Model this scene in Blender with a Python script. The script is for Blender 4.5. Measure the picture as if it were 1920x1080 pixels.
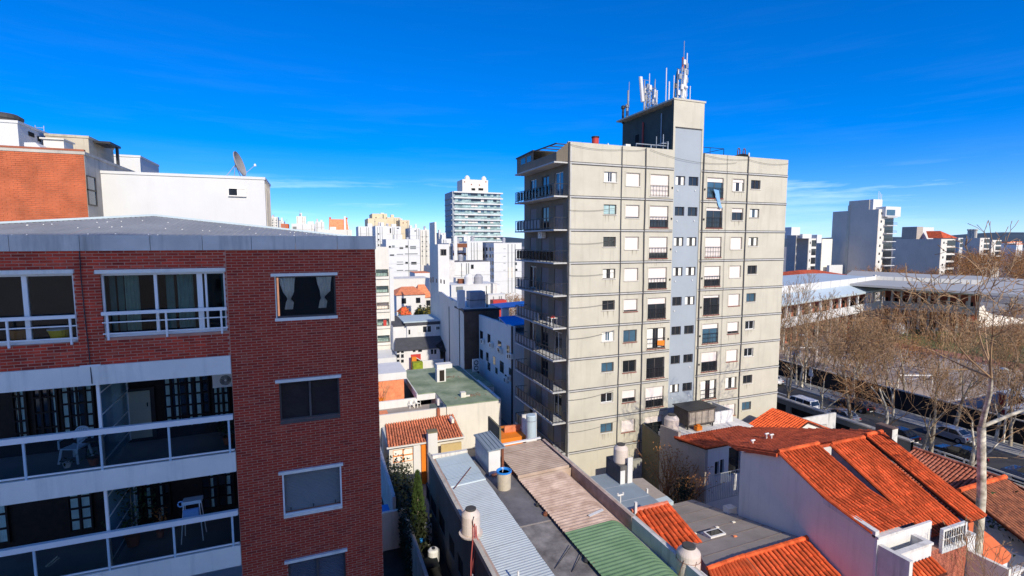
import bpy, math, random
from mathutils import Vector, Matrix
R = math.radians
for o in list(bpy.data.objects): bpy.data.objects.remove(o)
SC = bpy.context.scene
COL = SC.collection
# ------------------------------------------------------------ camera
CAM_H = 22.0; FPX = 940.0
PITCH, YAW, ROLL = R(5.2), R(21.3), R(0.08)
fw = Vector((math.sin(YAW)*math.cos(PITCH), math.cos(YAW)*math.cos(PITCH), -math.sin(PITCH)))
rt = Vector((math.cos(YAW), -math.sin(YAW), 0.0)); up = rt.cross(fw)
rt2 = rt*math.cos(ROLL) - up*math.sin(ROLL); up2 = up*math.cos(ROLL) + rt*math.sin(ROLL)
cd = bpy.data.cameras.new('camera'); cam = bpy.data.objects.new('camera', cd); COL.objects.link(cam)
m3 = Matrix((rt2, up2, -fw)).transposed()
cam.matrix_world = Matrix.Translation((0, 0, CAM_H)) @ m3.to_4x4()
cd.sensor_fit = 'HORIZONTAL'; cd.sensor_width = 36.0; cd.lens = 36.0*FPX/1920.0
cd.clip_start = 0.1; cd.clip_end = 20000.0
SC.camera = cam
# ------------------------------------------------------------ light
SUN_EL, SUN_AZ = R(31.0), R(176.5)          # azimuth clockwise from +Y
CLOUD_SHIFT = (12.0, 2.7, 8.8)
SKY_GAMMA, SKY_SAT, SKY_VAL, SKY_HUE = 0.76, 1.53, 1.50, 0.515
w = bpy.data.worlds.new('World'); SC.world = w; w.use_nodes = True
nt = w.node_tree; nt.nodes.clear()
sky = nt.nodes.new('ShaderNodeTexSky'); sky.sky_type = 'NISHITA'; sky.sun_disc = False
sky.sun_elevation = SUN_EL; sky.sun_rotation = SUN_AZ
sky.altitude = 1200; sky.air_density = 0.62; sky.dust_density = 0.9; sky.ozone_density = 5.0
gm = nt.nodes.new('ShaderNodeGamma'); gm.inputs['Gamma'].default_value = SKY_GAMMA
nt.links.new(sky.outputs[0], gm.inputs['Color'])
hs = nt.nodes.new('ShaderNodeHueSaturation'); hs.inputs['Saturation'].default_value = SKY_SAT; hs.inputs['Value'].default_value = SKY_VAL
hs.inputs['Hue'].default_value = SKY_HUE
nt.links.new(gm.outputs[0], hs.inputs['Color'])
# thin cirrus streaks low over the horizon, all the way round
tc = nt.nodes.new('ShaderNodeTexCoord')
mp = nt.nodes.new('ShaderNodeMapping'); mp.inputs['Scale'].default_value = (2.2, 2.2, 26.0); mp.inputs['Location'].default_value = CLOUD_SHIFT
nt.links.new(tc.outputs['Generated'], mp.inputs[0])
nz = nt.nodes.new('ShaderNodeTexNoise'); nz.inputs['Scale'].default_value = 1.6; nz.inputs['Detail'].default_value = 7; nz.inputs['Roughness'].default_value = .62
nt.links.new(mp.outputs[0], nz.inputs['Vector'])
cr = nt.nodes.new('ShaderNodeValToRGB'); cr.color_ramp.elements[0].position = .50; cr.color_ramp.elements[1].position = .78
nt.links.new(nz.outputs[0], cr.inputs[0])
sx = nt.nodes.new('ShaderNodeSeparateXYZ'); nt.links.new(tc.outputs['Generated'], sx.inputs[0])
band = nt.nodes.new('ShaderNodeValToRGB'); be = band.color_ramp.elements
be[0].position = 0.0; be[0].color = (.06, .06, .06, 1); be[1].position = .5; be[1].color = (.0, .0, .0, 1)
for p, c in ((.06, .35), (.092, 1.0), (.125, .025), (.30, .010)):
    e = be.new(p); e.color = (c, c, c, 1)
nt.links.new(sx.outputs['Z'], band.inputs[0])
mu = nt.nodes.new('ShaderNodeMath'); mu.operation = 'MULTIPLY'
nt.links.new(cr.outputs[0], mu.inputs[0]); nt.links.new(band.outputs[0], mu.inputs[1])
mu2 = nt.nodes.new('ShaderNodeMath'); mu2.operation = 'MULTIPLY'; mu2.inputs[1].default_value = .62
nt.links.new(mu.outputs[0], mu2.inputs[0])
mx = nt.nodes.new('ShaderNodeMix'); mx.data_type = 'RGBA'
nt.links.new(mu2.outputs[0], mx.inputs['Factor']); nt.links.new(hs.outputs[0], mx.inputs[6])
mx.inputs[7].default_value = (6.2, 7.4, 9.0, 1)
bg = nt.nodes.new('ShaderNodeBackground'); bg.inputs['Strength'].default_value = 0.15
nt.links.new(mx.outputs[2], bg.inputs['Color'])
wo = nt.nodes.new('ShaderNodeOutputWorld'); nt.links.new(bg.outputs[0], wo.inputs['Surface'])
sd = bpy.data.lights.new('sun', 'SUN'); sd.energy = 3.3; sd.angle = R(.55); sd.color = (1.0, .92, .78)
sun = bpy.data.objects.new('sun', sd); COL.objects.link(sun)
sdir = Vector((math.sin(SUN_AZ)*math.cos(SUN_EL), math.cos(SUN_AZ)*math.cos(SUN_EL), math.sin(SUN_EL)))
sun.rotation_euler = sdir.to_track_quat('Z', 'Y').to_euler(); sun.location = (0, -20, 80)
SC.view_settings.view_transform = 'Standard'; SC.view_settings.look = 'None'
SC.view_settings.exposure = 0.5; SC.view_settings.gamma = 1.0; SC.view_settings.use_curve_mapping = False
SC.render.engine = 'CYCLES'
SC.cycles.max_bounces = 6; SC.cycles.transparent_max_bounces = 8

# ------------------------------------------------------------ helpers
CP = Vector((0, 0, CAM_H))
def at(px, py, X=None, Y=None, Z=None, D=None):
    """survey helper: where the sight line through photo point (px, py) meets a real plane"""
    r = fw + rt2*((px-960)/FPX) - up2*((py-540)/FPX)
    if X is not None: t = X/r.x
    elif Y is not None: t = Y/r.y
    elif Z is not None: t = (Z-CAM_H)/r.z
    else: t = D
    return CP + r*t
WPOS = {}
def wpos(o): return WPOS.get(o.name, Vector((0, 0, 0))) if o else Vector((0, 0, 0))
class MB:
    def __init__(s): s.v = []; s.f = []; s.m = []
    def quad(s, a, b, c, d, mi=0):
        n = len(s.v); s.v += [tuple(a), tuple(b), tuple(c), tuple(d)]; s.f.append((n, n+1, n+2, n+3)); s.m.append(mi); return s
    def poly(s, pts, mi=0):
        n = len(s.v); s.v += [tuple(p) for p in pts]; s.f.append(tuple(range(n, n+len(pts)))); s.m.append(mi); return s
    def box(s, x0, x1, y0, y1, z0, z1, mi=0, skip=''):
        n = len(s.v)
        s.v += [(x0,y0,z0),(x1,y0,z0),(x1,y1,z0),(x0,y1,z0),(x0,y0,z1),(x1,y0,z1),(x1,y1,z1),(x0,y1,z1)]
        for k, f in (('b',(3,2,1,0)),('t',(4,5,6,7)),('f',(0,1,5,4)),('r',(1,2,6,5)),('k',(2,3,7,6)),('l',(3,0,4,7))):
            if k in skip: continue
            s.f.append(tuple(n+i for i in f)); s.m.append(mi)
        return s
    def bar(s, p0, p1, w, h=None, mi=0):
        p0, p1 = Vector(p0), Vector(p1); h = h or w; d = (p1-p0)
        if d.length < 1e-6: return s
        d.normalize(); ref = Vector((0,0,1)) if abs(d.z) < .95 else Vector((0,1,0))
        u = d.cross(ref).normalized()*(w/2); v = u.cross(d).normalized()*(h/2)
        n = len(s.v)
        for p in (p0, p1): s.v += [tuple(p-u-v), tuple(p+u-v), tuple(p+u+v), tuple(p-u+v)]
        for f in ((0,1,5,4),(1,2,6,5),(2,3,7,6),(3,0,4,7),(3,2,1,0),(4,5,6,7)):
            s.f.append(tuple(n+i for i in f)); s.m.append(mi)
        return s
    def tube(s, pts, r, n=6, mi=0, cap=True):
        pts = [Vector(p) for p in pts]; rs = r if isinstance(r, (list, tuple)) else [r]*len(pts)
        base = len(s.v); N = len(pts)
        for i, p in enumerate(pts):
            d = (pts[min(i+1, N-1)] - pts[max(i-1, 0)])
            if d.length < 1e-9: d = Vector((0,0,1))
            d.normalize(); ref = Vector((0,0,1)) if abs(d.z) < .9 else Vector((1,0,0))
            u = d.cross(ref).normalized(); v = u.cross(d)
            for k in range(n):
                a = 2*math.pi*k/n
                s.v.append(tuple(p + (u*math.cos(a)+v*math.sin(a))*rs[i]))
        for i in range(N-1):
            for k in range(n):
                k2 = (k+1) % n
                s.f.append((base+i*n+k, base+i*n+k2, base+(i+1)*n+k2, base+(i+1)*n+k)); s.m.append(mi)
        if cap:
            s.f.append(tuple(base+k for k in range(n))[::-1]); s.m.append(mi)
            s.f.append(tuple(base+(N-1)*n+k for k in range(n))); s.m.append(mi)
        return s
    def lathe(s, cx, cy, prof, n=20, mi=0):
        base = len(s.v)
        for r, z in prof:
            for k in range(n):
                a = 2*math.pi*k/n; s.v.append((cx+r*math.cos(a), cy+r*math.sin(a), z))
        for i in range(len(prof)-1):
            for k in range(n):
                k2 = (k+1) % n
                s.f.append((base+i*n+k, base+i*n+k2, base+(i+1)*n+k2, base+(i+1)*n+k)); s.m.append(mi)
        s.f.append(tuple(base+k for k in range(n))[::-1]); s.m.append(mi)
        s.f.append(tuple(base+(len(prof)-1)*n+k for k in range(n))); s.m.append(mi)
        return s
    def slab(s, poly, t, mi=0): return s.ext(poly, (0, 0, -t), mi)
    def ext(s, poly, vec, mi=0):
        """polygon of 3D points extruded along vec"""
        n = len(s.v); k = len(poly)
        s.v += [tuple(p) for p in poly] + [(p[0]+vec[0], p[1]+vec[1], p[2]+vec[2]) for p in poly]
        s.f.append(tuple(range(n, n+k))); s.m.append(mi); s.f.append(tuple(range(n+2*k-1, n+k-1, -1))); s.m.append(mi)
        for i in range(k):
            j = (i+1) % k; s.f.append((n+i, n+k+i, n+k+j, n+j)); s.m.append(mi)
        return s
    def prism(s, poly, z0, z1, mi=0):
        return s.slab([(p[0], p[1], z1) for p in poly], z1-z0, mi)
    def wall(s, axis, c, a0, a1, z0, z1, ops=(), depth=.2, mi=0, rmi=None):
        """upright wall sheet on plane axis=c with rectangular openings (a0,a1,z0,z1) and reveals going +depth"""
        rmi = mi if rmi is None else rmi
        P = (lambda a, z, d=0: (a, c+d, z)) if axis == 'Y' else (lambda a, z, d=0: (c+d, a, z))
        A = sorted(set([a0, a1] + [min(max(q, a0), a1) for o in ops for q in o[:2]]))
        Zs = sorted(set([z0, z1] + [min(max(q, z0), z1) for o in ops for q in o[2:4]]))
        for i in range(len(A)-1):
            for j in range(len(Zs)-1):
                am, zm = (A[i]+A[i+1])/2, (Zs[j]+Zs[j+1])/2
                if any(o[0] < am < o[1] and o[2] < zm < o[3] for o in ops): continue
                s.quad(P(A[i], Zs[j]), P(A[i+1], Zs[j]), P(A[i+1], Zs[j+1]), P(A[i], Zs[j+1]), mi)
        if depth:
            for o in ops:
                b0, b1, y0, y1 = o[:4]
                s.quad(P(b0,y0), P(b0,y1), P(b0,y1,depth), P(b0,y0,depth), rmi); s.quad(P(b1,y0), P(b1,y0,depth), P(b1,y1,depth), P(b1,y1), rmi)
                s.quad(P(b0,y0), P(b0,y0,depth), P(b1,y0,depth), P(b1,y0), rmi); s.quad(P(b0,y1), P(b1,y1), P(b1,y1,depth), P(b0,y1,depth), rmi)
        return s
    def mesh(s, name, mats, off=Vector((0,0,0)), smooth=False):
        me = bpy.data.meshes.new(name)
        if off.length > 0: vv = [(x-off.x, y-off.y, z-off.z) for x, y, z in s.v]
        else: vv = s.v
        me.from_pydata(vv, [], s.f)
        if not isinstance(mats, (list, tuple)): mats = [mats]
        for m in mats: me.materials.append(m)
        if len(mats) > 1: me.polygons.foreach_set('material_index', s.m)
        if smooth: me.polygons.foreach_set('use_smooth', [True]*len(me.polygons))
        me.update(); return me
    def build(s, name, mats, parent=None, label=None, cat=None, group=None, kind=None, smooth=False, at0=None):
        off = wpos(parent) if parent else (Vector(at0) if at0 is not None else Vector((0,0,0)))
        o = bpy.data.objects.new(name, s.mesh(name, mats, off, smooth)); COL.objects.link(o)
        if parent: o.parent = parent; WPOS[o.name] = off
        else: o.location = off; WPOS[o.name] = off
        tag(o, label, cat, group, kind); return o
def tag(o, label=None, cat=None, group=None, kind=None):
    for k, v in (('label', label), ('category', cat), ('group', group), ('kind', kind)):
        if v: o[k] = v
    return o
def thing(name, label, cat, loc=(0,0,0), group=None):
    o = bpy.data.objects.new(name, None); o.empty_display_size = .3; COL.objects.link(o); o.location = loc
    WPOS[o.name] = Vector(loc); return tag(o, label, cat, group)
def inst(name, mesh, parent, world, label=None, rot=None, scale=None):
    """an object that reuses mesh; its origin goes to world position"""
    o = bpy.data.objects.new(name, mesh); COL.objects.link(o); o.parent = parent
    o.location = Vector(world) - wpos(parent); WPOS[o.name] = Vector(world)
    if rot: o.rotation_euler = rot
    if scale: o.scale = scale
    if label: o['label'] = label
    return o
def copy_tree(o, parent=None):
    c = o.copy(); COL.objects.link(c); c.parent = parent
    for ch in o.children: copy_tree(ch, c)
    return c
# ------------------------------------------------------------ materials
MATS = {}
def mat(name, col, rough=.85, var=.14, scale=1.5, bump=.15, streak=0.0, metal=0.0, col2=None, fine=30.0, spec=.3, objrand=0.0, scol=(.05,.045,.04), coat=0):
    m = bpy.data.materials.new(name); m.use_nodes = True; t = m.node_tree; N = t.nodes; L = t.links
    b = N['Principled BSDF']; b.inputs['Roughness'].default_value = rough; b.inputs['Metallic'].default_value = metal
    b.inputs['Specular IOR Level'].default_value = spec
    if coat: b.inputs['Coat Weight'].default_value = coat
    g = N.new('ShaderNodeNewGeometry')
    n1 = N.new('ShaderNodeTexNoise'); n1.inputs['Scale'].default_value = scale; n1.inputs['Detail'].default_value = 6; n1.inputs['Roughness'].default_value = .6
    L.new(g.outputs['Position'], n1.inputs['Vector'])
    r1 = N.new('ShaderNodeValToRGB'); r1.color_ramp.elements[0].position = .3; r1.color_ramp.elements[1].position = .72
    a = tuple(max(0, c*(1-var)) for c in col); bb = tuple(min(1, c*(1+var)) for c in (col2 or col))
    r1.color_ramp.elements[0].color = (*a, 1); r1.color_ramp.elements[1].color = (*bb, 1)
    L.new(n1.outputs[0], r1.inputs[0]); cur = r1.outputs[0]
    if objrand:
        oi = N.new('ShaderNodeObjectInfo'); rr = N.new('ShaderNodeMapRange'); rr.inputs['To Min'].default_value = 1-objrand; rr.inputs['To Max'].default_value = 1+objrand
        L.new(oi.outputs['Random'], rr.inputs[0]); h = N.new('ShaderNodeHueSaturation'); L.new(rr.outputs[0], h.inputs['Value']); L.new(cur, h.inputs['Color']); cur = h.outputs[0]
    if streak:
        mp = N.new('ShaderNodeMapping'); mp.inputs['Scale'].default_value = (2.6, 2.6, .22); L.new(g.outputs['Position'], mp.inputs[0])
        n2 = N.new('ShaderNodeTexNoise'); n2.inputs['Scale'].default_value = 1.0; n2.inputs['Detail'].default_value = 5; n2.inputs['Roughness'].default_value = .65; L.new(mp.outputs[0], n2.inputs['Vector'])
        r2 = N.new('ShaderNodeValToRGB'); r2.color_ramp.elements[0].position = .52; r2.color_ramp.elements[1].position = .78
        r2.color_ramp.elements[1].color = (streak, streak, streak, 1); r2.color_ramp.elements[0].color = (0,0,0,1)
        L.new(n2.outputs[0], r2.inputs[0])
        x = N.new('ShaderNodeMix'); x.data_type = 'RGBA'; L.new(r2.outputs[0], x.inputs['Factor']); L.new(cur, x.inputs[6]); x.inputs[7].default_value = (*scol, 1); cur = x.outputs[2]
    L.new(cur, b.inputs['Base Color'])
    if bump:
        n3 = N.new('ShaderNodeTexNoise'); n3.inputs['Scale'].default_value = fine; n3.inputs['Detail'].default_value = 3; L.new(g.outputs['Position'], n3.inputs['Vector'])
        bp = N.new('ShaderNodeBump'); bp.inputs['Strength'].default_value = bump; bp.inputs['Distance'].default_value = .02
        L.new(n3.outputs[0], bp.inputs['Height']); L.new(bp.outputs[0], b.inputs['Normal'])
    MATS[name] = m; return m
def glass_mat(name, tint, refl=.9, opac=.0, ocol=(.3,.4,.45)):
    m = bpy.data.materials.new(name); m.use_nodes = True; t = m.node_tree; N = t.nodes; L = t.links; N.clear()
    out = N.new('ShaderNodeOutputMaterial'); tr = N.new('ShaderNodeBsdfTransparent'); tr.inputs[0].default_value = (*tint, 1)
    df = N.new('ShaderNodeBsdfDiffuse'); df.inputs[0].default_value = (*ocol, 1)
    m0 = N.new('ShaderNodeMixShader'); m0.inputs[0].default_value = opac; L.new(tr.outputs[0], m0.inputs[1]); L.new(df.outputs[0], m0.inputs[2])
    gl = N.new('ShaderNodeBsdfGlossy'); gl.inputs['Roughness'].default_value = .03; gl.inputs[0].default_value = (refl, refl, refl, 1)
    fr = N.new('ShaderNodeFresnel'); fr.inputs[0].default_value = 1.5
    m1 = N.new('ShaderNodeMixShader'); L.new(fr.outputs[0], m1.inputs[0]); L.new(m0.outputs[0], m1.inputs[1]); L.new(gl.outputs[0], m1.inputs[2])
    L.new(m1.outputs[0], out.inputs[0]); MATS[name] = m; return m
M = MATS
mat('brick_red', (.52,.052,.022), var=.22, scale=2.2, bump=.4, fine=60, objrand=.3, rough=.9)
mat('brick_dark', (.38,.040,.020), var=.22, scale=3, bump=.4, fine=60, objrand=.3, rough=.9)
mat('brick_pale', (.56,.085,.04), var=.25, scale=3, bump=.4, fine=60, objrand=.3, rough=.9)
mat('mortar', (.52,.25,.165), var=.2, scale=4, bump=.4)
mat('brick_orange', (.52,.135,.055), var=.25, scale=1.4, bump=.5, fine=24)
mat('concrete_white', (.84,.78,.65), var=.07, scale=1.1, streak=.28, bump=.1)
mat('concrete_grey', (.50,.46,.39), var=.14, scale=1.2, streak=.6, bump=.25, scol=(.12,.115,.11))
mat('paint_white', (.66,.655,.63), var=.03, scale=.8, streak=.05, bump=.08)
mat('paint_offwhite', (.70,.66,.58), var=.06, scale=.6, streak=.15, bump=.1)
mat('stained_white', (.66,.63,.58), var=.16, scale=.8, streak=.6, bump=.2, scol=(.17,.15,.13))
mat('metal_white', (.82,.79,.72), rough=.4, var=.04, bump=0, spec=.5)
mat('dark_void', (.008,.011,.012), rough=.9, var=.3, bump=0)
mat('wood_and_recess_shade', (.022,.014,.010), rough=.7, var=.4, scale=6, bump=.1)
mat('dark_metal', (.030,.030,.032), rough=.5, var=.2, bump=0)
mat('rust_metal', (.20,.07,.035), rough=.8, var=.4, scale=9)
mat('cream_wall', (.545,.508,.405), var=.085, scale=.45, streak=.34, bump=.15, scol=(.30,.27,.20))
mat('cream_shade', (.22,.18,.13), var=.12, scale=.6, streak=.35, bump=.15)  # dark copy of the cream, the side face's shade put into it
mat('blue_grey', (.35,.39,.42), var=.05, scale=.4, streak=.15, bump=.08, scol=(.22,.25,.28))
mat('shutter_white', (.80,.72,.66), var=.03, scale=1, bump=0, rough=.6)
mat('shutter_grey', (.20,.215,.21), var=.08, scale=1, bump=.05, rough=.6)
mat('shutter_brown', (.045,.033,.028), var=.2, scale=3, bump=.05, rough=.6)
mat('curtain', (.86,.83,.74), var=.1, scale=6, bump=0, rough=.95)
mat('curtain_teal', (.42,.60,.56), var=.15, scale=3, bump=0, rough=.9)
mat('sill_red', (.28,.075,.055), var=.2, scale=3, bump=.1)
mat('pane', (.018,.022,.026), rough=.04, var=.3, scale=.8, bump=0, spec=.6)
mat('pane_blue', (.05,.11,.16), rough=.05, var=.4, scale=.5, bump=0, spec=.8)
mat('pane_green', (.16,.29,.27), rough=.1, var=.45, scale=.35, bump=0, spec=.7, col2=(.42,.55,.52))
mat('guard_green', (.16,.25,.23), rough=.15, var=.4, scale=.25, bump=0, spec=.6, col2=(.34,.44,.41))
mat('slab_edge', (.50,.49,.46), var=.12, scale=1.2, streak=.3)
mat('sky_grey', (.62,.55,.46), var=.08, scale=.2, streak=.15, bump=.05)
mat('asphalt', (.055,.055,.056), var=.25, scale=.6, bump=.2)
mat('pavement', (.34,.33,.30), var=.18, scale=1.4, bump=.2)
mat('kerb', (.40,.39,.36), var=.15, scale=2)
mat('court', (.37,.29,.23), var=.14, scale=.12, bump=.1, col2=(.40,.32,.26))
mat('court_red', (.34,.15,.10), var=.2, scale=.15, bump=.1)
mat('line_white', (.75,.75,.74), var=.12, scale=2, bump=0)
mat('earth', (.25,.165,.11), var=.35, scale=.12, bump=.2, col2=(.22,.17,.12))
mat('grass', (.095,.12,.035), var=.4, scale=.3, bump=.3, col2=(.15,.16,.06))
mat('urban_ground', (.27,.25,.225), var=.3, scale=.08, bump=.1)
mat('far_land', (.10,.105,.085), var=.4, scale=.01, bump=0)
mat('hill', (.06,.085,.10), var=.2, scale=.004, bump=0)
mat('tile_orange', (.70,.118,.036), var=.34, scale=2.0, bump=.3, objrand=.25, rough=.9, streak=.62, scol=(.13,.035,.018), spec=.15)
mat('tile_weathered', (.50,.12,.055), var=.5, scale=2.2, bump=.3, objrand=.25, col2=(.30,.11,.07))
mat('tile_dark', (.48,.080,.030), var=.4, scale=1.6, bump=.3, col2=(.56,.10,.035))
mat('tile_brown', (.30,.115,.065), var=.4, scale=3, bump=.3, objrand=.2, col2=(.42,.15,.07))
mat('tile_coral', (.72,.24,.11), var=.3, scale=2, bump=.3, objrand=.18)
mat('ridge_coral', (.66,.20,.12), var=.25, scale=3, bump=.2)
mat('roof_smooth_orange', (.74,.17,.06), var=.1, scale=1.2, bump=.1)
mat('metal_sheet_blue', (.45,.53,.56), rough=.55, var=.06, scale=.5, streak=0, bump=.03, metal=.0, spec=.4)
mat('metal_sheet_white', (.52,.57,.57), rough=.6, var=.08, scale=.7, bump=.03, spec=.25, streak=.22, scol=(.27,.25,.22))
mat('fibro_brown', (.42,.30,.22), var=.14, scale=.9, bump=.2, col2=(.47,.36,.275), streak=.0)
mat('fibro_rust', (.38,.255,.195), var=.2, scale=1.1, bump=.2, col2=(.50,.38,.31))
mat('roof_green', (.15,.265,.125), var=.12, scale=.7, bump=.1, col2=(.20,.31,.165))
mat('flat_green', (.19,.27,.16), var=.28, scale=.45, bump=.2, col2=(.29,.32,.22), streak=.3, scol=(.10,.13,.08))
mat('flat_grey', (.125,.12,.125), var=.22, scale=.6, bump=.2, col2=(.19,.18,.18))
mat('membrane', (.35,.30,.255), var=.17, scale=.6, streak=.3, scol=(.20,.17,.14), bump=.12)
mat('parapet_grey', (.68,.62,.52), var=.12, scale=1.3, streak=.7, bump=.25, scol=(.22,.20,.17))
mat('slate_blue', (.24,.29,.33), var=.12, scale=.6, bump=.1)
mat('roof_slate', (.07,.072,.08), var=.2, scale=1.2, bump=.2)
mat('grey_wall', (.44,.38,.32), var=.1, scale=.5, streak=.25, bump=.15)
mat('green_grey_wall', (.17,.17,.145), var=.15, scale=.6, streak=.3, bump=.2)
mat('olive_wall', (.20,.175,.105), var=.12, scale=.6, streak=.2)
mat('house_white', (.70,.685,.655), var=.05, scale=.6, streak=.24, scol=(.33,.30,.26), bump=.12)
mat('lavender_wall', (.80,.73,.62), var=.06, scale=.4, streak=.16, bump=.15)
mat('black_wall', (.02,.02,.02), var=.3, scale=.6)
mat('tank_cream', (.66,.56,.48), rough=.55, var=.07, scale=1.5, bump=.03, streak=.15)
mat('tank_grey', (.36,.36,.38), rough=.6, var=.15, scale=1.5, streak=.4)
mat('tank_dark', (.07,.065,.06), rough=.7, var=.2)
mat('blue_plastic', (.025,.22,.62), rough=.35, var=.08, bump=0, spec=.5)
mat('galvanised', (.40,.44,.47), rough=.4, var=.12, scale=3, metal=.3, bump=.05)
mat('orange_paint', (.78,.22,.02), rough=.6, var=.06)
mat('red_paint', (.50,.05,.04), rough=.5, var=.1)
mat('pipe_white', (.72,.70,.66), rough=.5, var=.05, bump=0)
mat('antenna_white', (.70,.68,.66), rough=.5, var=.05, bump=0)
mat('antenna_grey', (.30,.31,.33), rough=.5, var=.15, bump=0)
mat('plant_green', (.045,.075,.022), var=.4, scale=4, bump=0, rough=.7)
mat('plant_lime', (.24,.30,.02), var=.3, scale=3, bump=0, rough=.7)
mat('conifer', (.05,.085,.02), var=.5, scale=5, bump=0, rough=.8)
mat('conifer_gold', (.19,.155,.02), var=.35, scale=4, bump=0, rough=.8)
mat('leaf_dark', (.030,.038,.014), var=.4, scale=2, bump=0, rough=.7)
mat('leaf_brown', (.34,.15,.04), var=.4, scale=1, bump=0, rough=.8)
mat('leaf_rust', (.30,.155,.06), var=.4, scale=.5, bump=0, rough=.8)
mat('bark', (.20,.155,.105), var=.45, scale=3, bump=.4, fine=18, col2=(.40,.34,.25))
mat('bark_pale', (.34,.28,.20), var=.5, scale=2.2, bump=.3, fine=14, col2=(.60,.54,.42))
mat('twig', (.36,.225,.12), var=.35, scale=.6, bump=0)
mat('twig_red', (.34,.17,.075), var=.3, scale=.5, bump=0)
mat('door_cream', (.50,.46,.33), rough=.6, var=.04, bump=0)
mat('floor_grey', (.20,.20,.18), rough=.5, var=.1)
mat('chair_plastic', (.45,.56,.60), rough=.4, var=.03, bump=0)
mat('yellow_plastic', (.72,.55,.01), rough=.4, var=.05, bump=0)
mat('light_blue_fabric', (.22,.42,.66), rough=.8, var=.1)
mat('terracotta', (.34,.11,.06), var=.2)
mat('car_white', (.72,.72,.72), rough=.25, var=.02, bump=0, spec=.5, coat=.6)
mat('car_silver', (.36,.37,.39), rough=.25, var=.02, bump=0, spec=.5, coat=.6, metal=.4)
mat('car_black', (.012,.012,.014), rough=.2, var=.02, bump=0, spec=.5, coat=.6)
mat('car_red', (.30,.02,.02), rough=.25, var=.02, bump=0, spec=.5, coat=.6)
mat('car_blue', (.05,.09,.17), rough=.25, var=.02, bump=0, spec=.5, coat=.6)
mat('tyre', (.015,.015,.015), rough=.9, var=.1, bump=0)
mat('rim', (.4,.4,.42), rough=.3, var=.05, bump=0, metal=.6)
mat('lamp_red', (.4,.02,.02), rough=.2, var=.02, bump=0)
mat('lamp_clear', (.7,.7,.7), rough=.15, var=.02, bump=0)
glass_mat('glass_clear', (.86,.90,.91))
glass_mat('glass_frost', (.30,.45,.52), opac=.62, ocol=(.17,.34,.42))
glass_mat('glass_guard', (.62,.72,.75), refl=.4)
glass_mat('glass_dark', (.48,.62,.62), refl=.6)
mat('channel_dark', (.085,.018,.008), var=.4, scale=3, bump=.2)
# ============================================================ SETTING: ground
g = MB(); g.poly([(-3000,-600,0),(3000,-600,0),(3000,6000,0),(-3000,6000,0)]).build('ground', M['urban_ground'], kind='structure')
rnd = random.Random(7)
def V3_(p, dz): return Vector((p.x, p.y, p.z+dz))
# ============================================================ generic building pieces
def win_meshes(wd, ht, style, frac, seed=0, cache={}):
    """meshes (frame, pane, shutter, rail, sill) in local coords: x 0..wd, y inward +, z 0..ht"""
    key = (round(wd,2), round(ht,2), style, round(frac,2))
    if key in cache: return cache[key]
    f = MB(); t = .06 if style != 'grey' else .05
    y0, y1 = .13, .18
    f.box(0,t,y0,y1,0,ht); f.box(wd-t,wd,y0,y1,0,ht); f.box(t,wd-t,y0,y1,0,t); f.box(t,wd-t,y0,y1,ht-t,ht)
    f.box(wd/2-t/2, wd/2+t/2, y0+.005, y1-.005, t, ht-t)
    if style == 'bars':
        for i in range(1, 6): f.box(wd*i/6-.012, wd*i/6+.012, .03, .05, .02, ht-.02)
    pn = MB(); pn.box(.02, wd-.02, .155, .165, .02, ht-.02)
    sh = None
    if frac > .02:
        sh = MB(); z0 = ht*(1-frac); n = max(3, int((ht-z0)/.075))
        for i in range(n):
            a = z0+(ht-z0)*i/n; b = z0+(ht-z0)*(i+1)/n
            sh.quad((.03,.115,a),(wd-.03,.115,a),(wd-.03,.10,a+(b-a)*.75),(.03,.10,a+(b-a)*.75))
            sh.quad((.03,.10,a+(b-a)*.75),(wd-.03,.10,a+(b-a)*.75),(wd-.03,.115,b),(.03,.115,b))
        sh.box(.03, wd-.03, .09, .125, z0-.05, z0)
    rl = None
    if style == 'french':
        rl = MB(); h = 1.0
        rl.box(0.0,wd,-.03,.0,h-.04,h); rl.box(0,wd,-.025,-.005,.10,.13); rl.box(0,wd,-.025,-.005,h*.55,h*.55+.025)
        for i in range(7): x = .02+(wd-.04)*i/6; rl.box(x-.013,x+.013,-.025,-.003,.0,h-.02)
    sl = MB(); sl.box(-.06, wd+.06, -.07, .1, -.06, -.003)
    res = (f.mesh('window', M['frame_'+('white' if style=='white' else 'dark')]), pn, sh.mesh('shutter', M['shutter_white']) if sh else None, rl.mesh('railing', M['dark_metal']) if rl else None, sl)
    cache[key] = res; return res
mat('frame_white', (.70,.70,.69), rough=.5, var=.04, bump=0)
mat('frame_dark', (.10,.085,.075), rough=.6, var=.2, bump=0)
mat('frame_rust', (.26,.08,.06), rough=.6, var=.2, bump=0)
PANES = {}
def pane_mesh(pn, key, m):
    k = (key, m)
    if k not in PANES: PANES[k] = pn.mesh('pane', M[m])
    return PANES[k]
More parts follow.
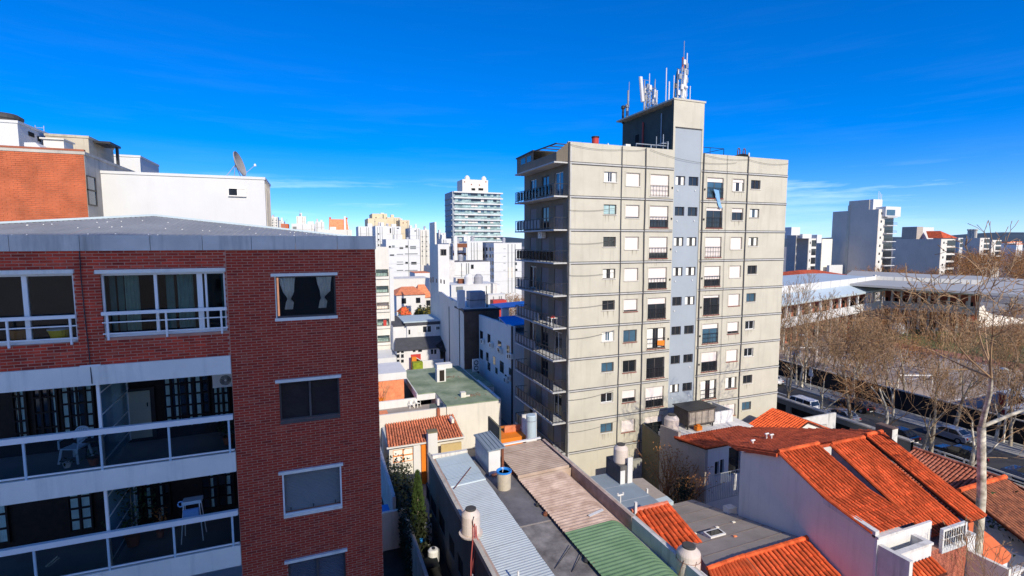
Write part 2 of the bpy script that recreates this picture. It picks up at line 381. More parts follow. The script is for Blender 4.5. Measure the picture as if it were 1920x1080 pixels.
def add_window(parent, x, y, z, wd, ht, style='plain', frac=0.0, pane='pane', sill=None, rot=None, curtain=None):
    fm, pn, sh, rl, sl = win_meshes(wd, ht, style, frac)
    o = inst('window', fm, parent, (x, y, z), rot=rot); key = (round(wd,2), round(ht,2))
    def sub(nm, me):
        c = bpy.data.objects.new(nm, me); COL.objects.link(c); c.parent = o; WPOS[c.name] = WPOS[o.name]; return c
    sub('pane', pane_mesh(pn, key, pane))
    if sh: sub('shutter', sh)
    if rl: sub('railing', rl)
    if sill: sub('sill', pane_mesh(sl, ('s',)+key, sill))
    if curtain:
        k = ('c',)+key+(curtain,)
        if k not in PANES:
            c = MB()
            for a, b in (((.06*wd, .36*wd)), (.66*wd, .94*wd)):
                c.quad((a,.150,.05*ht),(b,.150,.05*ht),(b,.152,.95*ht),(a,.152,.95*ht))
            PANES[k] = c.mesh('curtain', M[curtain])
        sub('curtain', PANES[k])
    return o

# ============================================================ LEFT BRICK BUILDING
YB = 16.0
bl = thing('brick_apartment_building', 'dark red brick apartment block with white balcony bands, nearest on the left', 'apartment building', (-4, YB, 0))
def fx(px, py): return at(px, py, Y=YB).x
def fz(px, py): return at(px, py, Y=YB).z
XL, XS, XR = -10.5, fx(429, 600), 1.70
z_par_t, z_par_b = 22.20, 21.80
b1t, b1b = fz(215, 682), fz(215, 718); b2t, b2b = fz(215, 877), fz(215, 916); b3t, b3b = fz(215, 1066), fz(215, 1066)-.62
ops_r = []
for (a, b, c, d) in ((516, 630, 517, 594), (524, 637, 712, 784), (530, 641, 880, 957), (541, 649, 1043, 1125)):
    mid = (c+d)/2; ops_r.append((fx(a, mid), fx(b, mid), fz((a+b)/2, d), fz((a+b)/2, c)))
wa = (XL, fx(142, 580), fz(215, 637), fz(215, 511)); wb = (fx(191, 570), fx(424, 570), fz(300, 628), fz(300, 511))
wc = MB()
wc.wall('Y', YB+.002, XS, XR, 0, z_par_b, ops_r, .22)
wc.wall('Y', YB+.002, XL, XS, b1t, z_par_b, [wa, wb], .22)
wc.quad((XR-.01,YB+.015,0),(XR-.01,YB+16,0),(XR-.01,YB+16,z_par_b),(XR-.01,YB+.015,z_par_b))
wc.quad((XL,YB+16,0),(XR-.01,YB+16,0),(XR-.01,YB+16,z_par_b),(XL,YB+16,z_par_b))
wc.quad((XS+.002,YB+.02,0),(XS+.002,YB+2.4,0),(XS+.002,YB+2.4,b1t),(XS+.002,YB+.02,b1t))
wc.build('wall', M['mortar'], bl)
# bricks
bricks = []
def lay(x0, x1, z0, z1, ops, pit=.27, rowh=.079, dark=.0):
    r = 0; z = z0
    while z+rowh*.5 < z1:
        x = x0 - (pit/2 if r % 2 else 0) ; zt = min(z+rowh-.019, z1)
        while x < x1:
            a, b = max(x, x0), min(x+pit-.020, x1)
            segs = [(a, b)]
            for o in ops:
                if z < o[3] and zt > o[2]:
                    ns = []
                    for (p, q) in segs:
                        if q <= o[0] or p >= o[1]: ns.append((p, q)); continue
                        if p < o[0]: ns.append((p, o[0]))
                        if q > o[1]: ns.append((o[1], q))
                    segs = ns
            for p, q in segs:
                if q-p > .03: bricks.append((p, q, z, zt))
            x += pit
        z += rowh; r += 1
lay(XS+.012, XR, 8.6, z_par_b-.01, ops_r)
lay(XL, XS-.012, b1t+.01, z_par_b-.01, [wa, wb])
def bdepth(b): return fw.dot(Vector(((b[0]+b[1])/2, YB, (b[2]+b[3])/2))-CP)
vis = [b for b in bricks if -7.6 < b[0] and b[1] < XS and b[1]-b[0] > .2]
vis.sort(key=bdepth); singles = set(vis[:300])
bmats = ['brick_red', 'brick_red', 'brick_dark', 'brick_red', 'brick_pale']
bmesh_cache = {}
rest = MB()
for i, b in enumerate(bricks):
    pr = rnd.uniform(-.004, .003); mi = rnd.choice((0,0,0,0,0,1,2))
    if b in singles:
        k = (round(b[1]-b[0], 2), round(b[3]-b[2], 3), mi)
        if k not in bmesh_cache:
            bmesh_cache[k] = MB().box(0, k[0], 0, .06, 0, k[1]).mesh('brick', M[('brick_red','brick_dark','brick_pale')[mi]])
        inst('brick', bmesh_cache[k], bl, (b[0], YB-.004+pr, b[2]))
    else:
        rest.box(b[0], b[1], YB-.004+pr, YB+.06, b[2], b[3], mi, skip='k')
rest.build('brickwork', [M['brick_red'], M['brick_dark'], M['brick_pale']], bl, kind='stuff')
# parapet
pp = MB(); x = XL
for xe in (-7.0, fx(150, 450), -4.1, -2.9, -1.7, -.55, .6, XR+.03):
    pp.box(x+.006, xe-.006, YB-.05, YB+.22, z_par_b, z_par_t); x = xe
pp.box(XR-.2, XR+.03, YB+.23, YB+16, z_par_b, z_par_t-.02)
pp.build('parapet', M['parapet_grey'], bl, label='stained grey concrete parapet')
# corrugated roof
def ridge(x):
    P = [(-14,22.45),(-9.84,22.62),(-5.46,22.98),(-.82,22.48),(1.6,22.2)]
    for (a, za), (b, zb) in zip(P, P[1:]):
        if a <= x <= b: return za+(zb-za)*(x-a)/(b-a)
    return P[0][1] if x < P[0][0] else P[-1][1]
for k in range(12):
    xa, xb = XL+k*1.0, min(XL+(k+1)*1.0, 1.5); s = MB(); n = int((xb-xa)/.032)
    if n < 2: break
    prev = None
    for i in range(n+1):
        xx = xa+(xb-xa)*i/n; dz = .018*math.cos(xx/.16*2*math.pi)
        col = [(xx, YB+.24+(6.0-.24)*j/5, z_par_b+.2+(ridge(xx)-z_par_b-.2)*j/5+dz+.002*(k%2)) for j in range(6)]
        if prev:
            for j in range(5): s.quad(prev[j], col[j], col[j+1], prev[j+1])
        prev = col
    s.build('roof_sheet', M['galv_roof'] if 'galv_roof' in M else mat('galv_roof', (.30,.30,.29), rough=.6, var=.14, scale=1.0, bump=.05), bl)
rc = MB()
for a, b in ((XL,-5.46),(-5.46,-.82),(-.82,1.55)):
    rc.bar((a,YB+6.05,ridge(a)+.03),(b,YB+6.05,ridge(b)+.03), .30, .07)
rc.build('ridge_cap', M['metal_sheet_blue'], bl)
bo = MB()
for i in range(46):
    xx = rnd.uniform(-9.5, 1.0); j = rnd.choice((.25,.5,.75)); bo.lathe(xx, YB+.24+5.76*j, [(.018, z_par_b+.2+(ridge(xx)-z_par_b-.2)*j+.01), (.012, z_par_b+.2+(ridge(xx)-z_par_b-.2)*j+.035)], 5)
bo.build('roof_bolts', M['metal_white'], bl, kind='stuff')
# white bands / slabs
for zt, zb in ((b1t, b1b), (b2t, b2b), (b3t, b3b), (b3t-2.83, b3b-2.83)):
    s = MB(); s.box(XL, XS-.005, YB-.06, YB+.12, zb, zt); s.build('balcony_band', M['concrete_white'], bl)
    s = MB(); s.box(XL, XS-.005, YB+.13, YB+2.3, zb+.2, zt-.12); s.build('balcony_floor', M['floor_grey'], bl)
# window lintels and sills, shutters on the right wall
frm = lambda nm, o, m: None
for i, o in enumerate(ops_r):
    x0, x1, z0, z1 = o
    l = MB(); l.box(x0-.09, x1+.06, YB-.09, YB+.08, z1, z1+.085); l.build('lintel', M['concrete_white'], bl)
    f = MB(); t = .045; mt = 'frame_dark' if i != 2 else 'metal_white'
    ya, yb_ = (YB-.01, YB+.05) if i == 2 else (YB+.06, YB+.12)
    f.box(x0,x0+t,ya,yb_,z0,z1-.002); f.box(x1-t,x1,ya,yb_,z0,z1-.002); f.box(x0+t,x1-t,ya,yb_,z1-t,z1-.002); f.box(x0+t,x1-t,ya,yb_,z0,z0+t)
    if i in (1, 3): f.box((x0+x1)/2-.03,(x0+x1)/2+.03,ya-.02,yb_,z0+t,z1-t)
    wn = f.build('window', M[mt], bl)
    s = MB(); s.box(x0-.03 if i == 0 else x0, x1+.03 if i == 0 else x1, YB-.03, YB+.09, z0-.09, z0-.003); s.build('sill', M['concrete_white' if i != 1 else 'frame_dark'], wn)
    if i == 0:
        MB().box(x0+.002,x0+.03,YB+.004,YB+.059,z0,z1-.004).box(x0+.002,x0+.03,YB+.121,YB+.225,z0,z1-.004).build('jamb', M['concrete_white'], wn)
        MB().quad((x0,YB+1.6,z0-.4),(x1+.8,YB+1.6,z0-.4),(x1+.8,YB+1.6,z1+.2),(x0,YB+1.6,z1+.2)).build('room_wall', M['dark_void'], wn)
        MB().quad((x0+.02,YB+.10,z0),(x1-.02,YB+.10,z0),(x1-.02,YB+.10,z1),(x0+.02,YB+.10,z1)).build('pane', M['glass_clear'], wn)
        for (ca, cb, kx) in ((.06, .33, .21), (.67, .94, .77)):     # tied-back curtains
            c = MB(); n = 22; rows = [(1.0, ca, cb), (.8, ca+.02, cb-.02), (.6, ca+.06, cb-.03), (.47, kx-.035, kx+.05), (.42, kx-.025, kx+.035), (.33, kx-.05, kx+.08), (.15, kx-.075, kx+.06)]
            W = x1-x0; Hh = z1-z0; prev = None
            for fz_, a_, b_ in rows:
                row = [(x0+W*(a_+(b_-a_)*k/n), YB+.20+.03*math.sin(k*1.9), z0+Hh*(.04+.94*fz_)) for k in range(n+1)]
                if prev:
                    for k in range(n): c.quad(prev[k], prev[k+1], row[k+1], row[k])
                prev = row
            c.build('curtain', M['curtain'], wn, smooth=True)
    else:
        n = 24; sh = MB(); hh = z1-z0-2*t
        parts_ = [(x0+t, x1-t)] if i == 2 else [(x0+t,(x0+x1)/2-.03),((x0+x1)/2+.03,x1-t)]
        for (pa, pb) in parts_:
            for k in range(n):
                a = z0+t+hh*k/n; b = z0+t+hh*(k+1)/n; y0 = YB+.12
                sh.quad((pa,y0,a),(pb,y0,a),(pb,y0-.016,a+(b-a)*.7),(pa,y0-.016,a+(b-a)*.7)); sh.quad((pa,y0-.016,a+(b-a)*.7),(pb,y0-.016,a+(b-a)*.7),(pb,y0,b),(pa,y0,b))
        sh.build('shutter', M[('','shutter_brown','shutter_grey','shutter_slate')[i]] if i < 3 else mat('shutter_slate', (.10,.11,.13), rough=.6, var=.1, bump=0), wn)
        if i == 2:
            lk = MB()
            for q in (.12, .5, .88): lk.box(x0+(x1-x0)*q-.012, x0+(x1-x0)*q+.012, YB+.07, YB+.10, z0+.08, z0+.17)
            lk.build('latch', M['dark_metal'], wn)
# upper left glazed balconies
def glazed(o, mull, railz, posts, thick=.07):
    x0, x1, z0, z1 = o
    l = MB(); l.box(x0-.08, x1+.03, YB-.09, YB+.1, z1, z1+.10); l.build('lintel', M['concrete_white'], bl)
    f = MB(); y0, y1 = YB+.07, YB+.15
    f.box(x0, x1, y0, y1, z1-.06, z1-.003); f.box(x0, x1, y0, y1, z0, z0+.07); f.box(x0, x0+.05, y0, y1, z0+.07, z1-.06); f.box(x1-.05, x1, y0, y1, z0+.07, z1-.06)
    for mxx, mw in mull: f.box(mxx-mw/2, mxx+mw/2, y0-.01, y1+.01, z0+.07, z1-.06)
    wn = f.build('window', M['metal_white'], bl)
    MB().quad((x0,YB+.11,z0),(x1,YB+.11,z0),(x1,YB+.11,z1),(x0,YB+.11,z1)).build('pane', M['glass_clear' if x1 < -3.9 and x0 < -9 else 'glass_dark'], wn)
    rm = MB(); rm.box(x0-.6, x1+.6, YB+.30, YB+2.6, z0-.15, z1+.25, skip='f'); rm.build('room_wall', M['dark_void'], wn)
    r = MB(); yy = YB-.06
    r.box(x0-.0, x1+.02, yy-.05, yy+.03, railz-.09, railz); r.box(x0, x1+.02, yy-.02, yy+.015, railz-.30, railz-.27); r.box(x0, x1+.02, yy-.02, yy+.015, z0+.10, z0+.135)
    for p in posts: r.box(p-.022, p+.022, yy-.025, yy+.02, z0-.05, railz-.09)
    r.build('railing', M['metal_white'], wn)
    return wn
WB = glazed(wb, [(fx(292,560), .07), (fx(375,560), .13), (fx(382,560)+.06, .05)], fz(300, 580), [fx(203,600), fx(313,600), fx(416,600)])
WA = glazed(wa, [(fx(46,570), .10)], fz(80, 592), [fx(16,610), fx(134,610)])
for (pa, pb, mt) in ((190,206,'curtain_teal'),(210,222,'curtain_teal'),(224,252,'curtain_teal2'),(304,320,'curtain_teal'),(326,357,'curtain_teal'),(363,373,'curtain_teal'),(411,420,'curtain_teal')):
    if mt not in M: mat('curtain_teal2', (.60,.68,.58), var=.12, scale=3, bump=0)
    xa, xb = fx(pa,560), fx(pb,560); c = MB(); n = 12; prev = None
    for k in range(n+1):
        q = (xa+(xb-xa)*k/n, YB+.45+.03*math.sin(k*2.1)); q = [(q[0], q[1], wb[2]+.1), (q[0], q[1], wb[3])]
        if prev: c.quad(prev[0], q[0], q[1], prev[1])
        prev = q
    c.build('curtain', M[mt], WB)
tb = MB(); tb.box(wb[0]+.6, wb[0]+1.5, YB+1.0, YB+1.5, wb[2]+.42, wb[2]+.46)
for q in (.65, 1.4): tb.box(wb[0]+q, wb[0]+q+.05, YB+1.2, YB+1.25, wb[2], wb[2]+.42)
tag(tb.build('table', M['wood_and_recess_shade']), 'dark low table behind the glazing of the upper right balcony window', 'table')
# yellow tub
xt = fx(97,625); tub = thing('yellow_tub', 'yellow plastic tub with a pale lid on the balcony at far left', 'tub', (xt, YB+.42, wa[2]+.02))
MB().lathe(xt, YB+.42, [(.17, wa[2]+.02), (.23, wa[2]+.27), (.245, wa[2]+.27), (.245, wa[2]+.295)], 18).build('body', M['yellow_plastic'], tub)
MB().lathe(xt, YB+.42, [(.25, wa[2]+.297), (.25, wa[2]+.32), (.14, wa[2]+.37)], 18).build('lid', M['chair_plastic'], tub)
xt2 = fx(20,625); t2 = MB().lathe(xt2, YB+.5, [(.2, wa[2]+.02), (.24, wa[2]+.33)], 16).build('tub', M['leaf_brown']); tag(t2, 'dull olive tub standing left of the yellow tub', 'tub')
# balconies under the bands
def balcony(zf, zc, railz, posts, n):
    """zf floor level, zc ceiling level"""
    yb = YB+2.25
    ow = MB(); ow.quad((XL,yb,zf-.12),(XS,yb,zf-.12),(XS,yb,zc+.2),(XL,yb,zc+.2)); ow.build('balcony_wall', M['wood_and_recess_shade'], bl)  # near-black back wall, the recess shade put into its colour
    rl = MB(); yy = YB-.02
    rl.box(XL, XS-.02, yy-.07, yy+.05, railz-.15, railz); rl.box(XL, XS-.02, yy-.02, yy+.015, zf+.05, zf+.09)
    g_ = rl.build('railing', M['metal_white'], bl)
    for p in posts: MB().box(p-.025, p+.025, yy-.025, yy+.02, zf-.02, railz-.15).build('post', M['chair_plastic'], g_)
    MB().quad((XL,yy+.03,zf+.09),(XS-.02,yy+.03,zf+.09),(XS-.02,yy+.03,railz-.15),(XL,yy+.03,railz-.15)).build('pane', M['glass_guard'], g_)
    # divider
    xd = fx(184,760) if n == 1 else fx(197, 940)
    d = MB(); d.box(xd-.035, xd+.035, YB+.05, YB+.11, zf, zc); d.box(xd-.02, xd+.02, yb-.12, yb-.06, zf, zc); 
    for q in (.08,.36,.62,.88): d.bar((xd, YB+.11, zf+(zc-zf)*q), (xd, yb-.12, zf+(zc-zf)*(q+.04)), .03)
    dv = d.build('balcony_divider', M['metal_white'], bl)
    MB().quad((xd,YB+.10,zf),(xd,yb-.08,zf),(xd,yb-.08,zc),(xd,YB+.10,zc)).build('pane', M['glass_frost'], dv)
    return yb, xd
z1f, z1c = b2t, b1b; z2f, z2c = b3t, b2b
yb, xd = balcony(z1f, z1c, fz(215, 800), [fx(47,860), fx(190,840), fx(318,825), fx(430,810)], 1)
yb, xd2 = balcony(z2f, z2c, fz(215, 994), [fx(66,1050), fx(204,1030), fx(327,1010), fx(437,1000)], 2)
def bx(px, py): return at(px, py, Y=yb-.06)
# door, pillar, french windows with curtains on the balcony back walls
p = bx(222,780); MB().box(p.x-.12, p.x+.13, yb-.10, yb-.005, z1f, z1c).build('pillar', M['concrete_white'], bl)
a, b = bx(240,790), bx(285,790); zt = bx(262,733).z
dr = MB().box(a.x, b.x, yb-.09, yb-.03, z1f+.02, zt).build('door', M['door_cream'], bl, label='cream door on the upper balcony')
MB().box(b.x-.09, b.x-.06, yb-.12, yb-.092, z1f+1.0, z1f+1.12).build('handle', M['dark_metal'], dr)
fr_ = MB(); fr_.box(a.x-.1,a.x-.005,yb-.11,yb-.02,z1f,zt+.1); fr_.box(b.x+.005,b.x+.12,yb-.11,yb-.02,z1f,zt+.1); fr_.box(a.x,b.x,yb-.11,yb-.02,zt+.01,zt+.1); fr_.build('door_frame', M['shutter_brown'], bl)
def grid_window(xa, xb, za, zb, cols, rows_, strips):
    f = MB(); t = .05
    for i in range(cols+1): x = xa+(xb-xa)*i/cols; f.box(x-t/2, x+t/2, yb-.08, yb-.03, za, zb)
    for j in range(rows_+1): z = za+(zb-za)*j/rows_; f.box(xa, xb, yb-.078, yb-.032, z-t/2, z+t/2)
    wn = f.build('window', M['wood_and_recess_shade'], bl)
    MB().quad((xa,yb-.02,za),(xb,yb-.02,za),(xb,yb-.02,zb),(xa,yb-.02,zb)).build('pane', M['pane'], wn)
    for (s0, s1) in strips:
        c = MB(); n = 8; prev = None
        for k in range(n+1):
            x = xa+(xb-xa)*(s0+(s1-s0)*k/n); q = [(x, yb-.026-.004*(k%2), za+.03), (x, yb-.026-.004*(k%2), zb-.03)]
            if prev: c.quad(prev[0], q[0], q[1], prev[1])
            prev = q
        c.build('curtain', M['curtain_teal'], wn)
grid_window(bx(27,800).x, bx(52,800).x, z1f+.2, z1c-.3, 2, 5, [(.3,.8)])
grid_window(bx(66,800).x, bx(110,800).x, z1f+.2, z1c-.3, 3, 4, [(.85,1.0)])
grid_window(bx(118,800).x, bx(178,800).x, z1f+.2, z1c-.3, 4, 5, [(.05,.2),(.4,.55),(.8,.98)])
grid_window(bx(310,800).x, bx(395,800).x, z1f+.2, z1c-.35, 6, 5, [(.05,.14),(.25,.36),(.55,.6),(.72,.85)])
grid_window(bx(402,800).x, bx(432,800).x, z1f+.2, z1c-.5, 3, 5, [(.1,.25),(.4,.55),(.7,.9)])
grid_window(bx(128,960).x, bx(172,960).x, z2f+.2, z2c-.3, 2, 5, [(.1,.42),(.58,.95)])
grid_window(bx(-10,960).x, bx(12,960).x, z2f+.2, z2c-.3, 1, 4, [(.1,.9)])
grid_window(bx(275,960).x, bx(320,960).x, z2f+.2, z2c-.3, 4, 5, [(.05,.2),(.6,.7)])
grid_window(bx(380,950).x, bx(440,950).x, z2f+.2, z2c-.3, 4, 5, [(.25,.36),(.75,.9)])
grid_window(bx(200+16,980).x, bx(268,980).x, z2f+.2, z2c-.3, 3, 4, [(.3,.45),(.7,.85)])
# air conditioner under the ceiling of the upper balcony
a = at(400,727,Y=yb-.3); z1k = z1c; z1c_ = at(400,702,Y=yb-.38).z+.06; ac = thing('air_conditioner', 'white air conditioner high on the balcony wall beside the brick corner', 'air conditioner', (a.x, yb-.3, z1c_-.5))
MB().box(a.x, a.x+.62, yb-.38, yb-.1, z1c_-.50, z1c_-.06).build('body', M['metal_white'], ac)
fn = MB()
for q in range(4): fn.tube([(a.x+.36+.15*math.cos(k*math.pi/8)*(1-q*.22), yb-.40, z1c_-.28+.15*math.sin(k*math.pi/8)*(1-q*.22)) for k in range(17)], .008, 4)
fn.build('fan_grille', M['dark_metal'], ac)
# monobloc chair
def plastic_chair(name, label, c, rz, m):
    t = thing(name, label, 'chair', c); X, Y, Z = 0, 0, 0; cs, sn = math.cos(rz), math.sin(rz); c = Vector(c)
    P = lambda x, y, z: (c.x+x*cs-y*sn, c.y+x*sn+y*cs, c.z+z)
    s = MB(); s.slab([P(-.22,-.22,.42),P(.22,-.22,.42),P(.2,.22,.40),P(-.2,.22,.40)], .035); s.build('seat', m, t)
    for sx, sy in ((-1,-1),(1,-1),(1,1),(-1,1)): MB().bar(P(sx*.26,sy*.25,0), P(sx*.2,sy*.2,.41), .055, .04).build('leg', m, t)
    b = MB(); n = 10; b.tube([P(.25*math.cos(math.pi*k/n), .22+.08, .5+.36*math.sin(math.pi*k/n)**.8) for k in range(n+1)], .03, 6)
    for k in range(7):
        x = -.18+.36*k/6; b.bar(P(x*.55,.21,.40), P(x,.30,.48+.36*math.sqrt(max(.04,1-(x/.25)**2))), .035, .015)
    b.build('backrest', m, t)
    for sx in (-1, 1): MB().tube([P(sx*.25,-.22,.40),P(sx*.27,-.2,.62),P(sx*.28,.1,.65),P(sx*.25,.3,.62)], .024, 6).build('armrest', m, t)
    return t
p = at(140, 862, Z=z1f); p = at(142, 850, Y=YB+.95)
plastic_chair('plastic_chair', 'white plastic garden chair with a slatted round back on the upper balcony', (p.x, YB+.95, z1f), -.35, M['chair_plastic'])
# metal stool beside it, pots, driftwood
st = MB(); sx0 = at(172,830,Y=YB+1.0).x
for q in (-.16, .16): st.tube([(sx0+q,YB+1.0,z1f),(sx0+q*.8,YB+1.0,z1f+.35),(sx0,YB+1.0,z1f+.5)], .014, 5)
st.box(sx0-.17,sx0+.17,YB+.85,YB+1.15,z1f+.5,z1f+.53); tag(st.build('side_table', M['dark_metal']), 'small thin legged metal side table beside the white chair', 'side table')
def pot(x, y, z, r, h, label, leafy=None, hgt=.4, nl=60, pm='terracotta', lm='plant_green', cat='potted plant', wide=1.0):
    t = thing('potted_plant', label, cat, (x, y, z))
    MB().lathe(x, y, [(r*.7, z), (r, z+h), (r*1.08, z+h), (r*.9, z+h*.98)], 14).build('pot', M[pm], t)
    lv = MB(); rr = random.Random(int(x*100)+5)
    for i in range(nl):
        a, q = rr.uniform(0, 6.28), rr.random()**.6; hz = z+h+hgt*rr.uniform(.1, 1); rad = r*1.6*wide*q
        c = Vector((x+rad*math.cos(a), y+rad*math.sin(a), hz)); d = Vector((rr.uniform(-1,1), rr.uniform(-1,1), rr.uniform(-.7,.6))).normalized()
        u = d.cross(Vector((0,0,1))).normalized()*.03; l = .13*d
        lv.quad(c-u*.4, c+l*.5-u, c+l, c+l*.5+u)
    lv.build('foliage', M[lm], t)
    sm = MB(); sm.tube([(x,y,z+h*.9),(x+.02,y,z+h+hgt*.8)], .012, 5); sm.build('stem', M['bark'], t)
    return t
pot(fx(424,800)+.05-.12, YB+.7, z1f, .16, .24, 'terracotta pot with a dark bushy plant at the right end of the upper balcony', hgt=.42, nl=90)
pot(at(176,862,Y=YB+.45).x, YB+.45, z1f, .14, .2, 'low terracotta pot by the balcony divider', hgt=.12, nl=25)
pot(at(126,870,Y=YB+.5).x, YB+.5, z1f, .10, .14, 'small pale pot on the balcony floor under the white chair', hgt=.1, nl=14, pm='pipe_white')
q = at(246,965,Y=YB+1.1); pot(q.x, YB+1.1, z2f, .2, .34, 'tall leafy pot plant reaching the ceiling of the lower balcony', hgt=2.0, nl=420, wide=2.0)
q = at(300,990,Y=YB+1.3); pot(q.x, YB+1.3, z2f, .11, .2, 'small flowering pot plant beside the tall one on the lower balcony', hgt=.75, nl=60, lm='leaf_brown')
# blue cloth-covered high chair / folded stroller on lower balcony
q = at(362,985,Y=YB+.8); hcx = q.x; hc = thing('high_chair', 'light blue child high chair behind the lower balcony rail', 'high chair', (hcx, YB+.8, z2f))
MB().box(hcx-.2,hcx+.2,YB+.62,YB+.72,z2f+.62,z2f+1.0).build('backrest', M['light_blue_fabric'], hc)
MB().box(hcx-.24,hcx+.26,YB+.72,YB+1.02,z2f+1.12,z2f+1.22).build('tray', M['chair_plastic'], hc)
MB().box(hcx-.2,hcx+.2,YB+.72,YB+1.0,z2f+.56,z2f+.62).build('seat', M['light_blue_fabric'], hc)
for sx in (-1,1):
    for sy in (-1,1): MB().tube([(hcx+sx*.28,YB+.85+sy*.24,z2f),(hcx+sx*.2,YB+.85+sy*.1,z2f+1.15)], .016, 5).build('leg', M['metal_white'], hc)
MB().tube([(hcx-.27+.07*math.cos(k*.6), YB+.75, z2f+1.17+.08*math.sin(k*.6)) for k in range(11)], .02, 5).build('hood_roll', M['light_blue_fabric'], hc)
a = at(86,1062,Y=YB+.5); b = at(108,1043,Y=YB+.5)
tag(MB().bar(a,b,.035).bar(a+Vector((.05,.0,-.02)),b+Vector((.04,0,-.05)),.03).build('wooden_batten', M['bark_pale']), 'pale wooden battens leaning behind the lower balcony glass', 'batten')
# cable down the brick front
cb = MB(); cb.tube([(fx(150,470),YB-.03,z_par_b),(fx(153,520),YB-.03,fz(153,520)),(fx(160,590),YB-.03,fz(160,590)),(fx(168,660),YB-.03,fz(168,660)),(fx(175,718),YB-.08,fz(175,718))], .012, 5); tag(cb.build('cable', M['dark_metal']), 'black cable running down the brick front between the upper windows', 'cable')
MB().box(fx(152,690),fx(191,690),YB-.08,YB-.061,b1t-.02,b1t+.03).build('cover_strip', M['metal_white'], bl)
# the roof terrace building the view is taken from, and an unseen high-rise added behind it to shade the brick front
hb = thing('viewpoint_building', 'cream apartment block with the roof terrace the view is taken from', 'apartment building', (2, -7, 0))
ho = [(-3+3*i, -1.4+3*i, 3.0*k+.9, 3.0*k+2.4) for i in range(4) for k in range(6)]
h = MB(); h.wall('Y', -.7, -4, 8, 0, 20.3, ho, -.2); h.box(-4, 8, -13, -.701, 0, 20.3, skip='k'); h.build('wall', M['paint_offwhite'], hb)
pn = MB()
for o in ho: pn.quad((o[0],-.88,o[2]),(o[1],-.88,o[2]),(o[1],-.88,o[3]),(o[0],-.88,o[3]))
pn.build('window_glass', M['pane'], hb)
hv = thing('shadow_high_rise', 'cream high-rise added unseen behind the viewpoint to shade the brick front', 'tower block', (-2, -46, 0))
ho = [(-12+3*i, -10.4+3*i, 3.0*k+.9, 3.0*k+2.4) for i in range(7) for k in range(19)]
h = MB(); h.wall('Y', -40, -13, 10, 0, 57.0, ho, -.2); h.box(-13, 10, -52, -40.001, 0, 57.0, skip='k'); h.build('wall', M['paint_offwhite'], hv)
pn = MB()
for o in ho: pn.quad((o[0],-40.18,o[2]),(o[1],-40.18,o[2]),(o[1],-40.18,o[3]),(o[0],-40.18,o[3]))
pn.build('window_glass', M['pane'], hv)
nb = thing('bounce_building', 'low white roofed building added out of view to bounce light onto the brick front', 'building', (-30, -3, 0))  # added out of view; its white roof throws sunlight onto the brick front
MB().box(-48, -6, -20, 12, 0, 12.0).build('wall', M['paint_offwhite'], nb); MB().box(-48.1, -5.9, -20.1, 12.1, 12.002, 12.15).build('roof', M['paint_white'], nb)

# ============================================================ BLOCKS BEHIND THE BRICK BUILDING
def block(name, label, cat, px0, px1, pyt, Y, depth, m, zb=0.0, ops=(), mside=None, group=None, roofm=None, nb=False):
    """box building: front on plane Y between two sight columns, top through pyt (at px middle)"""
    pm = (px0+px1)/2; zt = at(pm, pyt, Y=Y).z; x0, x1 = at(px0, pyt+10, Y=Y).x, at(px1, pyt+10, Y=Y).x
    t = thing(name, label, cat, ((x0+x1)/2, Y+depth/2, zb), group)
    f = MB(); f.wall('Y', Y, x0, x1, zb, zt, ops, .15); f.quad((x0,Y,zb),(x0,Y+depth,zb),(x0,Y+depth,zt),(x0,Y,zt)); f.quad((x1,Y,zb),(x1,Y+depth,zb),(x1,Y+depth,zt),(x1,Y,zt)); f.quad((x0,Y+depth,zb),(x1,Y+depth,zb),(x1,Y+depth,zt),(x0,Y+depth,zt))
    f.build('wall', M[m], t)
    r = MB(); r.box(x0-.04,x1+.04,Y-.04,Y+depth+.04,zt,zt+.12); r.build('roof', M[roofm or m], t)
    return t, x0, x1, zt
# orange brick block
t, x0, x1, zt = block('orange_brick_building', 'block with a bare orange brick gable wall and grey side behind the corrugated roof', 'building', -60, 158, 284.5, 26, 9, 'concrete_grey')
ob = MB(); rr = random.Random(3); z = 20.0; r = 0
while z < zt-.02:
    x = max(x0, -17) - (.13 if r % 2 else 0)
    while x < x1:
        a, b = max(x, x0), min(x+.25, x1-.01)
        if b-a > .04: ob.box(a, b, 26-.02-rr.uniform(0,.008), 25.999, z, min(z+.064, zt-.01), skip='k')
        x += .26
    z += .078; r += 1
ob.build('brickwork', M['brick_orange'], t, kind='stuff')
MB().quad((x0,25.995,19),(x1-.01,25.995,19),(x1-.01,25.995,zt-.005),(x0,25.995,zt-.005)).build('brick_joints', mat('joint_pale', (.50,.27,.18), var=.2, scale=4), t)
MB().box(x0,x1+.02,25.95,26.1,zt+.121,zt+.2).build('coping', M['terracotta'], t)
a = at(161,328,X=x1+.01); b = at(182,385,X=x1+.01)
w_ = MB(); w_.box(x1+.005,x1+.04,a.y,b.y,b.z-.05,b.z); w_.box(x1+.005,x1+.04,a.y,b.y,a.z-.04,a.z); w_.box(x1+.005,x1+.04,a.y,a.y+.06,b.z,a.z-.04); w_.box(x1+.005,x1+.04,b.y-.06,b.y,b.z,a.z-.04); w_.box(x1+.005,x1+.04,a.y,b.y,(a.z+b.z)/2-.03,(a.z+b.z)/2+.03)
wn = w_.build('window', M['dark_metal'], t); MB().quad((x1+.015,a.y,b.z),(x1+.015,b.y,b.z),(x1+.015,b.y,a.z),(x1+.015,a.y,a.z)).build('pane', M['pane_blue'], wn)
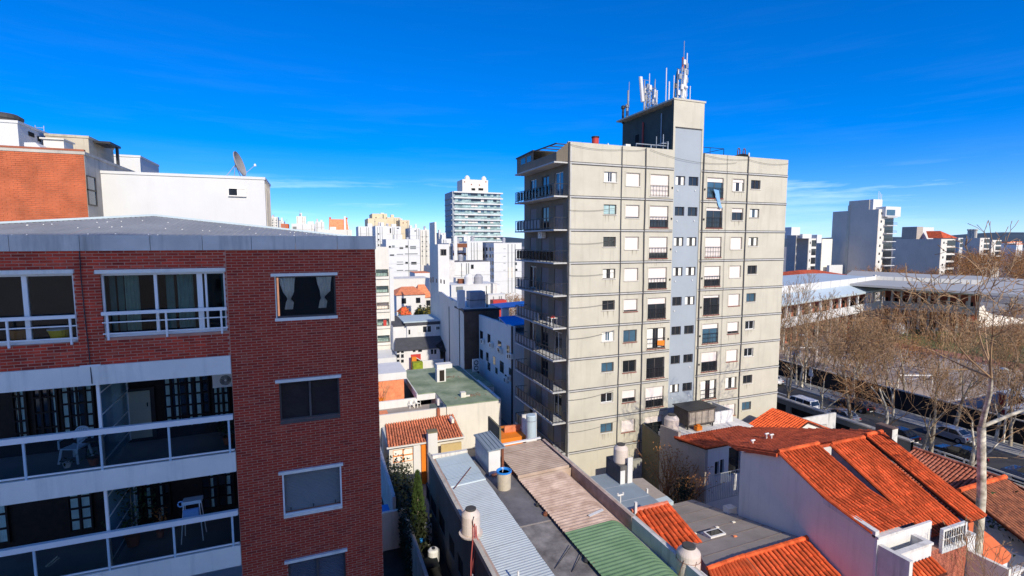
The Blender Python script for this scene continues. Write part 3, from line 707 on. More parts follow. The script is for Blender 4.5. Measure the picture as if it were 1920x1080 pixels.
# white block
t, x0, x1, zt = block('white_building', 'plain white rendered block with one small sliding window and a satellite dish on top', 'building', 187, 496, 331, 27.6, 3.2, 'paint_white', ops=[])
a = at(427,352,Y=27.55); b = at(462,369,Y=27.55)
w_ = MB(); w_.box(a.x,b.x,27.5,27.6,a.z-.04,a.z); w_.box(a.x,b.x,27.5,27.6,b.z,b.z+.05); w_.box(a.x,a.x+.04,27.5,27.6,b.z+.05,a.z-.04); w_.box(b.x-.04,b.x,27.5,27.6,b.z+.05,a.z-.04); w_.box((a.x+b.x)/2,b.x-.04,27.53,27.58,b.z+.05,a.z-.04)
wn = w_.build('window', M['metal_white'], t); MB().quad((a.x+.04,27.57,b.z+.05),((a.x+b.x)/2,27.57,b.z+.05),((a.x+b.x)/2,27.57,a.z-.04),(a.x+.04,27.57,a.z-.04)).build('pane', M['pane'], wn)
sp = MB(); 
for q in (.25,.9,1.6,2.4): sp.box(x1+.002,x1+.05,27.6+q,27.6+q+.12,18,zt-.02)
sp.build('pilaster', M['concrete_grey'], t)
# dish
c = at(446,308,Y=28.6); ds = thing('satellite_dish', 'grey satellite dish on a tripod at the right end of the white roof', 'satellite dish', (c.x, 28.6, zt))
d = MB(); nrm = Vector((.93,-.18,.28)).normalized(); u = nrm.cross(Vector((0,0,1))).normalized(); v = u.cross(nrm)
rows = []
for i in range(7):
    r_ = .62*i/6; rows.append([c + nrm*(.22*(i/6)**2-.1) + (u*math.cos(2*math.pi*k/24)+v*math.sin(2*math.pi*k/24))*r_ for k in range(24)])
for i in range(6):
    for k in range(24): d.quad(rows[i][k], rows[i][(k+1)%24], rows[i+1][(k+1)%24], rows[i+1][k])
for k in range(24): d.quad(rows[6][k], rows[6][(k+1)%24], rows[6][(k+1)%24]-nrm*.05, rows[6][k]-nrm*.05)
d.build('reflector', mat('dish_grey', (.30,.28,.27), var=.1, bump=0), ds, smooth=False)
tp = MB()
for q in (-.35,.0,.4): tp.tube([(c.x+q-.25, 28.6+(.3 if q == 0 else -.1), zt+.1), c-nrm*.12], .02, 5)
tp.build('tripod', M['galvanised'], ds)
fa = MB(); tip = c+nrm*.75-v*.25; fa.tube([c-v*.6, tip], .015, 5); fa.build('feed_arm', M['galvanised'], ds); MB().lathe(tip.x, tip.y, [(.05,tip.z-.05),(.06,tip.z),(.03,tip.z+.07)], 8).build('feed_horn', M['metal_white'], ds)
# things further back
t, x0, x1, zt = block('white_building', 'white stair tower with a dark tank on top, at far left', 'building', -60, 33, 228, 31, 4.5, 'paint_white', zb=18)
a = at(53,246,X=x1+.01); b = at(64,258,X=x1+.01); MB().box(x1+.002,x1+.03,a.y,b.y,b.z,a.z).build('window', M['dark_void'], t)
a = at(70,255,X=x1+.01); b = at(76,266,X=x1+.01); MB().box(x1+.002,x1+.03,a.y,b.y,b.z,a.z).build('window', M['dark_void'], t)
c = at(4,222,Y=33); tg = MB().lathe(c.x, 33, [(.75,zt+.12),(.75,zt+.45),(.8,zt+.5),(.8,zt+.62),(.6,zt+.75)], 20).build('water_tank', M['tank_dark']); tag(tg, 'dark water tank on the white stair tower at far left', 'water tank')
lad = MB(); a = at(66,236,Y=34); 
for q in (0,.35): lad.tube([(a.x+q,34,zt-1.0),(a.x+q,34,zt+.5)], .02, 5)
for q in range(4): lad.tube([(a.x,34,zt-.6+q*.33),(a.x+.35,34,zt-.6+q*.33)], .015, 5)
tag(lad.build('ladder', M['galvanised']), 'steel ladder over the edge of the white stair tower', 'ladder')
t, x0, x1, zt = block('concrete_block', 'streaked tan concrete roof block with a flat canopy behind the orange brick', 'building', 86, 166, 257, 33, 3.5, 'tan_concrete' if 'tan_concrete' in M else mat('tan_concrete', (.50,.44,.33), var=.1, scale=1, streak=.75, scol=(.16,.13,.09)).name, zb=18)
cn = MB(); cn.box(x1+.045, x1+.75, 33.6, 35.2, zt-.12, zt); cn.box(x1+.6,x1+.72,34.8,34.95,18,zt-.12); cn.build('canopy', M['dark_metal'], t)
t, x0, x1, zt = block('white_building', 'low white parapet block between the tan concrete block and the dish', 'building', 168, 263, 293, 38, 4, 'paint_white', zb=15)
MB().box(x1-.3,x1+.02,37.9,37.98,15,zt-.1).build('pilaster', M['paint_white'], t)
ch = at(92,272,Y=30); bx_ = MB().box(ch.x-.2,ch.x+.55,30,31,20,ch.z+.25).box(ch.x-.3,ch.x+.6,29.9,31.1,ch.z+.26,ch.z+.32).build('roof_hatch', M['paint_offwhite']); tag(bx_, 'small white roof hatch left of the tan concrete block', 'roof hatch')
w0_, w1_, w2_, w3_ = at(45,267,Y=29), at(66,267,Y=29), at(83,283,Y=29), at(45,283,Y=29); sb = MB().ext([w0_,w1_,w2_,V3_(w2_,-3),V3_(w3_,-3)],(0,.9,0)).build('parapet_wall', M['paint_white']); tag(sb, 'sloping white parapet in front of the white stair tower', 'parapet')
# ============================================================ CREAM TOWER
YT, TX0, TX1 = 38.0, 19.87, 44.85
tw = thing('apartment_tower', 'ten storey cream apartment tower with a pale blue central strip and dark side balconies', 'apartment tower', (32, YT+5, 0))
ZK = [28.7-2.8*k for k in range(11)]
SX0, SX1 = 30.75, 33.78
W1,W2,W3,G1,G2,W4,W5,W6 = (23.36,24.64),(25.6,27.03),(28.17,30.19),(30.96,32.05),(32.45,33.58),(34.6,36.55),(37.73,39.15),(40.02,41.25)
rng = random.Random(21)
ops = []; strip = []
sty1 = ['white','plain','plain','plain','plain','white','plain','white','plain']
fr2 = [1,.85,1,1,.82,0,0,.6,1]; fr3 = [1,.6,.72,.66,.26,0,0,.6,.3]
fr4 = [.18,.12,1,.62,.1,.22,.5,0,0]; fr5 = [.22,.28,1,1,1,.74,1,0,1]
sty6 = ['bars','plain','plain','plain','plain','white','white','plain','plain']
for k in range(9):
    z = ZK[k]
    for (x0, x1), hb_ in ((W1,1.5),(W2,1.75),(W3,2.58),(W4,2.55),(W5,1.80),(W6,1.5)):
        if k == 8 and (x0 == W4[0]): continue
        ops.append((x0, x1, z-hb_, z-.63))
    for (x0, x1) in (G1, G2): strip.append((x0, x1, z-1.47, z-.64))
doorg = (28.3, 30.1, .2, 2.4)
wl = MB()
wl.wall('Y', YT, TX0, SX0, 0, 30.35, [o for o in ops if o[0] < SX0], .22)
wl.wall('Y', YT, SX1, TX1, 0, 30.25, [o for o in ops if o[0] > SX1], .22)
wl.wall('Y', YT+.06, SX0-.02, SX1+.02, 0, 3.2, [], 0)
wl.quad((TX1,YT,0),(TX1,YT+9.5,0),(TX1,YT+9.5,30.25),(TX1,YT,30.25))
wl.quad((TX0,YT+9.5,0),(TX1,YT+9.5,0),(TX1,YT+9.5,30.2),(TX0,YT+9.5,30.2))
wl.box(TX0, SX0, YT+.25, YT+.26, 29.0, 30.34); wl.box(SX1, TX1, YT+.25, YT+.26, 29.0, 30.24)
wl.box(TX0, SX0-.2, YT+.002, YT+.248, 30.33, 30.36); wl.box(SX1+.2, TX1, YT+.002, YT+.248, 30.23, 30.26)
wl.build('wall', M['cream_wall'], tw)
st = MB(); st.wall('Y', YT+.05, SX0, SX1, 3.2, 32.35, strip, .15); st.build('blue_strip', M['blue_grey'], tw, label='pale blue central wall strip')
rf = MB(); rf.box(TX0+.02, TX1-.02, YT+.3, YT+9.45, 28.75, 28.95); rf.build('roof', M['concrete_grey'], tw)
# windows
for k in range(9):
    z = ZK[k]
    pans = ['pane','pane','pane','pane_blue']
    add_window(tw, W1[0], YT, z-1.5, W1[1]-W1[0], .87, sty1[k], 0, pane='pane_green' if k == 1 else rng.choice(pans), sill='paint_offwhite', curtain='curtain' if k in (0,3,5) else None)
    add_window(tw, W2[0], YT, z-1.75, W2[1]-W2[0], 1.12, 'plain', fr2[k], pane=rng.choice(pans), sill='sill_red' if k > 3 else 'paint_offwhite')
    add_window(tw, W3[0], YT, z-2.58, W3[1]-W3[0], 1.95, 'french', fr3[k], pane=rng.choice(pans), sill='sill_red' if k not in (0,) else 'paint_offwhite', curtain='curtain' if k == 5 else None)
    if k < 8: add_window(tw, W4[0], YT, z-2.55, W4[1]-W4[0], 1.92, 'french', fr4[k], pane='pane_blue' if k in (0,5) else 'pane', sill='sill_red', curtain='curtain' if k == 7 else None)
    add_window(tw, W5[0], YT, z-1.8, W5[1]-W5[0], 1.17, 'plain', fr5[k], pane='pane', sill='sill_red' if k > 3 else 'paint_offwhite', curtain='curtain' if k in (0,7) else None)
    add_window(tw, W6[0], YT, z-1.5, W6[1]-W6[0], .87, sty6[k], 0, pane=rng.choice(pans), sill='paint_offwhite', curtain='curtain' if k in (1,2) else None)
    add_window(tw, G1[0], YT+.05, z-1.47, G1[1]-G1[0], .83, 'grey', 0, pane='pane', curtain='curtain' if k in (0,2,3,7) else None)
    add_window(tw, G2[0], YT+.05, z-1.47, G2[1]-G2[0], .83, 'grey', 0, pane='pane', curtain='curtain' if k in (2,3,4) else None)
# rain stains under the sills: thin washes of dirt on the render
mat('rain_stain', (.33,.29,.215), var=.2, scale=3, streak=.5, scol=(.25,.21,.15))
rs_ = MB()
for o in ops:
    if rng.random() < .75 and o[2] > 3:
        for _ in range(rng.choice((3,4,6))):
            x = rng.uniform(o[0]+.05, o[1]-.12); wd_ = rng.uniform(.03,.09); ln_ = rng.uniform(.25,.75)
            rs_.poly([(x,YT-.004,o[2]-.07),(x+wd_,YT-.004,o[2]-.07),(x+wd_*.6,YT-.004,o[2]-.07-ln_),(x+wd_*.4,YT-.004,o[2]-.07-ln_)])
rs_.build('rain_stains', M['rain_stain'], tw, kind='stuff')
# surrounds (raised render bands) around larger windows
for o in ops:
    if o[1]-o[0] > 1.3 and o[2] > 4:
        s = MB(); a = .14; x0,x1,z0,z1 = o
        for q in ((x0-a,x0-.03,z0-.02,z1+a),(x1+.03,x1+a,z0-.02,z1+a),(x0-.03,x1+.03,z1+.03,z1+a)): s.box(q[0],q[1],YT-.022,YT+.0,q[2],q[3])
        s.build('window_surround', M['cream_wall'], tw)
# floor lines, ledges and joints
for k in range(10):
    z = ZK[k]
    l = MB()
    for a, b in ((TX0+.12, SX0-.08), (SX1+.1, TX1)):
        l.box(a, b, YT-.07, YT-.003, z-.13, z-.02, 0); l.box(a, b, YT-.05, YT-.002, z-.018, z+.045, 1); l.box(a, b, YT-.03, YT-.002, z-.20, z-.132, 1)
    l.build('floor_ledge', [M['slab_edge'], mat('joint_dark', (.10,.095,.09), var=.3) if 'joint_dark' not in M else M['joint_dark']], tw)
for x, r in ((25.1,.035),(27.58,.05),(34.05,.06),(39.5,.05),(TX0+.06,.07),(36.9,.015)):
    p = MB(); zz = [30.3-30.0*i/20 for i in range(21)]
    p.tube([(x+rng.uniform(-.03,.03), YT-.09, z) for z in zz], r, 5); p.build('drain_pipe', M['joint_dark'], tw)
MB().box(TX0+.14,TX0+.30,YT-.04,YT-.001,0,30.3).build('corner_pilaster', M['slab_edge'], tw)
# cables sagging over the facade
def sag(x0, z0, x1, z1, s, y=YT-.12, n=14): return [(x0+(x1-x0)*i/n, y, z0+(z1-z0)*i/n - s*4*(i/n)*(1-i/n)) for i in range(n+1)]
for (x0, z0, x1, z1, s) in ((20,30.1,25.1,30.0,.18),(25.1,30.0,27.6,30.2,.1),(28,30.2,38,29.6,.5),(34.2,30.1,39.5,30.0,.2),(39.5,30,44.8,29.9,.25),(20.0,24.7,24.6,25.0,.15),(20.0,21.9,24.6,22.2,.15),(20.0,19.2,24.6,19.4,.15),(20,13.7,24.6,14.2,.18),(20,8.3,24.6,8.7,.18),(20,16.4,24.6,16.7,.12),(20,5.4,25,5.8,.2)):
    MB().tube(sag(x0,z0,x1,z1,s), .014, 4, cap=False).build('cable', M['joint_dark'], tw)
for k in range(9):
    for x, dz in ((30.55,1.75),(34.3,1.75)): 
        if rng.random() < .7: MB().lathe(x, YT-.03, [(.07,ZK[k]-dz-.08),(.07,ZK[k]-dz+.08)], 8).build('vent', M['dark_metal'], tw)
    for x, dz in ((31.2,1.95),(33.2,1.9)): 
        if rng.random() < .6: MB().box(x-.06,x+.06,YT-.01,YT+.05,ZK[k]-dz-.06,ZK[k]-dz+.06).build('vent', M['paint_white'], tw)
# hanging blue towel & flower pots on railings
s = MB(); s.slab([(35.3,YT-.1,27.0),(35.9,YT-.12,26.9),(36.1,YT-.14,25.9),(35.8,YT-.13,25.85)], .01); s.quad((35.5,YT-.09,26.4),(35.9,YT-.09,26.4),(36.4,YT-.12,25.2),(36.0,YT-.12,25.3)); tag(s.build('towel', M['light_blue_fabric']), 'light blue towel hung over the top right window railing of the cream tower', 'towel')
s = MB(); s.quad((29.3,YT-.06,14.9-2.3),(30.1,YT-.06,14.9-2.4),(30.1,YT-.06,14.9-1.9),(29.3,YT-.06,14.9-1.85)); tag(MB().ext([(29.3,YT-.05,12.45),(30.1,YT-.05,12.35),(30.1,YT-.05,12.85),(29.3,YT-.05,12.9)],(0,-.03,0)).build('cloth', M['orange_paint']), 'orange cloth hung on a window railing halfway down the cream tower', 'cloth')
# left face with balconies
lops = []; 
for k in range(9):
    zf = ZK[k+1]
    for (a, b) in ((38.9,40.5),(41.7,43.3),(44.5,46.0)): lops.append((a, b, zf+.02, zf+2.15))
lw = MB(); pops = [(43.9,44.9,29.0,30.0),(45.3,46.4,29.0,30.0)]
lw.wall('X', TX0, YT, YT+9.5, 0, 28.75, lops, .2); lw.wall('X', TX0-.8, YT+.6, YT+9.5, 28.75, 29.55, [], 0); lw.wall('X', TX0-.8, 43.4, YT+9.5, 29.55, 30.35, [(43.9,44.9,29.57,30.1),(45.3,46.4,29.57,30.1)], .15)
lw.box(TX0-.8, TX0, 47.4, 47.5, 28.75, 30.3); lw.quad((TX0-.8,YT+.6,28.75),(TX0,YT+.02,28.75),(TX0,YT+.02,30.3),(TX0-.8,YT+.6,29.55))
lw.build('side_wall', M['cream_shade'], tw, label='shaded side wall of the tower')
MB().slab([(TX0-.9,43.3,30.5),(TX0+2.5,43.3,30.5),(TX0+2.5,47.6,30.4),(TX0-.9,47.6,30.4)],.12).build('penthouse_roof', M['dark_metal'], tw)
pg = MB()
for y in (39.2,40.4,41.6,42.8): pg.bar((TX0-.7,y,30.35),(TX0+2.5,y,30.35),.08)
pg.bar((TX0-.7,38.8,30.3),(TX0-.7,43.3,30.4),.10); pg.build('pergola', M['dark_metal'], tw)
MB().box(TX0-.82,TX0-.805,43.9,44.9,29.57,30.1).box(TX0-.82,TX0-.805,45.3,46.4,29.57,30.1).build('penthouse_glass', M['pane_blue'], tw)
door_me = None
fmD = MB(); t = .06; WD, HD = 1.58, 2.12
fmD.box(.08,.14,0,t,0,HD); fmD.box(.08,.14,WD-t,WD,0,HD); fmD.box(.08,.14,t,WD-t,HD-t,HD); fmD.box(.08,.14,WD/2-.04,WD/2+.04,0,HD-t); fmD.box(.08,.14,t,WD-t,0,t)
door_w = fmD.mesh('balcony_door', M['metal_white']); door_d = fmD.mesh('balcony_door', M['frame_dark'])
gp = MB().box(.115,.125,.02,WD-.02,.02,HD-.02); pane_d = gp.mesh('pane', M['pane']); pane_b = gp.mesh('pane', M['pane_blue'])
shm = MB(); n = 26
for i in range(n): a = HD*i/n; b = HD*(i+1)/n; shm.quad((.06,.02,a),(.06,WD-.02,a),(.045,WD-.02,a+.06),(.045,.02,a+.06)); shm.quad((.045,.02,a+.06),(.045,WD-.02,a+.06),(.06,WD-.02,b),(.06,.02,b))
shut_d = shm.mesh('shutter', mat('shutter_taupe', (.27,.225,.21), var=.08, bump=0, rough=.7))
for k in range(9):
    zf = ZK[k+1]
    for j, (a, b) in enumerate(((38.9,40.5),(41.7,43.3),(44.5,46.0))):
        o = inst('balcony_door', door_w if (k*3+j) % 3 != 1 else door_d, tw, (TX0, a+.01, zf+.02))
        c = bpy.data.objects.new('pane', pane_b if k == 0 else pane_d); COL.objects.link(c); c.parent = o
        if k > 0 and rng.random() < .62: c = bpy.data.objects.new('shutter', shut_d); COL.objects.link(c); c.parent = o
    # slab and railing
    s = MB(); s.box(TX0-1.28, TX0-.002, YT+.05, YT+8.9, zf-.13, zf-.005); s.build('balcony_slab', M['slab_edge'], tw)
    r = MB(); xr = TX0-1.22; h = 1.0
    r.box(xr-.035,xr+.02,YT+.1,YT+8.8,zf+h-.06,zf+h); r.box(xr-.025,xr+.015,YT+.1,YT+8.8,zf+.10,zf+.15)
    for y in (YT+.1,YT+8.8): r.box(xr,TX0,y-.02,y+.02,zf+h-.04,zf+h); r.box(xr,TX0,y-.015,y+.015,zf+.1,zf+.13)
    nb = 12
    for i in range(nb+1): y = YT+.1+8.7*i/nb; r.box(xr-.03,xr+.016,y-.025,y+.025,zf-.004,zf+h-.06)
    for q in (.3,.6,.9):
        for y in (YT+.1,YT+8.8): r.box(xr+q-.012,xr+q+.012,y-.012,y+.012,zf,zf+h-.04)
    rl = r.build('railing', M['dark_metal'], tw)
    lo, hi, pm_ = [(.6,8.7,'glass_guard'),(3.0,8.7,'panel_mist'),(.2,8.7,'glass_guard'),(5.6,8.7,'panel_mist'),(3.2,8.7,'panel_mist'),(4.0,8.7,'panel_mist'),(.2,8.7,'panel_tan'),(.2,8.7,'panel_tan'),(.2,8.7,'panel_tan')][k]
    if pm_ not in M: mat(pm_, (.30,.30,.29) if pm_ == 'panel_mist' else (.17,.15,.12), var=.15, scale=2, bump=0)
    pl = MB(); 
    y = YT+lo
    while y < YT+hi-.1:
        y2 = min(y+.70, YT+hi); pl.box(xr+.022, xr+.034, y+.03, y2-.03, zf+.14, zf+h-.10); y = y2
    pl.build('guard_panel', M[pm_], rl)
MB().box(TX0-1.28, TX0-.002, YT+.05, YT+8.9, 28.57, 28.69).build('balcony_slab', M['slab_edge'], tw, label='canopy slab over the top balcony')
acm = MB().box(TX0-.45,TX0-.03,42.3,43.1,ZK[2]-.72,ZK[2]-.15).build('body', M['metal_white'], thing('air_conditioner', 'small air conditioner under the third balcony slab of the cream tower', 'air conditioner', (TX0-.2,42.7,ZK[2]-.72)))
MB().tube([(TX0-.46,42.7+.2*math.cos(i*.5),ZK[2]-.43+.2*math.sin(i*.5)) for i in range(13)],.012,4).build('fan_grille', M['dark_metal'], acm.parent)
fl = MB(); rr = random.Random(5)
ft = thing('balcony_table', 'small table with a red cloth on a lower left balcony of the cream tower', 'table', (TX0-.7,39.4,ZK[5]))
MB().box(TX0-1.0,TX0-.4,39.0,39.8,ZK[5]+.68,ZK[5]+.72).build('table_top', M['metal_white'], ft)
MB().box(TX0-.95,TX0-.6,39.1,39.5,ZK[5]+.721,ZK[5]+.85).build('cloth', M['red_paint'], ft)
for q in ((-.95,39.05),(-.45,39.05),(-.95,39.75),(-.45,39.75)): MB().box(TX0+q[0]-.02,TX0+q[0]+.02,q[1]-.02,q[1]+.02,ZK[5],ZK[5]+.68).build('leg', M['metal_white'], ft)
# right side stub balconies seen past the corner
for k in range(9):
    zf = ZK[k]; s = MB(); s.box(TX1+.002, TX1+1.1, YT+.9, YT+5.2, zf-.1, zf+.02); b_ = s.build('balcony_slab', M['concrete_white'], tw)
    if k in (1,2,5):
        r = MB(); xx = TX1+1.05
        r.box(xx-.02,xx+.02,YT+.95,YT+5.1,zf+.96,zf+1.0)
        for i in range(9): y = YT+.95+4.1*i/8; r.box(xx-.015,xx+.015,y-.015,y+.015,zf+.02,zf+.96)
        for y in (YT+.95,):
            r.box(TX1,xx,y-.015,y+.015,zf+.96,zf+1.0)
            for i in range(4): x = TX1+.2+.25*i; r.box(x-.012,x+.012,y-.012,y+.012,zf+.02,zf+.96)
        r.build('railing', M['dark_metal'], tw)
# lift shaft tower on the roof
sh = MB(); sx0, sx1 = 30.52, 33.98; zt = 34.95
sh.box(sx0, SX0-.002, YT+.001, YT+.3, 28.5, zt-.15); sh.box(SX1+.002, sx1, YT+.001, YT+.3, 28.5, zt-.15); sh.box(SX0-.002, SX1+.002, YT+.001, YT+.3, 32.36, zt-.15)
sh.box(sx0+.7, sx1, YT+.31, YT+9.2, 28.9, zt-.2)
sh.box(sx0-.05, sx1+.12, YT-.06, YT+9.3, zt-.148, zt)
sh.build('lift_shaft', M['cream_wall'], tw)
MB().box(SX0-.03,SX1+.03,YT-.02,YT+.049,32.36,32.44).build('shaft_lintel', M['joint_dark'], tw)
ss = MB(); ss.quad((sx0+.69,YT+.32,28.9),(sx0+.69,YT+9.2,28.9),(sx0+.69,YT+9.2,zt-.22),(sx0+.69,YT+.32,zt-.22)); ss.quad((sx0-.004,YT+.002,29),(sx0-.004,YT+.3,29),(sx0-.004,YT+.3,zt-.16),(sx0-.004,YT+.002,zt-.16))
ss.build('shaft_side', mat('shaft_green', (.07,.085,.075), var=.2, scale=.8, streak=.3), tw)
MB().box(sx0+.66,sx0+.685,YT+6.2,YT+6.8,32.2,33.0).build('louvre', M['dark_void'], tw)
# roof kit on the platform in front of the shaft side
pk = MB()
for y in (38.6,39.6,40.8,42.2): pk.tube([(29.9,y,28.95),(29.9,y,30.9+(.9 if y < 39.8 else 0))], .035, 5)
pk.tube([(29.6,38.45,30.95),(30.4,38.45,30.95)], .04, 5); pk.tube([(26.9,38.5,28.95),(26.9,38.5,30.75),(30.3,38.5,30.75),(30.3,38.5,29.0)], .05, 6); pk.tube([(28.5,38.5,28.95),(28.5,38.5,30.75)], .05, 6)
pk.tube([(30.2,38.3,29),(30.2,38.3,31.1),(30.2,40.5,31.1),(31.1,40.5,31.1),(31.1,40.5,34.2)], .05, 6)
pk.build('roof_pipework', M['galvanised'], tw)
MB().tube([(31.1,43.4,29),(31.1,43.4,34.0)], .09, 8).build('red_pipe', mat('pipe_red', (.42,.09,.08), var=.1), tw)
for i, x in enumerate((28.0, 29.0)):
    MB().box(x-.28,x+.28,38.9,39.3,28.96,29.9 if i else 30.2).build('roof_cabinet', M['metal_white'], tw)
MB().box(26.3,26.8,39.2,39.6,28.96,30.8).build('roof_cabinet', M['metal_white'], tw); MB().box(24.6,24.7,39.5,39.6,28.96,30.8).build('roof_post', M['metal_white'], tw)
MB().box(23.6,30.4,42.2,46.8,28.96,30.9).build('plant_room', M['dark_metal'], tw)
ch = thing('chimney', 'red cylindrical chimney cowl on the roof of the cream tower', 'chimney', (22.9,38.8,28.95))
MB().lathe(22.9,38.8,[(.30,28.95),(.30,31.0)],14).build('flue', M['red_paint'], ch); MB().lathe(22.9,38.8,[(.34,31.0),(.34,31.12),(.2,31.15)],14).build('cap', M['dark_metal'], ch)
rr_ = MB()
for a, b in (((34.3,39.2),(37.6,39.2)),((37.6,39.2),(37.6,42))):
    rr_.tube([(a[0],a[1],31.1),(b[0],b[1],31.1)], .03, 5); rr_.tube([(a[0],a[1],28.95),(a[0],a[1],31.1)], .03, 5); rr_.tube([(b[0],b[1],28.95),(b[0],b[1],31.1)], .03, 5)
rr_.tube([(35.9,39.2,28.95),(35.9,39.2,31.1)], .025, 5); rr_.build('roof_railing', M['dark_metal'], tw)
# black clutter with hoops at right of the roof
ht = thing('roof_vents', 'pair of looped vent pipes with black cover on the right half of the tower roof', 'vent pipes', (39.2,38.6,28.95))
for x in (38.9,39.6): MB().tube([(x-.14,38.6,30.2),(x-.14,38.6,30.9),(x-.1,38.6,31.08),(x,38.6,31.15),(x+.1,38.6,31.08),(x+.14,38.6,30.9),(x+.14,38.6,30.3)], .05, 6).build('vent_pipe', M['rust_metal'], ht)
MB().ext([(37.6,38.35,30.2),(40.0,38.35,30.2),(39.9,38.35,30.55),(39.2,38.35,30.62),(38.5,38.35,30.4)],(0,.6,0)).build('cover', M['dark_void'], ht); MB().tube([(40.1,38.5,29),(40.1,38.5,30.75)], .09, 6).build('post', M['pipe_white'], ht)
# ------------------------------------------------------------ antennas on the shaft roof
def pole(mb, x, y, z0, z1, r=.03): mb.tube([(x,y,z0),(x,y,z1)], r, 5)
def mast(name, label, x, y, z0, seed, panels, poles, lattice):
    t = thing(name, label, 'antenna mast', (x, y, z0)); q = random.Random(seed)
    fr = MB()
    for a in range(3): pole(fr, x+.35*math.cos(a*2.09), y+.35*math.sin(a*2.09), z0, z0+lattice, .05)
    for i in range(int(lattice/.4)):
        for a in range(3):
            p = lambda k, z: (x+.35*math.cos(k*2.09), y+.35*math.sin(k*2.09), z)
            fr.tube([p(a, z0+.4*i), p(a+1, z0+.4*i+.4)], .028, 4)
    fr.build('lattice', M['galvanised'], t)
    for (dx, dy, zb, h, w_, tilt) in panels:
        b = MB(); n = 10; c0 = Vector((x+dx, y+dy, z0+zb)); c1 = c0+Vector((tilt, 0, h))
        b.tube([c0, c0+Vector((0,0,.03)), c1-Vector((0,0,.03)), c1], [w_*.55,w_,w_,w_*.55], 8); b.build('panel_antenna', M['antenna_white'], t)
        k = MB(); k.tube([c0+Vector((.0,.12,.2)), (x,y,z0+zb+.2)], .025, 4); k.tube([c1+Vector((0,.12,-.2)), (x,y,z0+zb+h-.2)], .025, 4); k.build('bracket', M['antenna_grey'], t)
    for (dx, dy, zb, h, r) in poles:
        m_ = MB(); pole(m_, x+dx, y+dy, z0+zb, z0+zb+h, r); m_.build('whip_antenna', M['antenna_grey' if int(dx*20) % 2 else 'antenna_white'], t)
    for i in range(9):
        a, zz = q.uniform(0,6.28), z0+lattice*q.uniform(.1,1.1); bx_ = Vector((x+.5*math.cos(a), y+.5*math.sin(a), zz))
        MB().box(bx_.x-.13,bx_.x+.13,bx_.y-.09,bx_.y+.09,bx_.z-.22,bx_.z+.22).build('radio_unit', M['antenna_white'] if i % 2 else M['antenna_grey'], t)
    for i in range(14):
        a = q.uniform(0,6.28); MB().tube([(x+.4*math.cos(a),y+.4*math.sin(a),z0+lattice*.9),(x+.6*math.cos(a),y+.6*math.sin(a),z0+.6),(x+.25*math.cos(a+1),y+.3*math.sin(a+1),z0+.1),(x+.7*math.cos(a+.6),y+.5*math.sin(a),z0)], .02, 4).build('cable', M['pipe_white'] if i % 2 else M['dark_metal'], t)
    for (dx, zz) in ((.15, lattice*.4), (-.2, lattice*.1)):
        MB().lathe(x+dx, y-.5, [(.02,z0+zz-.17),(.17,z0+zz-.1),(.2,z0+zz),(.17,z0+zz+.1),(.02,z0+zz+.17)], 10).build('microwave_drum', M['antenna_white'], t)
    for i in range(3): MB().bar((x-.5,y-.1*i,z0+lattice*(.5+.2*i)),(x+.6,y-.1*i,z0+lattice*(.5+.2*i)),.04).build('cross_arm', M['antenna_grey'], t)
    return t
ZR = 34.95
mast('antenna_mast', 'left cluster of white panel antennas and cables on the tower shaft roof', 31.7, 43.2, ZR, 1, [(-1.0,-.2,.9,2.4,.18,-.3),(.3,-.4,.6,1.6,.10,0),(.9,.1,.8,1.5,.10,0)], [(-.1,0,.5,3.3,.04),(.75,.2,0,3.4,.04),(.35,-.3,0,3.0,.05),(-.45,.2,0,2.6,.05),(-.75,-.1,0,3.0,.06),(1.1,.3,0,2.2,.04)], 2.6)
mast('antenna_mast', 'right antenna cluster with a red and white pole on the tower shaft roof', 32.2, 39.2, ZR, 2, [(-.05,-.35,.3,2.7,.14,.25),(.35,-.2,.5,2.2,.10,.08)], [(.7,.1,0,4.6,.05),(-1.6,.1,0,3.0,.045),(.25,0,2.8,2.8,.03),(-.5,-.2,0,2.9,.05),(-1.1,.3,0,1.9,.06),(-.8,.0,0,2.4,.04),(1.0,-.1,0,1.6,.04)], 3.2)
tp = MB(); tp.tube([(32.3,39.15,ZR+3.0),(32.3,39.15,ZR+4.1)], .09, 6); tag(tp.build('antenna_tube', M['pipe_red']), 'red and white antenna tube at the top of the right antenna cluster', 'antenna')
tv = thing('thin_antenna', 'thin whip antenna at the left end of the tower shaft roof', 'antenna', (31.4,46.4,ZR))
MB().tube([(31.4,46.4,ZR),(31.4,46.4,ZR+3.9)], .03, 5).build('pole', M['antenna_grey'], tv); MB().tube([(31.3,46.4,ZR+1.5),(31.3,46.4,ZR+3.0)], .10, 6).build('sleeve', M['antenna_grey'], tv)
cw = thing('flue_pair', 'pair of dark flues with cowls at the far left end of the shaft roof', 'flues', (31.3,47.2,ZR-.2))
for x, h in ((31.1,1.2),(31.6,1.4)): MB().lathe(x,47.0,[(.12,ZR-.3),(.12,ZR+h),(.22,ZR+h+.05),(.22,ZR+h+.3),(.08,ZR+h+.4)],8).build('flue', M['antenna_grey' if x > 31.2 else 'dark_metal'], cw)
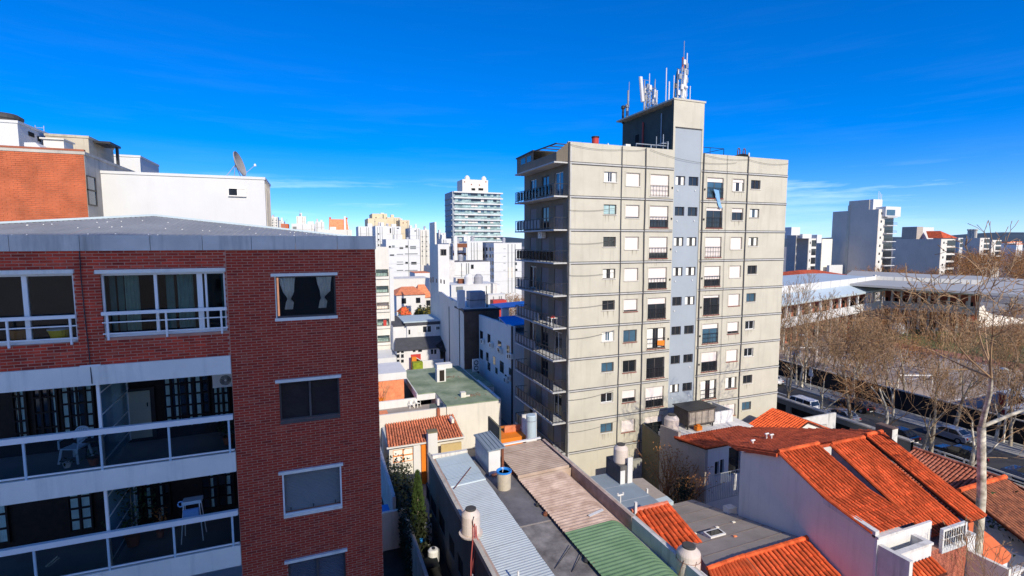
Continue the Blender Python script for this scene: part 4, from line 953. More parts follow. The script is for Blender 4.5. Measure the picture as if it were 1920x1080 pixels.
# ============================================================ NEAR HOUSES AND ROOFS
def V3(x, y, z): return Vector((x, y, z))
def tile_local(pit, tl):
    n = 5; r = pit*.365; up_ = []; 
    for k in range(n+1):
        a = math.pi*k/n; up_.append((r*math.cos(a), r*1.0*math.sin(a)))
    v = []; f = []
    for (yy, sc, lift) in ((0, .88, .0), (tl, 1.0, .018)):
        for x, z in up_: v.append((x*sc, yy, z*sc+lift))
    for k in range(n): f.append((k, k+1, n+2+k, n+1+k))
    f.append(tuple(range(n+1, 2*n+2)))
    return v, f
TLM = {}
def inpoly(x, y, P):
    c = False; j = len(P)-1
    for i in range(len(P)):
        if (P[i][1] > y) != (P[j][1] > y) and x < (P[j][0]-P[i][0])*(y-P[i][1])/(P[j][1]-P[i][1])+P[i][0]: c = not c
        j = i
    return c
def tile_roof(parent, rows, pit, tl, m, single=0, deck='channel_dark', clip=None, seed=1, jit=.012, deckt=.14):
    """rows of (left, right) points from ridge to eave; rolls of barrel tiles laid course by course"""
    q = random.Random(seed); rows = [(Vector(a), Vector(b)) for a, b in rows]
    wid = max((b-a).length for a, b in rows); nc = max(1, round(wid/pit)); lv, lf = tile_local(pit, tl)
    rest = MB(); allp = []
    for c in range(nc):
        u = (c+.5)/nc; pts = [a.lerp(b, u) for a, b in rows]; prev_t = None
        acc = 0.0; total = sum((p2-p1).length for p1, p2 in zip(pts, pts[1:])); s = 0.0
        while s < total-.3*tl:
            r = s; k = 0
            while k < len(pts)-2 and r > (pts[k+1]-pts[k]).length: r -= (pts[k+1]-pts[k]).length; k += 1
            d = (pts[k+1]-pts[k]).normalized(); p = pts[k]+d*r
            ac = (rows[k][1]-rows[k][0]).normalized(); nn = ac.cross(d).normalized(); 
            if nn.z < 0: nn = -nn
            ax = d.cross(nn).normalized()
            if clip is None or inpoly(p.x, p.y, clip): allp.append((p, ax, d, nn))
            s += tl*.86
    allp.sort(key=lambda e: (e[0]-CP).length)
    for i, (p, ax, d, nn) in enumerate(allp):
        p = p+nn*.015+ax*q.uniform(-jit, jit)+nn*q.uniform(0, jit)
        if i < single:
            key = (round(pit,3), round(tl,3), m)
            if key not in TLM:
                me = bpy.data.meshes.new('roof_tile'); me.from_pydata(lv, [], lf); me.materials.append(M[m]); me.update(); TLM[key] = me
            o = bpy.data.objects.new('roof_tile', TLM[key]); COL.objects.link(o); o.parent = parent
            mt = Matrix((ax, d, nn)).transposed().to_4x4(); mt.translation = p-wpos(parent); o.matrix_local = mt
        else:
            n = len(rest.v); rest.v += [tuple(p+ax*x+d*y+nn*z) for x, y, z in lv]; rest.f += [tuple(n+k for k in ff) for ff in lf]; rest.m += [0]*len(lf)
    if rest.v: rest.build('tilework', M[m], parent, kind='stuff')
    dk = MB()
    if clip is None:
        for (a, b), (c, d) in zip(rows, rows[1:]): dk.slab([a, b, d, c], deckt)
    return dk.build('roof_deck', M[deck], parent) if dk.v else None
def ridge_tiles(parent, a, b, r, m='tile_orange', step=.36, single=True):
    a, b = Vector(a), Vector(b); n = max(1, int((b-a).length/step)); d = (b-a)/n
    for i in range(n):
        MB().tube([a+d*i, a+d*(i+1.04)], [r*.9, r*1.05], 7).build('ridge_tile', M[m], parent)
def house_box(parent, x0, x1, y0, y1, z1, m, z0=0, name='wall', ops=(), side=()):
    w_ = MB(); w_.wall('Y', y0, x0, x1, z0, z1, ops, .15); w_.wall('X', x0, y0, y1, z0, z1, side, .15)
    w_.quad((x1,y0,z0),(x1,y1,z0),(x1,y1,z1),(x1,y0,z1)); w_.quad((x0,y1,z0),(x1,y1,z0),(x1,y1,z1),(x0,y1,z1)); w_.quad((x0+.005,y0+.005,z1-.02),(x1-.005,y0+.005,z1-.02),(x1-.005,y1-.005,z1-.02),(x0+.005,y1-.005,z1-.02))
    return w_.build(name, M[m], parent)
def wavy(parent, name, m, xs, zf, y0, y1, pit, amp, sheet=1.0, sag=0.0, seed=0):
    """corrugated sheets; waves repeat along Y, sheets run along X"""
    q = random.Random(seed); y = y0; k = 0
    while y < y1-.05:
        ye = min(y+sheet, y1); n = max(2, int((ye-y)/pit*5)); s = MB(); prev = None; dz = q.uniform(0, .014); dx = q.uniform(-.012,.012)
        for i in range(n+1):
            yy = y+(ye-y)*i/n; c = amp*math.cos(2*math.pi*yy/pit)
            col = [(x+(dx if j in (0,len(xs)-1) else 0), yy, zf(x, yy)+c+dz) for j, x in enumerate(xs)]
            if prev:
                for j in range(len(xs)-1): s.quad(prev[j], prev[j+1], col[j+1], col[j])
            prev = col
        mm = m(k) if callable(m) else m
        s.build(name, M[mm], parent, smooth=True); y = ye; k += 1
# ---------------- long shed-roofed house (pale metal roof)
hA = thing('metal_roofed_house', 'long low house with a pale blue-white corrugated metal roof and a shaded green-grey side wall', 'house', (8.5, 27, 0))
wins = []
for (xa, xb, ya, yb2) in ((799,806,905,932),(807,818,924,968),(822,834,952,1000),(842,852,998,1040),(858,868,1034,1066)):
    a, b = at(xa, ya, X=7.15), at(xb, yb2, X=7.15); wins.append((min(a.y,b.y), max(a.y,b.y), min(a.z,b.z), max(a.z,b.z)))
wins = [(w_[0], w_[0]+max(.7, w_[1]-w_[0]), min(w_[2], w_[3]-1.2), w_[3]) for w_ in wins]
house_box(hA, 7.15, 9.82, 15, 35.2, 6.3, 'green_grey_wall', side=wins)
for (a, b, c, d) in wins: MB().box(7.22,7.25,a,b,c,d).build('window', M['dark_void'], hA)
MB().box(7.10,7.30,15,35.4,6.301,6.62).build('parapet', M['concrete_grey'], hA); MB().box(7.34,7.48,15,35.3,6.42,6.50).build('gutter', M['fibro_rust'], hA)
wavy(hA, 'roof_sheet', lambda k: 'metal_sheet_white' if k < 15 else 'metal_sheet_blue', [7.5,8.3,9.1,9.85], lambda x, y: 6.42+.05*(x-7.5)+(.06 if y > 30.0 else 0), 15, 34.4, .19, .010, 1.0, seed=4)
fl = MB(); fl.box(7.3,9.9,34.45,34.75,6.5,6.75); fl.build('coping', M['stained_white'], hA)
cb = MB(); a, b, c = V3(7.6,29.5,6.6), V3(8.2,30.3,6.62), V3(9.4,31.9,6.65); cb.tube([a,b,c], .03, 5); tag(cb.build('rusty_pole', M['rust_metal']), 'rusty pole lying across the pale metal roof', 'pole')
MB().tube([(8.0,19.8,6.45),(8.0,19.8,7.25)], .05, 6).build('vent_pipe', M['pipe_white'], hA)
# flat dark roof beside it
hB = thing('flat_roofed_house', 'narrow house with a dark grey flat roof beside the pale metal roof', 'house', (11, 26, 0))
house_box(hB, 9.86, 12.1, 15, 34.5, 6.2, 'concrete_grey')
MB().box(9.87,12.09,24.6,34.4,6.185,6.215).build('roof', M['flat_grey'], hB); MB().box(9.87,12.09,15,24.595,6.18,6.21).build('roof', mat('flat_brownish', (.15,.135,.125), var=.3, scale=1.1, bump=.2, col2=(.27,.245,.225)), hB)
MB().box(9.9,12.08,24.56,24.66,6.216,6.23).build('roof_seam', M['membrane'], hB)
# blue-grey shed
p = at(916,890,Z=6.3); t_ = at(916,845,Y=p.y).z; xr = at(938,868,Y=p.y).x; yk = at(891,812,X=p.x).y
sd_ = thing('roof_shed', 'small metal shed with a blue-grey lean-to roof and white front on the flat roofs', 'shed', (p.x+.4, p.y, 6.2))
MB().box(p.x+.02, xr, p.y, yk, 6.2, t_-.1).build('wall', M['house_white'], sd_)
sw = MB(); n = 18
for i in range(n):
    z0, z1 = 6.25+(t_-.1-6.25)*i/n, 6.25+(t_-.1-6.25)*(i+1)/n; sw.quad((p.x-.01,p.y,z0),(p.x-.01,yk,z0),(p.x+.015,yk,z1-.02),(p.x+.015,p.y,z1-.02)); sw.quad((p.x+.015,p.y,z1-.02),(p.x+.015,yk,z1-.02),(p.x-.01,yk,z1),(p.x-.01,p.y,z1))
sw.build('side_cladding', M['galvanised'], sd_)
rfm = MB(); rfm.slab([(p.x-.1,p.y-.12,t_),(xr+.35,p.y-.12,t_+.12),(xr+.35,yk+.1,t_+.12),(p.x-.1,yk+.1,t_)],.06)
for i in range(5): x = p.x-.05+.28*i; rfm.box(x,x+.03,p.y-.1,yk,t_+.03*i,t_+.03*i+.05)
rfm.build('roof', M['slate_blue'], sd_); MB().box(xr+.12,xr+.27,p.y+.02,p.y+.16,6.2,t_).build('post', M['rust_metal'], sd_)
MB().box(10.6,12.3,p.y-.3,p.y-.02,6.21,6.33).build('brick_kerb', M['tile_coral'], hB)
# open barrel tank with blue rim
c = at(945,915,Z=6.22); bt = thing('water_barrel', 'cream cylindrical barrel with a bright blue open rim on the dark flat roof', 'barrel', (c.x, c.y, 6.22))
MB().lathe(c.x, c.y, [(.44,6.22),(.46,7.25),(.46,7.3)], 24).build('body', mat('barrel_cream', (.52,.45,.34), var=.12, scale=3, bump=.05), bt)
rm = MB(); rm.lathe(c.x, c.y, [(.44,7.30),(.5,7.32),(.5,7.40),(.44,7.42),(.40,7.33),(.2,7.25)], 24); rm.build('rim', M['blue_plastic'], bt); MB().tube([(c.x-.1,c.y,7.3),(c.x-.05,c.y,7.55)], .02, 5).build('inlet', M['pipe_white'], bt)
for (a, b) in (((1040,1066),(1072,1027)),((1072,1072),(1092,1042))):
    p0, p1 = at(*a, Z=6.24), at(*b, Z=6.24); tag(MB().tube([p0, p1+Vector((0,0,.15))], .02, 4).build('roof_cable', M['dark_metal']), 'thin black cable lying on the brown end of the flat roof' , 'cable', 'cables on the flat roof')
# brown / green corrugated roof
hC = thing('corrugated_roof_house', 'long house under a rusty brown corrugated roof that turns green at the near end', 'house', (14, 26, 0))
house_box(hC, 12.14, 16.0, 15, 34.6, 5.9, 'concrete_grey')
def zC(x, y):
    base = 6.42 + .03*(x-12)
    if y > 29.6: base += .16
    if x > 14.7 and y < 29.6: base -= .75*((x-14.7)/1.2)**2
    return base
xsC = [11.95,12.8,13.6,14.4,14.7,14.9,15.1,15.3,15.5,15.7,15.9]
wavy(hC, 'roof_sheet', 'roof_green', xsC, zC, 15, 22.9, .26, .014, 1.05, seed=6)
wavy(hC, 'roof_sheet', lambda k: 'fibro_brown' if k > 5 else 'fibro_rust', xsC, zC, 22.9, 29.6, .27, .045, 1.05, seed=5)
wavy(hC, 'roof_sheet', 'fibro_brown', [11.95,13.2,14.4,15.75], zC, 29.6, 34.4, .27, .018, 1.2, seed=8)
MB().bar((11.9,34.5,6.72),(15.8,34.5,6.82),.22,.10).build('roof_flashing', M['house_white'], hC)
MB().box(15.92,16.12,22.5,34.4,5.9,6.72).build('parapet', M['fibro_rust'], hC); MB().box(16.13,16.32,15,31.5,4.0,6.62).build('parapet', M['concrete_grey'], hC)
MB().box(15.95,16.12,15,22.49,5.9,6.70).build('parapet', M['stained_white'], hC)
tag(MB().slab([(13.9,23.6,6.56),(15.0,23.9,6.56),(15.0,24.1,6.56),(13.9,23.8,6.56)],.02).build('white_plank', M['pipe_white']), 'short white plank lying on the brown corrugated roof', 'plank')
for i, (y, x, s_) in enumerate(((26.3,11.85,.12),(25.2,11.9,.18),(20.6,12.0,.2),(20.2,12.15,.16))):
    tag(MB().lathe(x, y, [(s_*.8,6.2),(s_,6.3),(s_*.4,6.42)], 7).build('rubble', M['rust_metal' if i % 2 else 'dark_metal']), 'lump of rubble on the edge between flat roof and brown roof', 'rubble', 'rubble along the corrugated roof edge')
# orange-walled roof terrace by the tower foot
a = at(935,808,Z=6.4); ot = thing('roof_terrace', 'small roof terrace with bright orange and brick coloured parapet at the tower foot', 'terrace', (a.x+1, a.y+1, 5))
b = at(968,812,Y=a.y+2.2)
MB().box(a.x, a.x+2.2, a.y+2.2, a.y+2.35, 4, at(955,808,Y=a.y+2.2).z).build('orange_wall', M['orange_paint'], ot); MB().box(a.x-.15,a.x,a.y-.6,a.y+2.35,4,6.9).build('side_wall', M['olive_wall'], ot)
MB().box(a.x+.75,a.x+2.2,a.y+.6,a.y+.75,4,6.45).build('brick_parapet', M['tile_coral'], ot); MB().box(a.x,a.x+2.2,a.y-.6,a.y+2.2,4,5.9).build('floor', M['orange_paint'], ot)
MB().box(a.x+2.25,a.x+3.6,a.y+.3,a.y+.5,4,7.35).build('white_parapet', M['stained_white'], ot)
c = at(996,808,Z=6.6); tk = thing('water_tank', 'blue-grey galvanised cylinder tank beside the dark tower balconies', 'water tank', (c.x, c.y, 6))
MB().lathe(c.x, c.y, [(.42,6.0),(.42,7.9),(.36,7.98)], 20).build('body', M['metal_sheet_blue'], tk); MB().lathe(c.x, c.y, [(.45,7.5),(.45,7.56)], 20).build('band', M['galvanised'], tk)
# ---------------- tanks
def tank(name, label, x, y, z, r, h, m='tank_cream', lidm='tank_dark', legs=0):
    t = thing(name, label, 'water tank', (x, y, z))
    MB().lathe(x, y, [(r*.93,z),(r,z+.06),(r,z+h*.40),(r*1.015,z+h*.42),(r,z+h*.44),(r,z+h*.74),(r*.95,z+h*.79),(r*.6,z+h*.94),(r*.55,z+h*.95)], 28).build('body', M[m], t, smooth=False)
    MB().lathe(x, y, [(r*.56,z+h*.94),(r*.58,z+h*.96),(r*.58,z+h),(r*.5,z+h*1.015)], 20).build('lid', M[lidm], t)
    return t
p = at(883,998,Z=6.6); tA = tank('water_tank', 'cream water tank with red pipes at the edge of the pale metal roof', p.x, p.y, 6.6, .50, 1.35)
MB().lathe(p.x, p.y, [(.6,6.5),(.64,6.6),(.2,6.6)], 20).build('stand', M['tank_cream'], tA)
pr = MB()
for q, (dx, dy) in enumerate(((-.05,-.58),(.05,-.6),(.14,-.56))): pr.tube([(p.x+dx,p.y+dy+.08,7.5-.15*q),(p.x+dx,p.y+dy,6.7),(p.x+dx*2-.1,p.y+dy-.3,6.3),(p.x+dx-.25,p.y+dy-.4,5.6),(p.x+dx-.3,p.y+dy-.4,2.0)], .03, 5)
pr.build('red_pipe', M['pipe_red'], tA); MB().tube([(p.x+.02,p.y-.52,7.75),(p.x-.08,p.y-.56,7.5),(p.x-.02,p.y-.56,7.2)], .02, 5).build('hose', M['dark_metal'], tA)
wp = MB(); wp.tube([(6.95,p.y-1.1,2.6),(6.95,p.y-1.1,5.0)], .05, 5); wp.tube([(6.9,p.y-2.0,2.8),(6.9,p.y-2.0,4.4)], .05, 5); wp.build('white_pipe', M['pipe_white'], hA)
p = at(1290,1075,Z=5.9); tB = tank('water_tank', 'cream water tank with strap wires at the bottom by the green roof', p.x, p.y, 5.9, .56, 1.45)
bw = MB()
for q in range(6):
    a0 = q*1.05; bw.tube([(p.x+.575*math.cos(a0+.5*k/6),p.y+.575*math.sin(a0+.5*k/6),5.95+.9*k/6) for k in range(7)], .012, 4)
bw.tube([(p.x+.578*math.cos(k*.3),p.y+.578*math.sin(k*.3),6.7) for k in range(22)], .012, 4); bw.build('strap_wire', M['rust_metal'], tB)
MB().box(p.x-.75,p.x+.75,p.y-.7,p.y+.7,5.5,5.9).build('stand', M['house_white'], tB); MB().box(p.x-.7,p.x+.7,p.y-.65,p.y+.65,0,5.5).build('base', M['concrete_grey'], tB)
# tank on a dark streaked wall in front of the tower
B0 = at(1163,907,Z=4.75); yk = at(1136,892,X=B0.x).y; zt = at(1164,876,X=B0.x).z
tw2 = thing('tank_house', 'dark streaked wall box carrying a water tank before the cream tower', 'tank base', (B0.x+.5, B0.y+1, 0))
MB().box(B0.x, B0.x+.9, B0.y, yk, 0, zt).build('wall', mat('streaked_black', (.13,.12,.115), var=.3, scale=1, streak=.8, scol=(.02,.02,.02)), tw2); MB().box(B0.x-.03,B0.x+.35,B0.y-.06,B0.y-.005,3,zt-.3).build('white_corner', M['house_white'], tw2); MB().box(B0.x+.55,B0.x+.95,B0.y-.1,B0.y-.005,3,zt+.6).build('white_pillar', M['house_white'], tw2)
tank('water_tank', 'cream water tank on the dark streaked wall box before the cream tower', B0.x+.5, (B0.y+yk)/2-.2, zt, .52, 1.35)
# blue-grey flat roof
hD = thing('blue_roofed_extension', 'low extension with a slate blue flat roof beside the brown corrugated roof', 'house extension', (18, 28, 0))
blu = [at(1108,895,Z=4.7), at(1140,891,Z=4.7), at(1246,951,Z=4.7), at(1190,962,Z=4.7)]
xa, xb, ya, yb3 = 16.34, max(blu[1].x, blu[2].x), min(blu[2].y, blu[3].y)-.3, max(blu[0].y, blu[1].y)
print('blue roof', xa, xb, ya, yb3)
house_box(hD, xa, xb, ya, yb3, 4.6, 'concrete_grey'); MB().box(xa,xb+.06,ya,yb3+.1,4.6,4.72).build('roof', M['slate_blue'], hD)
for i in (1,2): MB().box(xa+.01,xb,ya+(yb3-ya)*i/3,ya+(yb3-ya)*i/3+.03,4.721,4.735).build('roof_seam', M['galvanised'], hD)
c = at(1163,946,Z=4.75); vt = MB().tube([(c.x,c.y,4.7),(c.x,c.y,5.35)], .05, 6).tube([(c.x-.22,c.y,5.4),(c.x+.22,c.y,5.4)], .06, 6).tube([(c.x-.2,c.y,5.4),(c.x-.2,c.y,5.55)], .06, 6).tube([(c.x+.2,c.y,5.4),(c.x+.2,c.y,5.55)], .06, 6).build('vent_pipe', M['pipe_white']); tag(vt, 'white T shaped vent pipe on the slate blue roof', 'vent pipe')
# beige and pale roofs behind it
hE = thing('beige_roofed_shed', 'low shed with a beige roof and pale blue front strip behind the slate blue roof', 'shed', (21, 29, 0))
P1 = [at(1170,899,Z=4.3), at(1205,896,Z=4.3), at(1250,930,Z=4.3), at(1222,938,Z=4.3)]
MB().slab([P1[0],P1[1],P1[2],P1[3]], 4.2).build('wall', M['membrane'], hE); P2 = [P1[3]+Vector((0,0,.02)), P1[2]+Vector((0,0,.02)), at(1263,940,Z=4.25), at(1232,948,Z=4.25)]
MB().slab(P2, 4.1).build('front_strip', M['metal_sheet_blue'], hE); c = at(1213,925,Z=4.4); MB().box(c.x-.06,c.x+.06,c.y-.06,c.y+.06,4.3,4.75).build('vent_pipe', M['pipe_white'], hE)
a, b = at(1176,866,Y=33.5), at(1203,893,Y=33.5); mw = MB().box(a.x,b.x,33.5,33.8,0,a.z).build('mossy_wall', mat('moss_wall', (.30,.29,.24), var=.25, scale=2, streak=.6, scol=(.09,.10,.04)), None); tag(mw, 'mossy stained garden wall right of the tank box', 'wall')
# ---------------- terrace with skylight
def zT(x, y): return 5.0+(22.4-y)*.235
tr = thing('membrane_roof', 'sloping grey-brown membrane roof with seams and a skylight beside the tall house wall', 'roof', (21, 22, 0))
pl = [(17.5,18.3),(24.15,18.3),(24.15,26.9),(21.9,26.9)]
MB().slab([(x,y,zT(x,y)) for x, y in pl], 2.6).build('roof_deck', M['membrane'], tr)
sm = MB()
for i in range(6):
    y = 19.4+1.35*i
    xl = 17.7+max(0,(y-18.3))*.5
    sm.bar((xl,y,zT(0,y)+.012),(24.1,y+.12,zT(0,y+.12)+.012), .04, .02)
sm.build('roof_seam', mat('seam_brown', (.22,.18,.155), var=.2), tr)
c = at(1340,996,Z=5.5); s = MB(); cz = zT(c.x,c.y); s.box(c.x-.55,c.x+.55,c.y-.3,c.y+.3,cz-.1,cz+.16); sk = s.build('skylight', M['house_white'], tr); MB().box(c.x-.45,c.x+.45,c.y-.2,c.y+.2,cz+.161,cz+.18).build('pane', M['pane'], sk)
for (px, py) in ((1318,993),(1303,992),(1376,970),(1378,1008),(1345,980)):
    c = at(px,py,Z=5.4); MB().box(c.x-.1,c.x+.1,c.y-.06,c.y+.06,zT(0,c.y),zT(0,c.y)+.06).build('patch', M['tile_coral' if py > 1000 else 'concrete_white'], tr)
c = at(1370,955,Z=4.9); tag(MB().box(c.x-.35,c.x+.3,c.y-.2,c.y+.3,zT(0,c.y)-.05,zT(0,c.y)+.35).build('roof_bin', M['concrete_white']), 'small white box at the foot of the tall grey house wall', 'box')
# orange hip roof (big rolls) left of it
h1 = thing('tiled_annex', 'small annex roof of large orange barrel tiles between the green roof and the grey membrane', 'annex', (18, 22, 0))
A = V3(17.0,23.9,6.05); Bq = V3(19.4,23.9,6.05); Cq = V3(19.35,19.2,4.75); Dq = V3(16.5,19.0,4.70)
tile_roof(h1, [(A,Bq),(Dq,Cq)], .36, .55, 'tile_orange', single=300, seed=2)
ridge_tiles(h1, A+Vector((-.1,0,.08)), Bq+Vector((.1,0,.08)), .13, 'ridge_coral'); ridge_tiles(h1, Bq+Vector((.05,0,.06)), Cq+Vector((.05,0,.1)), .12, 'tile_orange')
MB().box(16.6,19.3,19.2,23.8,2.5,4.6).build('wall', M['concrete_grey'], h1); MB().tube([(17.05,23.7,6.0),(17.05,23.7,6.75)], .09, 6).build('vent_pipe', M['pipe_white'], h1)
# near bottom tile roofs
h2 = thing('tiled_front_house', 'orange barrel tile roof at the bottom edge with a ridge meeting the tall house', 'house', (21, 16, 0))
Rl = at(1396,1046,Y=18.2); Rr = at(1517,1009,Y=18.2); sl = .42
Rr.z = Rl.z = (Rl.z+Rr.z)/2; Rr.x = 24.15
e0 = V3(Rl.x, 14.2, Rl.z-4.0*sl); e1 = V3(24.15, 14.2, Rl.z-4.0*sl)
tile_roof(h2, [(Rl,Rr),(e0,e1)], .29, .48, 'tile_orange', single=260, seed=3)
ridge_tiles(h2, Rl+Vector((0,0,.08)), Rr+Vector((0,0,.08)), .13)
HL = at(1318,1045,Y=17.6); HLv = V3(17.2,18.2,Rl.z-.25)
tile_roof(h2, [(V3(17.4,18.2,Rl.z-.12),Rl),(V3(15.9,14.2,Rl.z-1.75),V3(Rl.x,14.2,Rl.z-4*sl-.02))], .31, .48, 'tile_orange', single=40, seed=4)
ridge_tiles(h2, V3(17.4,18.25,Rl.z-.03), Rl+Vector((0,0.05,.07)), .12, 'tile_orange'); MB().tube([Rl+Vector((0,.1,.02)), V3(Rl.x,14.2,Rl.z-4*sl+.03)], .11, 6).build('valley_gutter', M['rust_metal'], h2)
MB().box(16.4,24.1,14.4,18.15,0,Rl.z-1.9).build('wall', M['house_white'], h2)
# ---------------- tall house with stepped orange roof strips
hH = thing('orange_tiled_house', 'tall house with three stepped strips of orange barrel tiles and a blank lavender-grey side wall', 'house', (28, 18, 0))
XH = 24.2; YR, YB2, YE = 20.2, 17.5, 14.8; ZRg = 10.0
def Hp(px, py, y): return at(px, py, Y=y)
sA1, sB0, sB1, sC0, sC1 = Hp(1534,832,YR).x, Hp(1566,835,YR).x-.35, Hp(1619,823,YR).x, Hp(1621,821,YR).x, Hp(1653,814,YR).x
print('strips', sA1, sB0, sB1, sC0, sC1, Hp(1710,972,YE), Hp(1725,985,YE), Hp(1815,975,YE), Hp(1843,962,YE), Hp(1752,997,YE))
zE = 7.85; zM = 8.45
xa2 = 24.95; xs2 = (sA1-XH)
def strip_rows(x0, x1, prof): return [(V3(x0,y,z),V3(x1,y,z)) for y, z in prof]
tile_roof(hH, strip_rows(XH, sA1, ((20.2,10.05),(17.2,8.74),(14.95,8.22))), .235, .44, 'tile_orange', single=130, seed=11)
tile_roof(hH, strip_rows(sB0, sB1, ((20.2,9.84),(17.5,8.48),(14.85,7.16))), .235, .44, 'tile_orange', single=130, seed=12)
tile_roof(hH, strip_rows(sC0+.12, sC1, ((20.2,9.92),(17.3,8.55),(14.75,7.34))), .235, .44, 'tile_orange', single=40, seed=13)
ridge_tiles(hH, V3(XH-.05,YR,10.12), V3(sA1,YR,10.12), .12); ridge_tiles(hH, V3(sB0,YR,9.92), V3(sB1,YR,9.92), .12); ridge_tiles(hH, V3(sC0+.1,YR,10.04), V3(sC1,YR,10.04), .12)
MB().tube([(sB0-.05,YR,9.86),(sB0-.05,17.5,8.52),(sB0-.05,14.8,7.18)], .09, 6).build('verge', M['tile_orange'], hH); MB().tube([(XH-.02,YR,10.05),(XH-.02,17.2,8.76),(XH-.02,14.9,8.22)], .08, 6).build('verge', M['tile_orange'], hH)
MB().tube([(sC1+.02,YR,9.97),(sC1+.02,17.3,8.58),(sC1+.02,14.7,7.36)], .08, 6).build('verge', M['tile_orange'], hH)
mat('pink_wall', (.74,.58,.53), var=.1, streak=.3)
MB().ext([(sB0+.02,YR-.02,8.6),(sB0+.02,YR-.02,9.68),(sB0+.02,17.5,8.33),(sB0+.02,15.2,7.0),(sB0+.02,15.2,6.6)],(.15,0,0)).build('dormer_wall', M['pink_wall'], hH)
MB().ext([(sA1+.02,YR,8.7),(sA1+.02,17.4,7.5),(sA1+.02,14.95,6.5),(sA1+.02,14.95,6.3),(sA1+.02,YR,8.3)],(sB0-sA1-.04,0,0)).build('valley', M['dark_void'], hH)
# side wall X=XH with gable profile
sw_ = MB(); sw_.ext([(XH,22.9,3.5),(XH,22.9,8.95),(XH,YR,9.92),(XH,17.2,8.6),(XH,14.8,8.05),(XH,14.8,0),(XH,22.9,0)][1:], (.25,0,0)); sw_.build('side_wall', M['lavender_wall'], hH)
cp = MB(); cp.ext([(XH-.05,17.4,8.72),(XH-.05,14.75,8.36),(XH-.05,14.75,8.05),(XH-.05,17.4,8.45)],(.28,0,0)); cp.build('parapet', M['stained_white'], hH)
MB().box(XH+.26,sC1-.1,15.0,22.8,0,6.2).build('core_wall', M['house_white'], hH)
# back slope (dark old tiles) : rolls running down to the back
bk = [(V3(XH-.1,YR+.05,ZRg),V3(sC1+.2,YR+.05,ZRg-.1)),(V3(XH-.1,28.2,7.9),V3(sC1+.2,28.2,8.2))]
clip = [(XH-.2,YR),(sC1+.4,YR),(28.7,27.6),(26.2,27.2),(XH-.2,23.0)]
tile_roof(hH, bk, .27, .46, 'tile_dark', single=0, clip=clip, seed=14)
def zbk(x, y): u = (x-XH+.1)/(sC1+.3-XH); t_ = (y-YR-.05)/(28.2-YR-.05); return ZRg*(1-u)*(1-t_)+(ZRg-.1)*u*(1-t_)+7.9*(1-u)*t_+8.2*u*t_
MB().slab([(x,y,zbk(x,y)) for x, y in clip], .2).build('roof_deck', M['tile_dark'], hH)
for (px, py) in ((1437,830),(1446,832),(1411,843)):
    c = at(px,py,Z=9.0); MB().tube([(c.x,c.y,8.6),(c.x,c.y,9.55)], .05, 6).tube([(c.x-.15,c.y,9.6),(c.x+.15,c.y,9.6)], .055, 6).build('vent_pipe', M['pipe_white'], hH)
# chimney block
cf = at(1672,832,Y=22.2); ch = thing('chimney', 'squat brown and cream chimney block behind the ridge of the orange tiled house', 'chimney', (cf.x+.4, 23, 8))
xr = at(1683,815,Y=22.2).x; yk = at(1642,800,X=cf.x).y; zt = at(1672,806,Y=22.2).z
MB().box(cf.x, xr, 22.2, yk, 7.5, zt).build('stack', M['paint_offwhite'], ch); MB().box(cf.x-.02,cf.x-.003,22.22,yk,7.5,zt-.02).build('side_render', mat('brown_render', (.16,.10,.075), var=.2, streak=.3), ch); MB().box(cf.x-.03,xr+.03,22.17,yk+.03,zt+.002,zt+.06).build('cap', M['brown_render'], ch)
# front: white wall, projecting block, awning, brick bay
fw_ = MB(); ops_f = []
a, b = at(1645,1042,Y=YE), at(1660,1085,Y=YE); 
fw_.box(XH+.0, 28.3, YE-.12, YE-.002, 0, 8.05); fw_.build('front_wall', M['house_white'], hH)
MB().box(XH-.05,26.0,YE-.2,YE+.1,8.051,8.16).build('coping', M['stained_white'], hH)
a, b = at(1688,1008,Y=YE-.9), at(1750,985,Y=YE-.9)
MB().box(a.x, b.x, YE-.9, YE-.13, 0, 6.9).build('front_block', M['house_white'], hH); fp_ = MB(); fp_.box(a.x,b.x,YE-.9,YE-.72,6.902,7.6); fp_.box(b.x-.18,b.x,YE-.715,YE+1.0,6.902,7.6); fp_.build('front_parapet', M['house_white'], hH)
MB().box(a.x+.02,b.x-.2,YE-.71,YE+.9,6.905,6.93).build('gutter_floor', M['dark_void'], hH); MB().box(a.x-.26,a.x-.02,YE-1.5,YE-.13,0,7.75).build('pier', M['stained_white'], hH)
c_ = MB(); c_.box(a.x-.03,b.x+.05,YE-.95,YE-.68,7.602,7.72); c_.box(b.x-.22,b.x+.05,YE-.675,YE+1.0,7.602,7.72); c_.build('coping', M['stained_white'], hH)
aw = [(V3(a.x+.1,YE-.92,7.0),V3(b.x,YE-.92,7.0)),(V3(a.x+.1,YE-1.6,6.6),V3(b.x,YE-1.6,6.6))]; tile_roof(hH, aw, .25, .4, 'tile_orange', single=10, seed=15, deckt=.08)
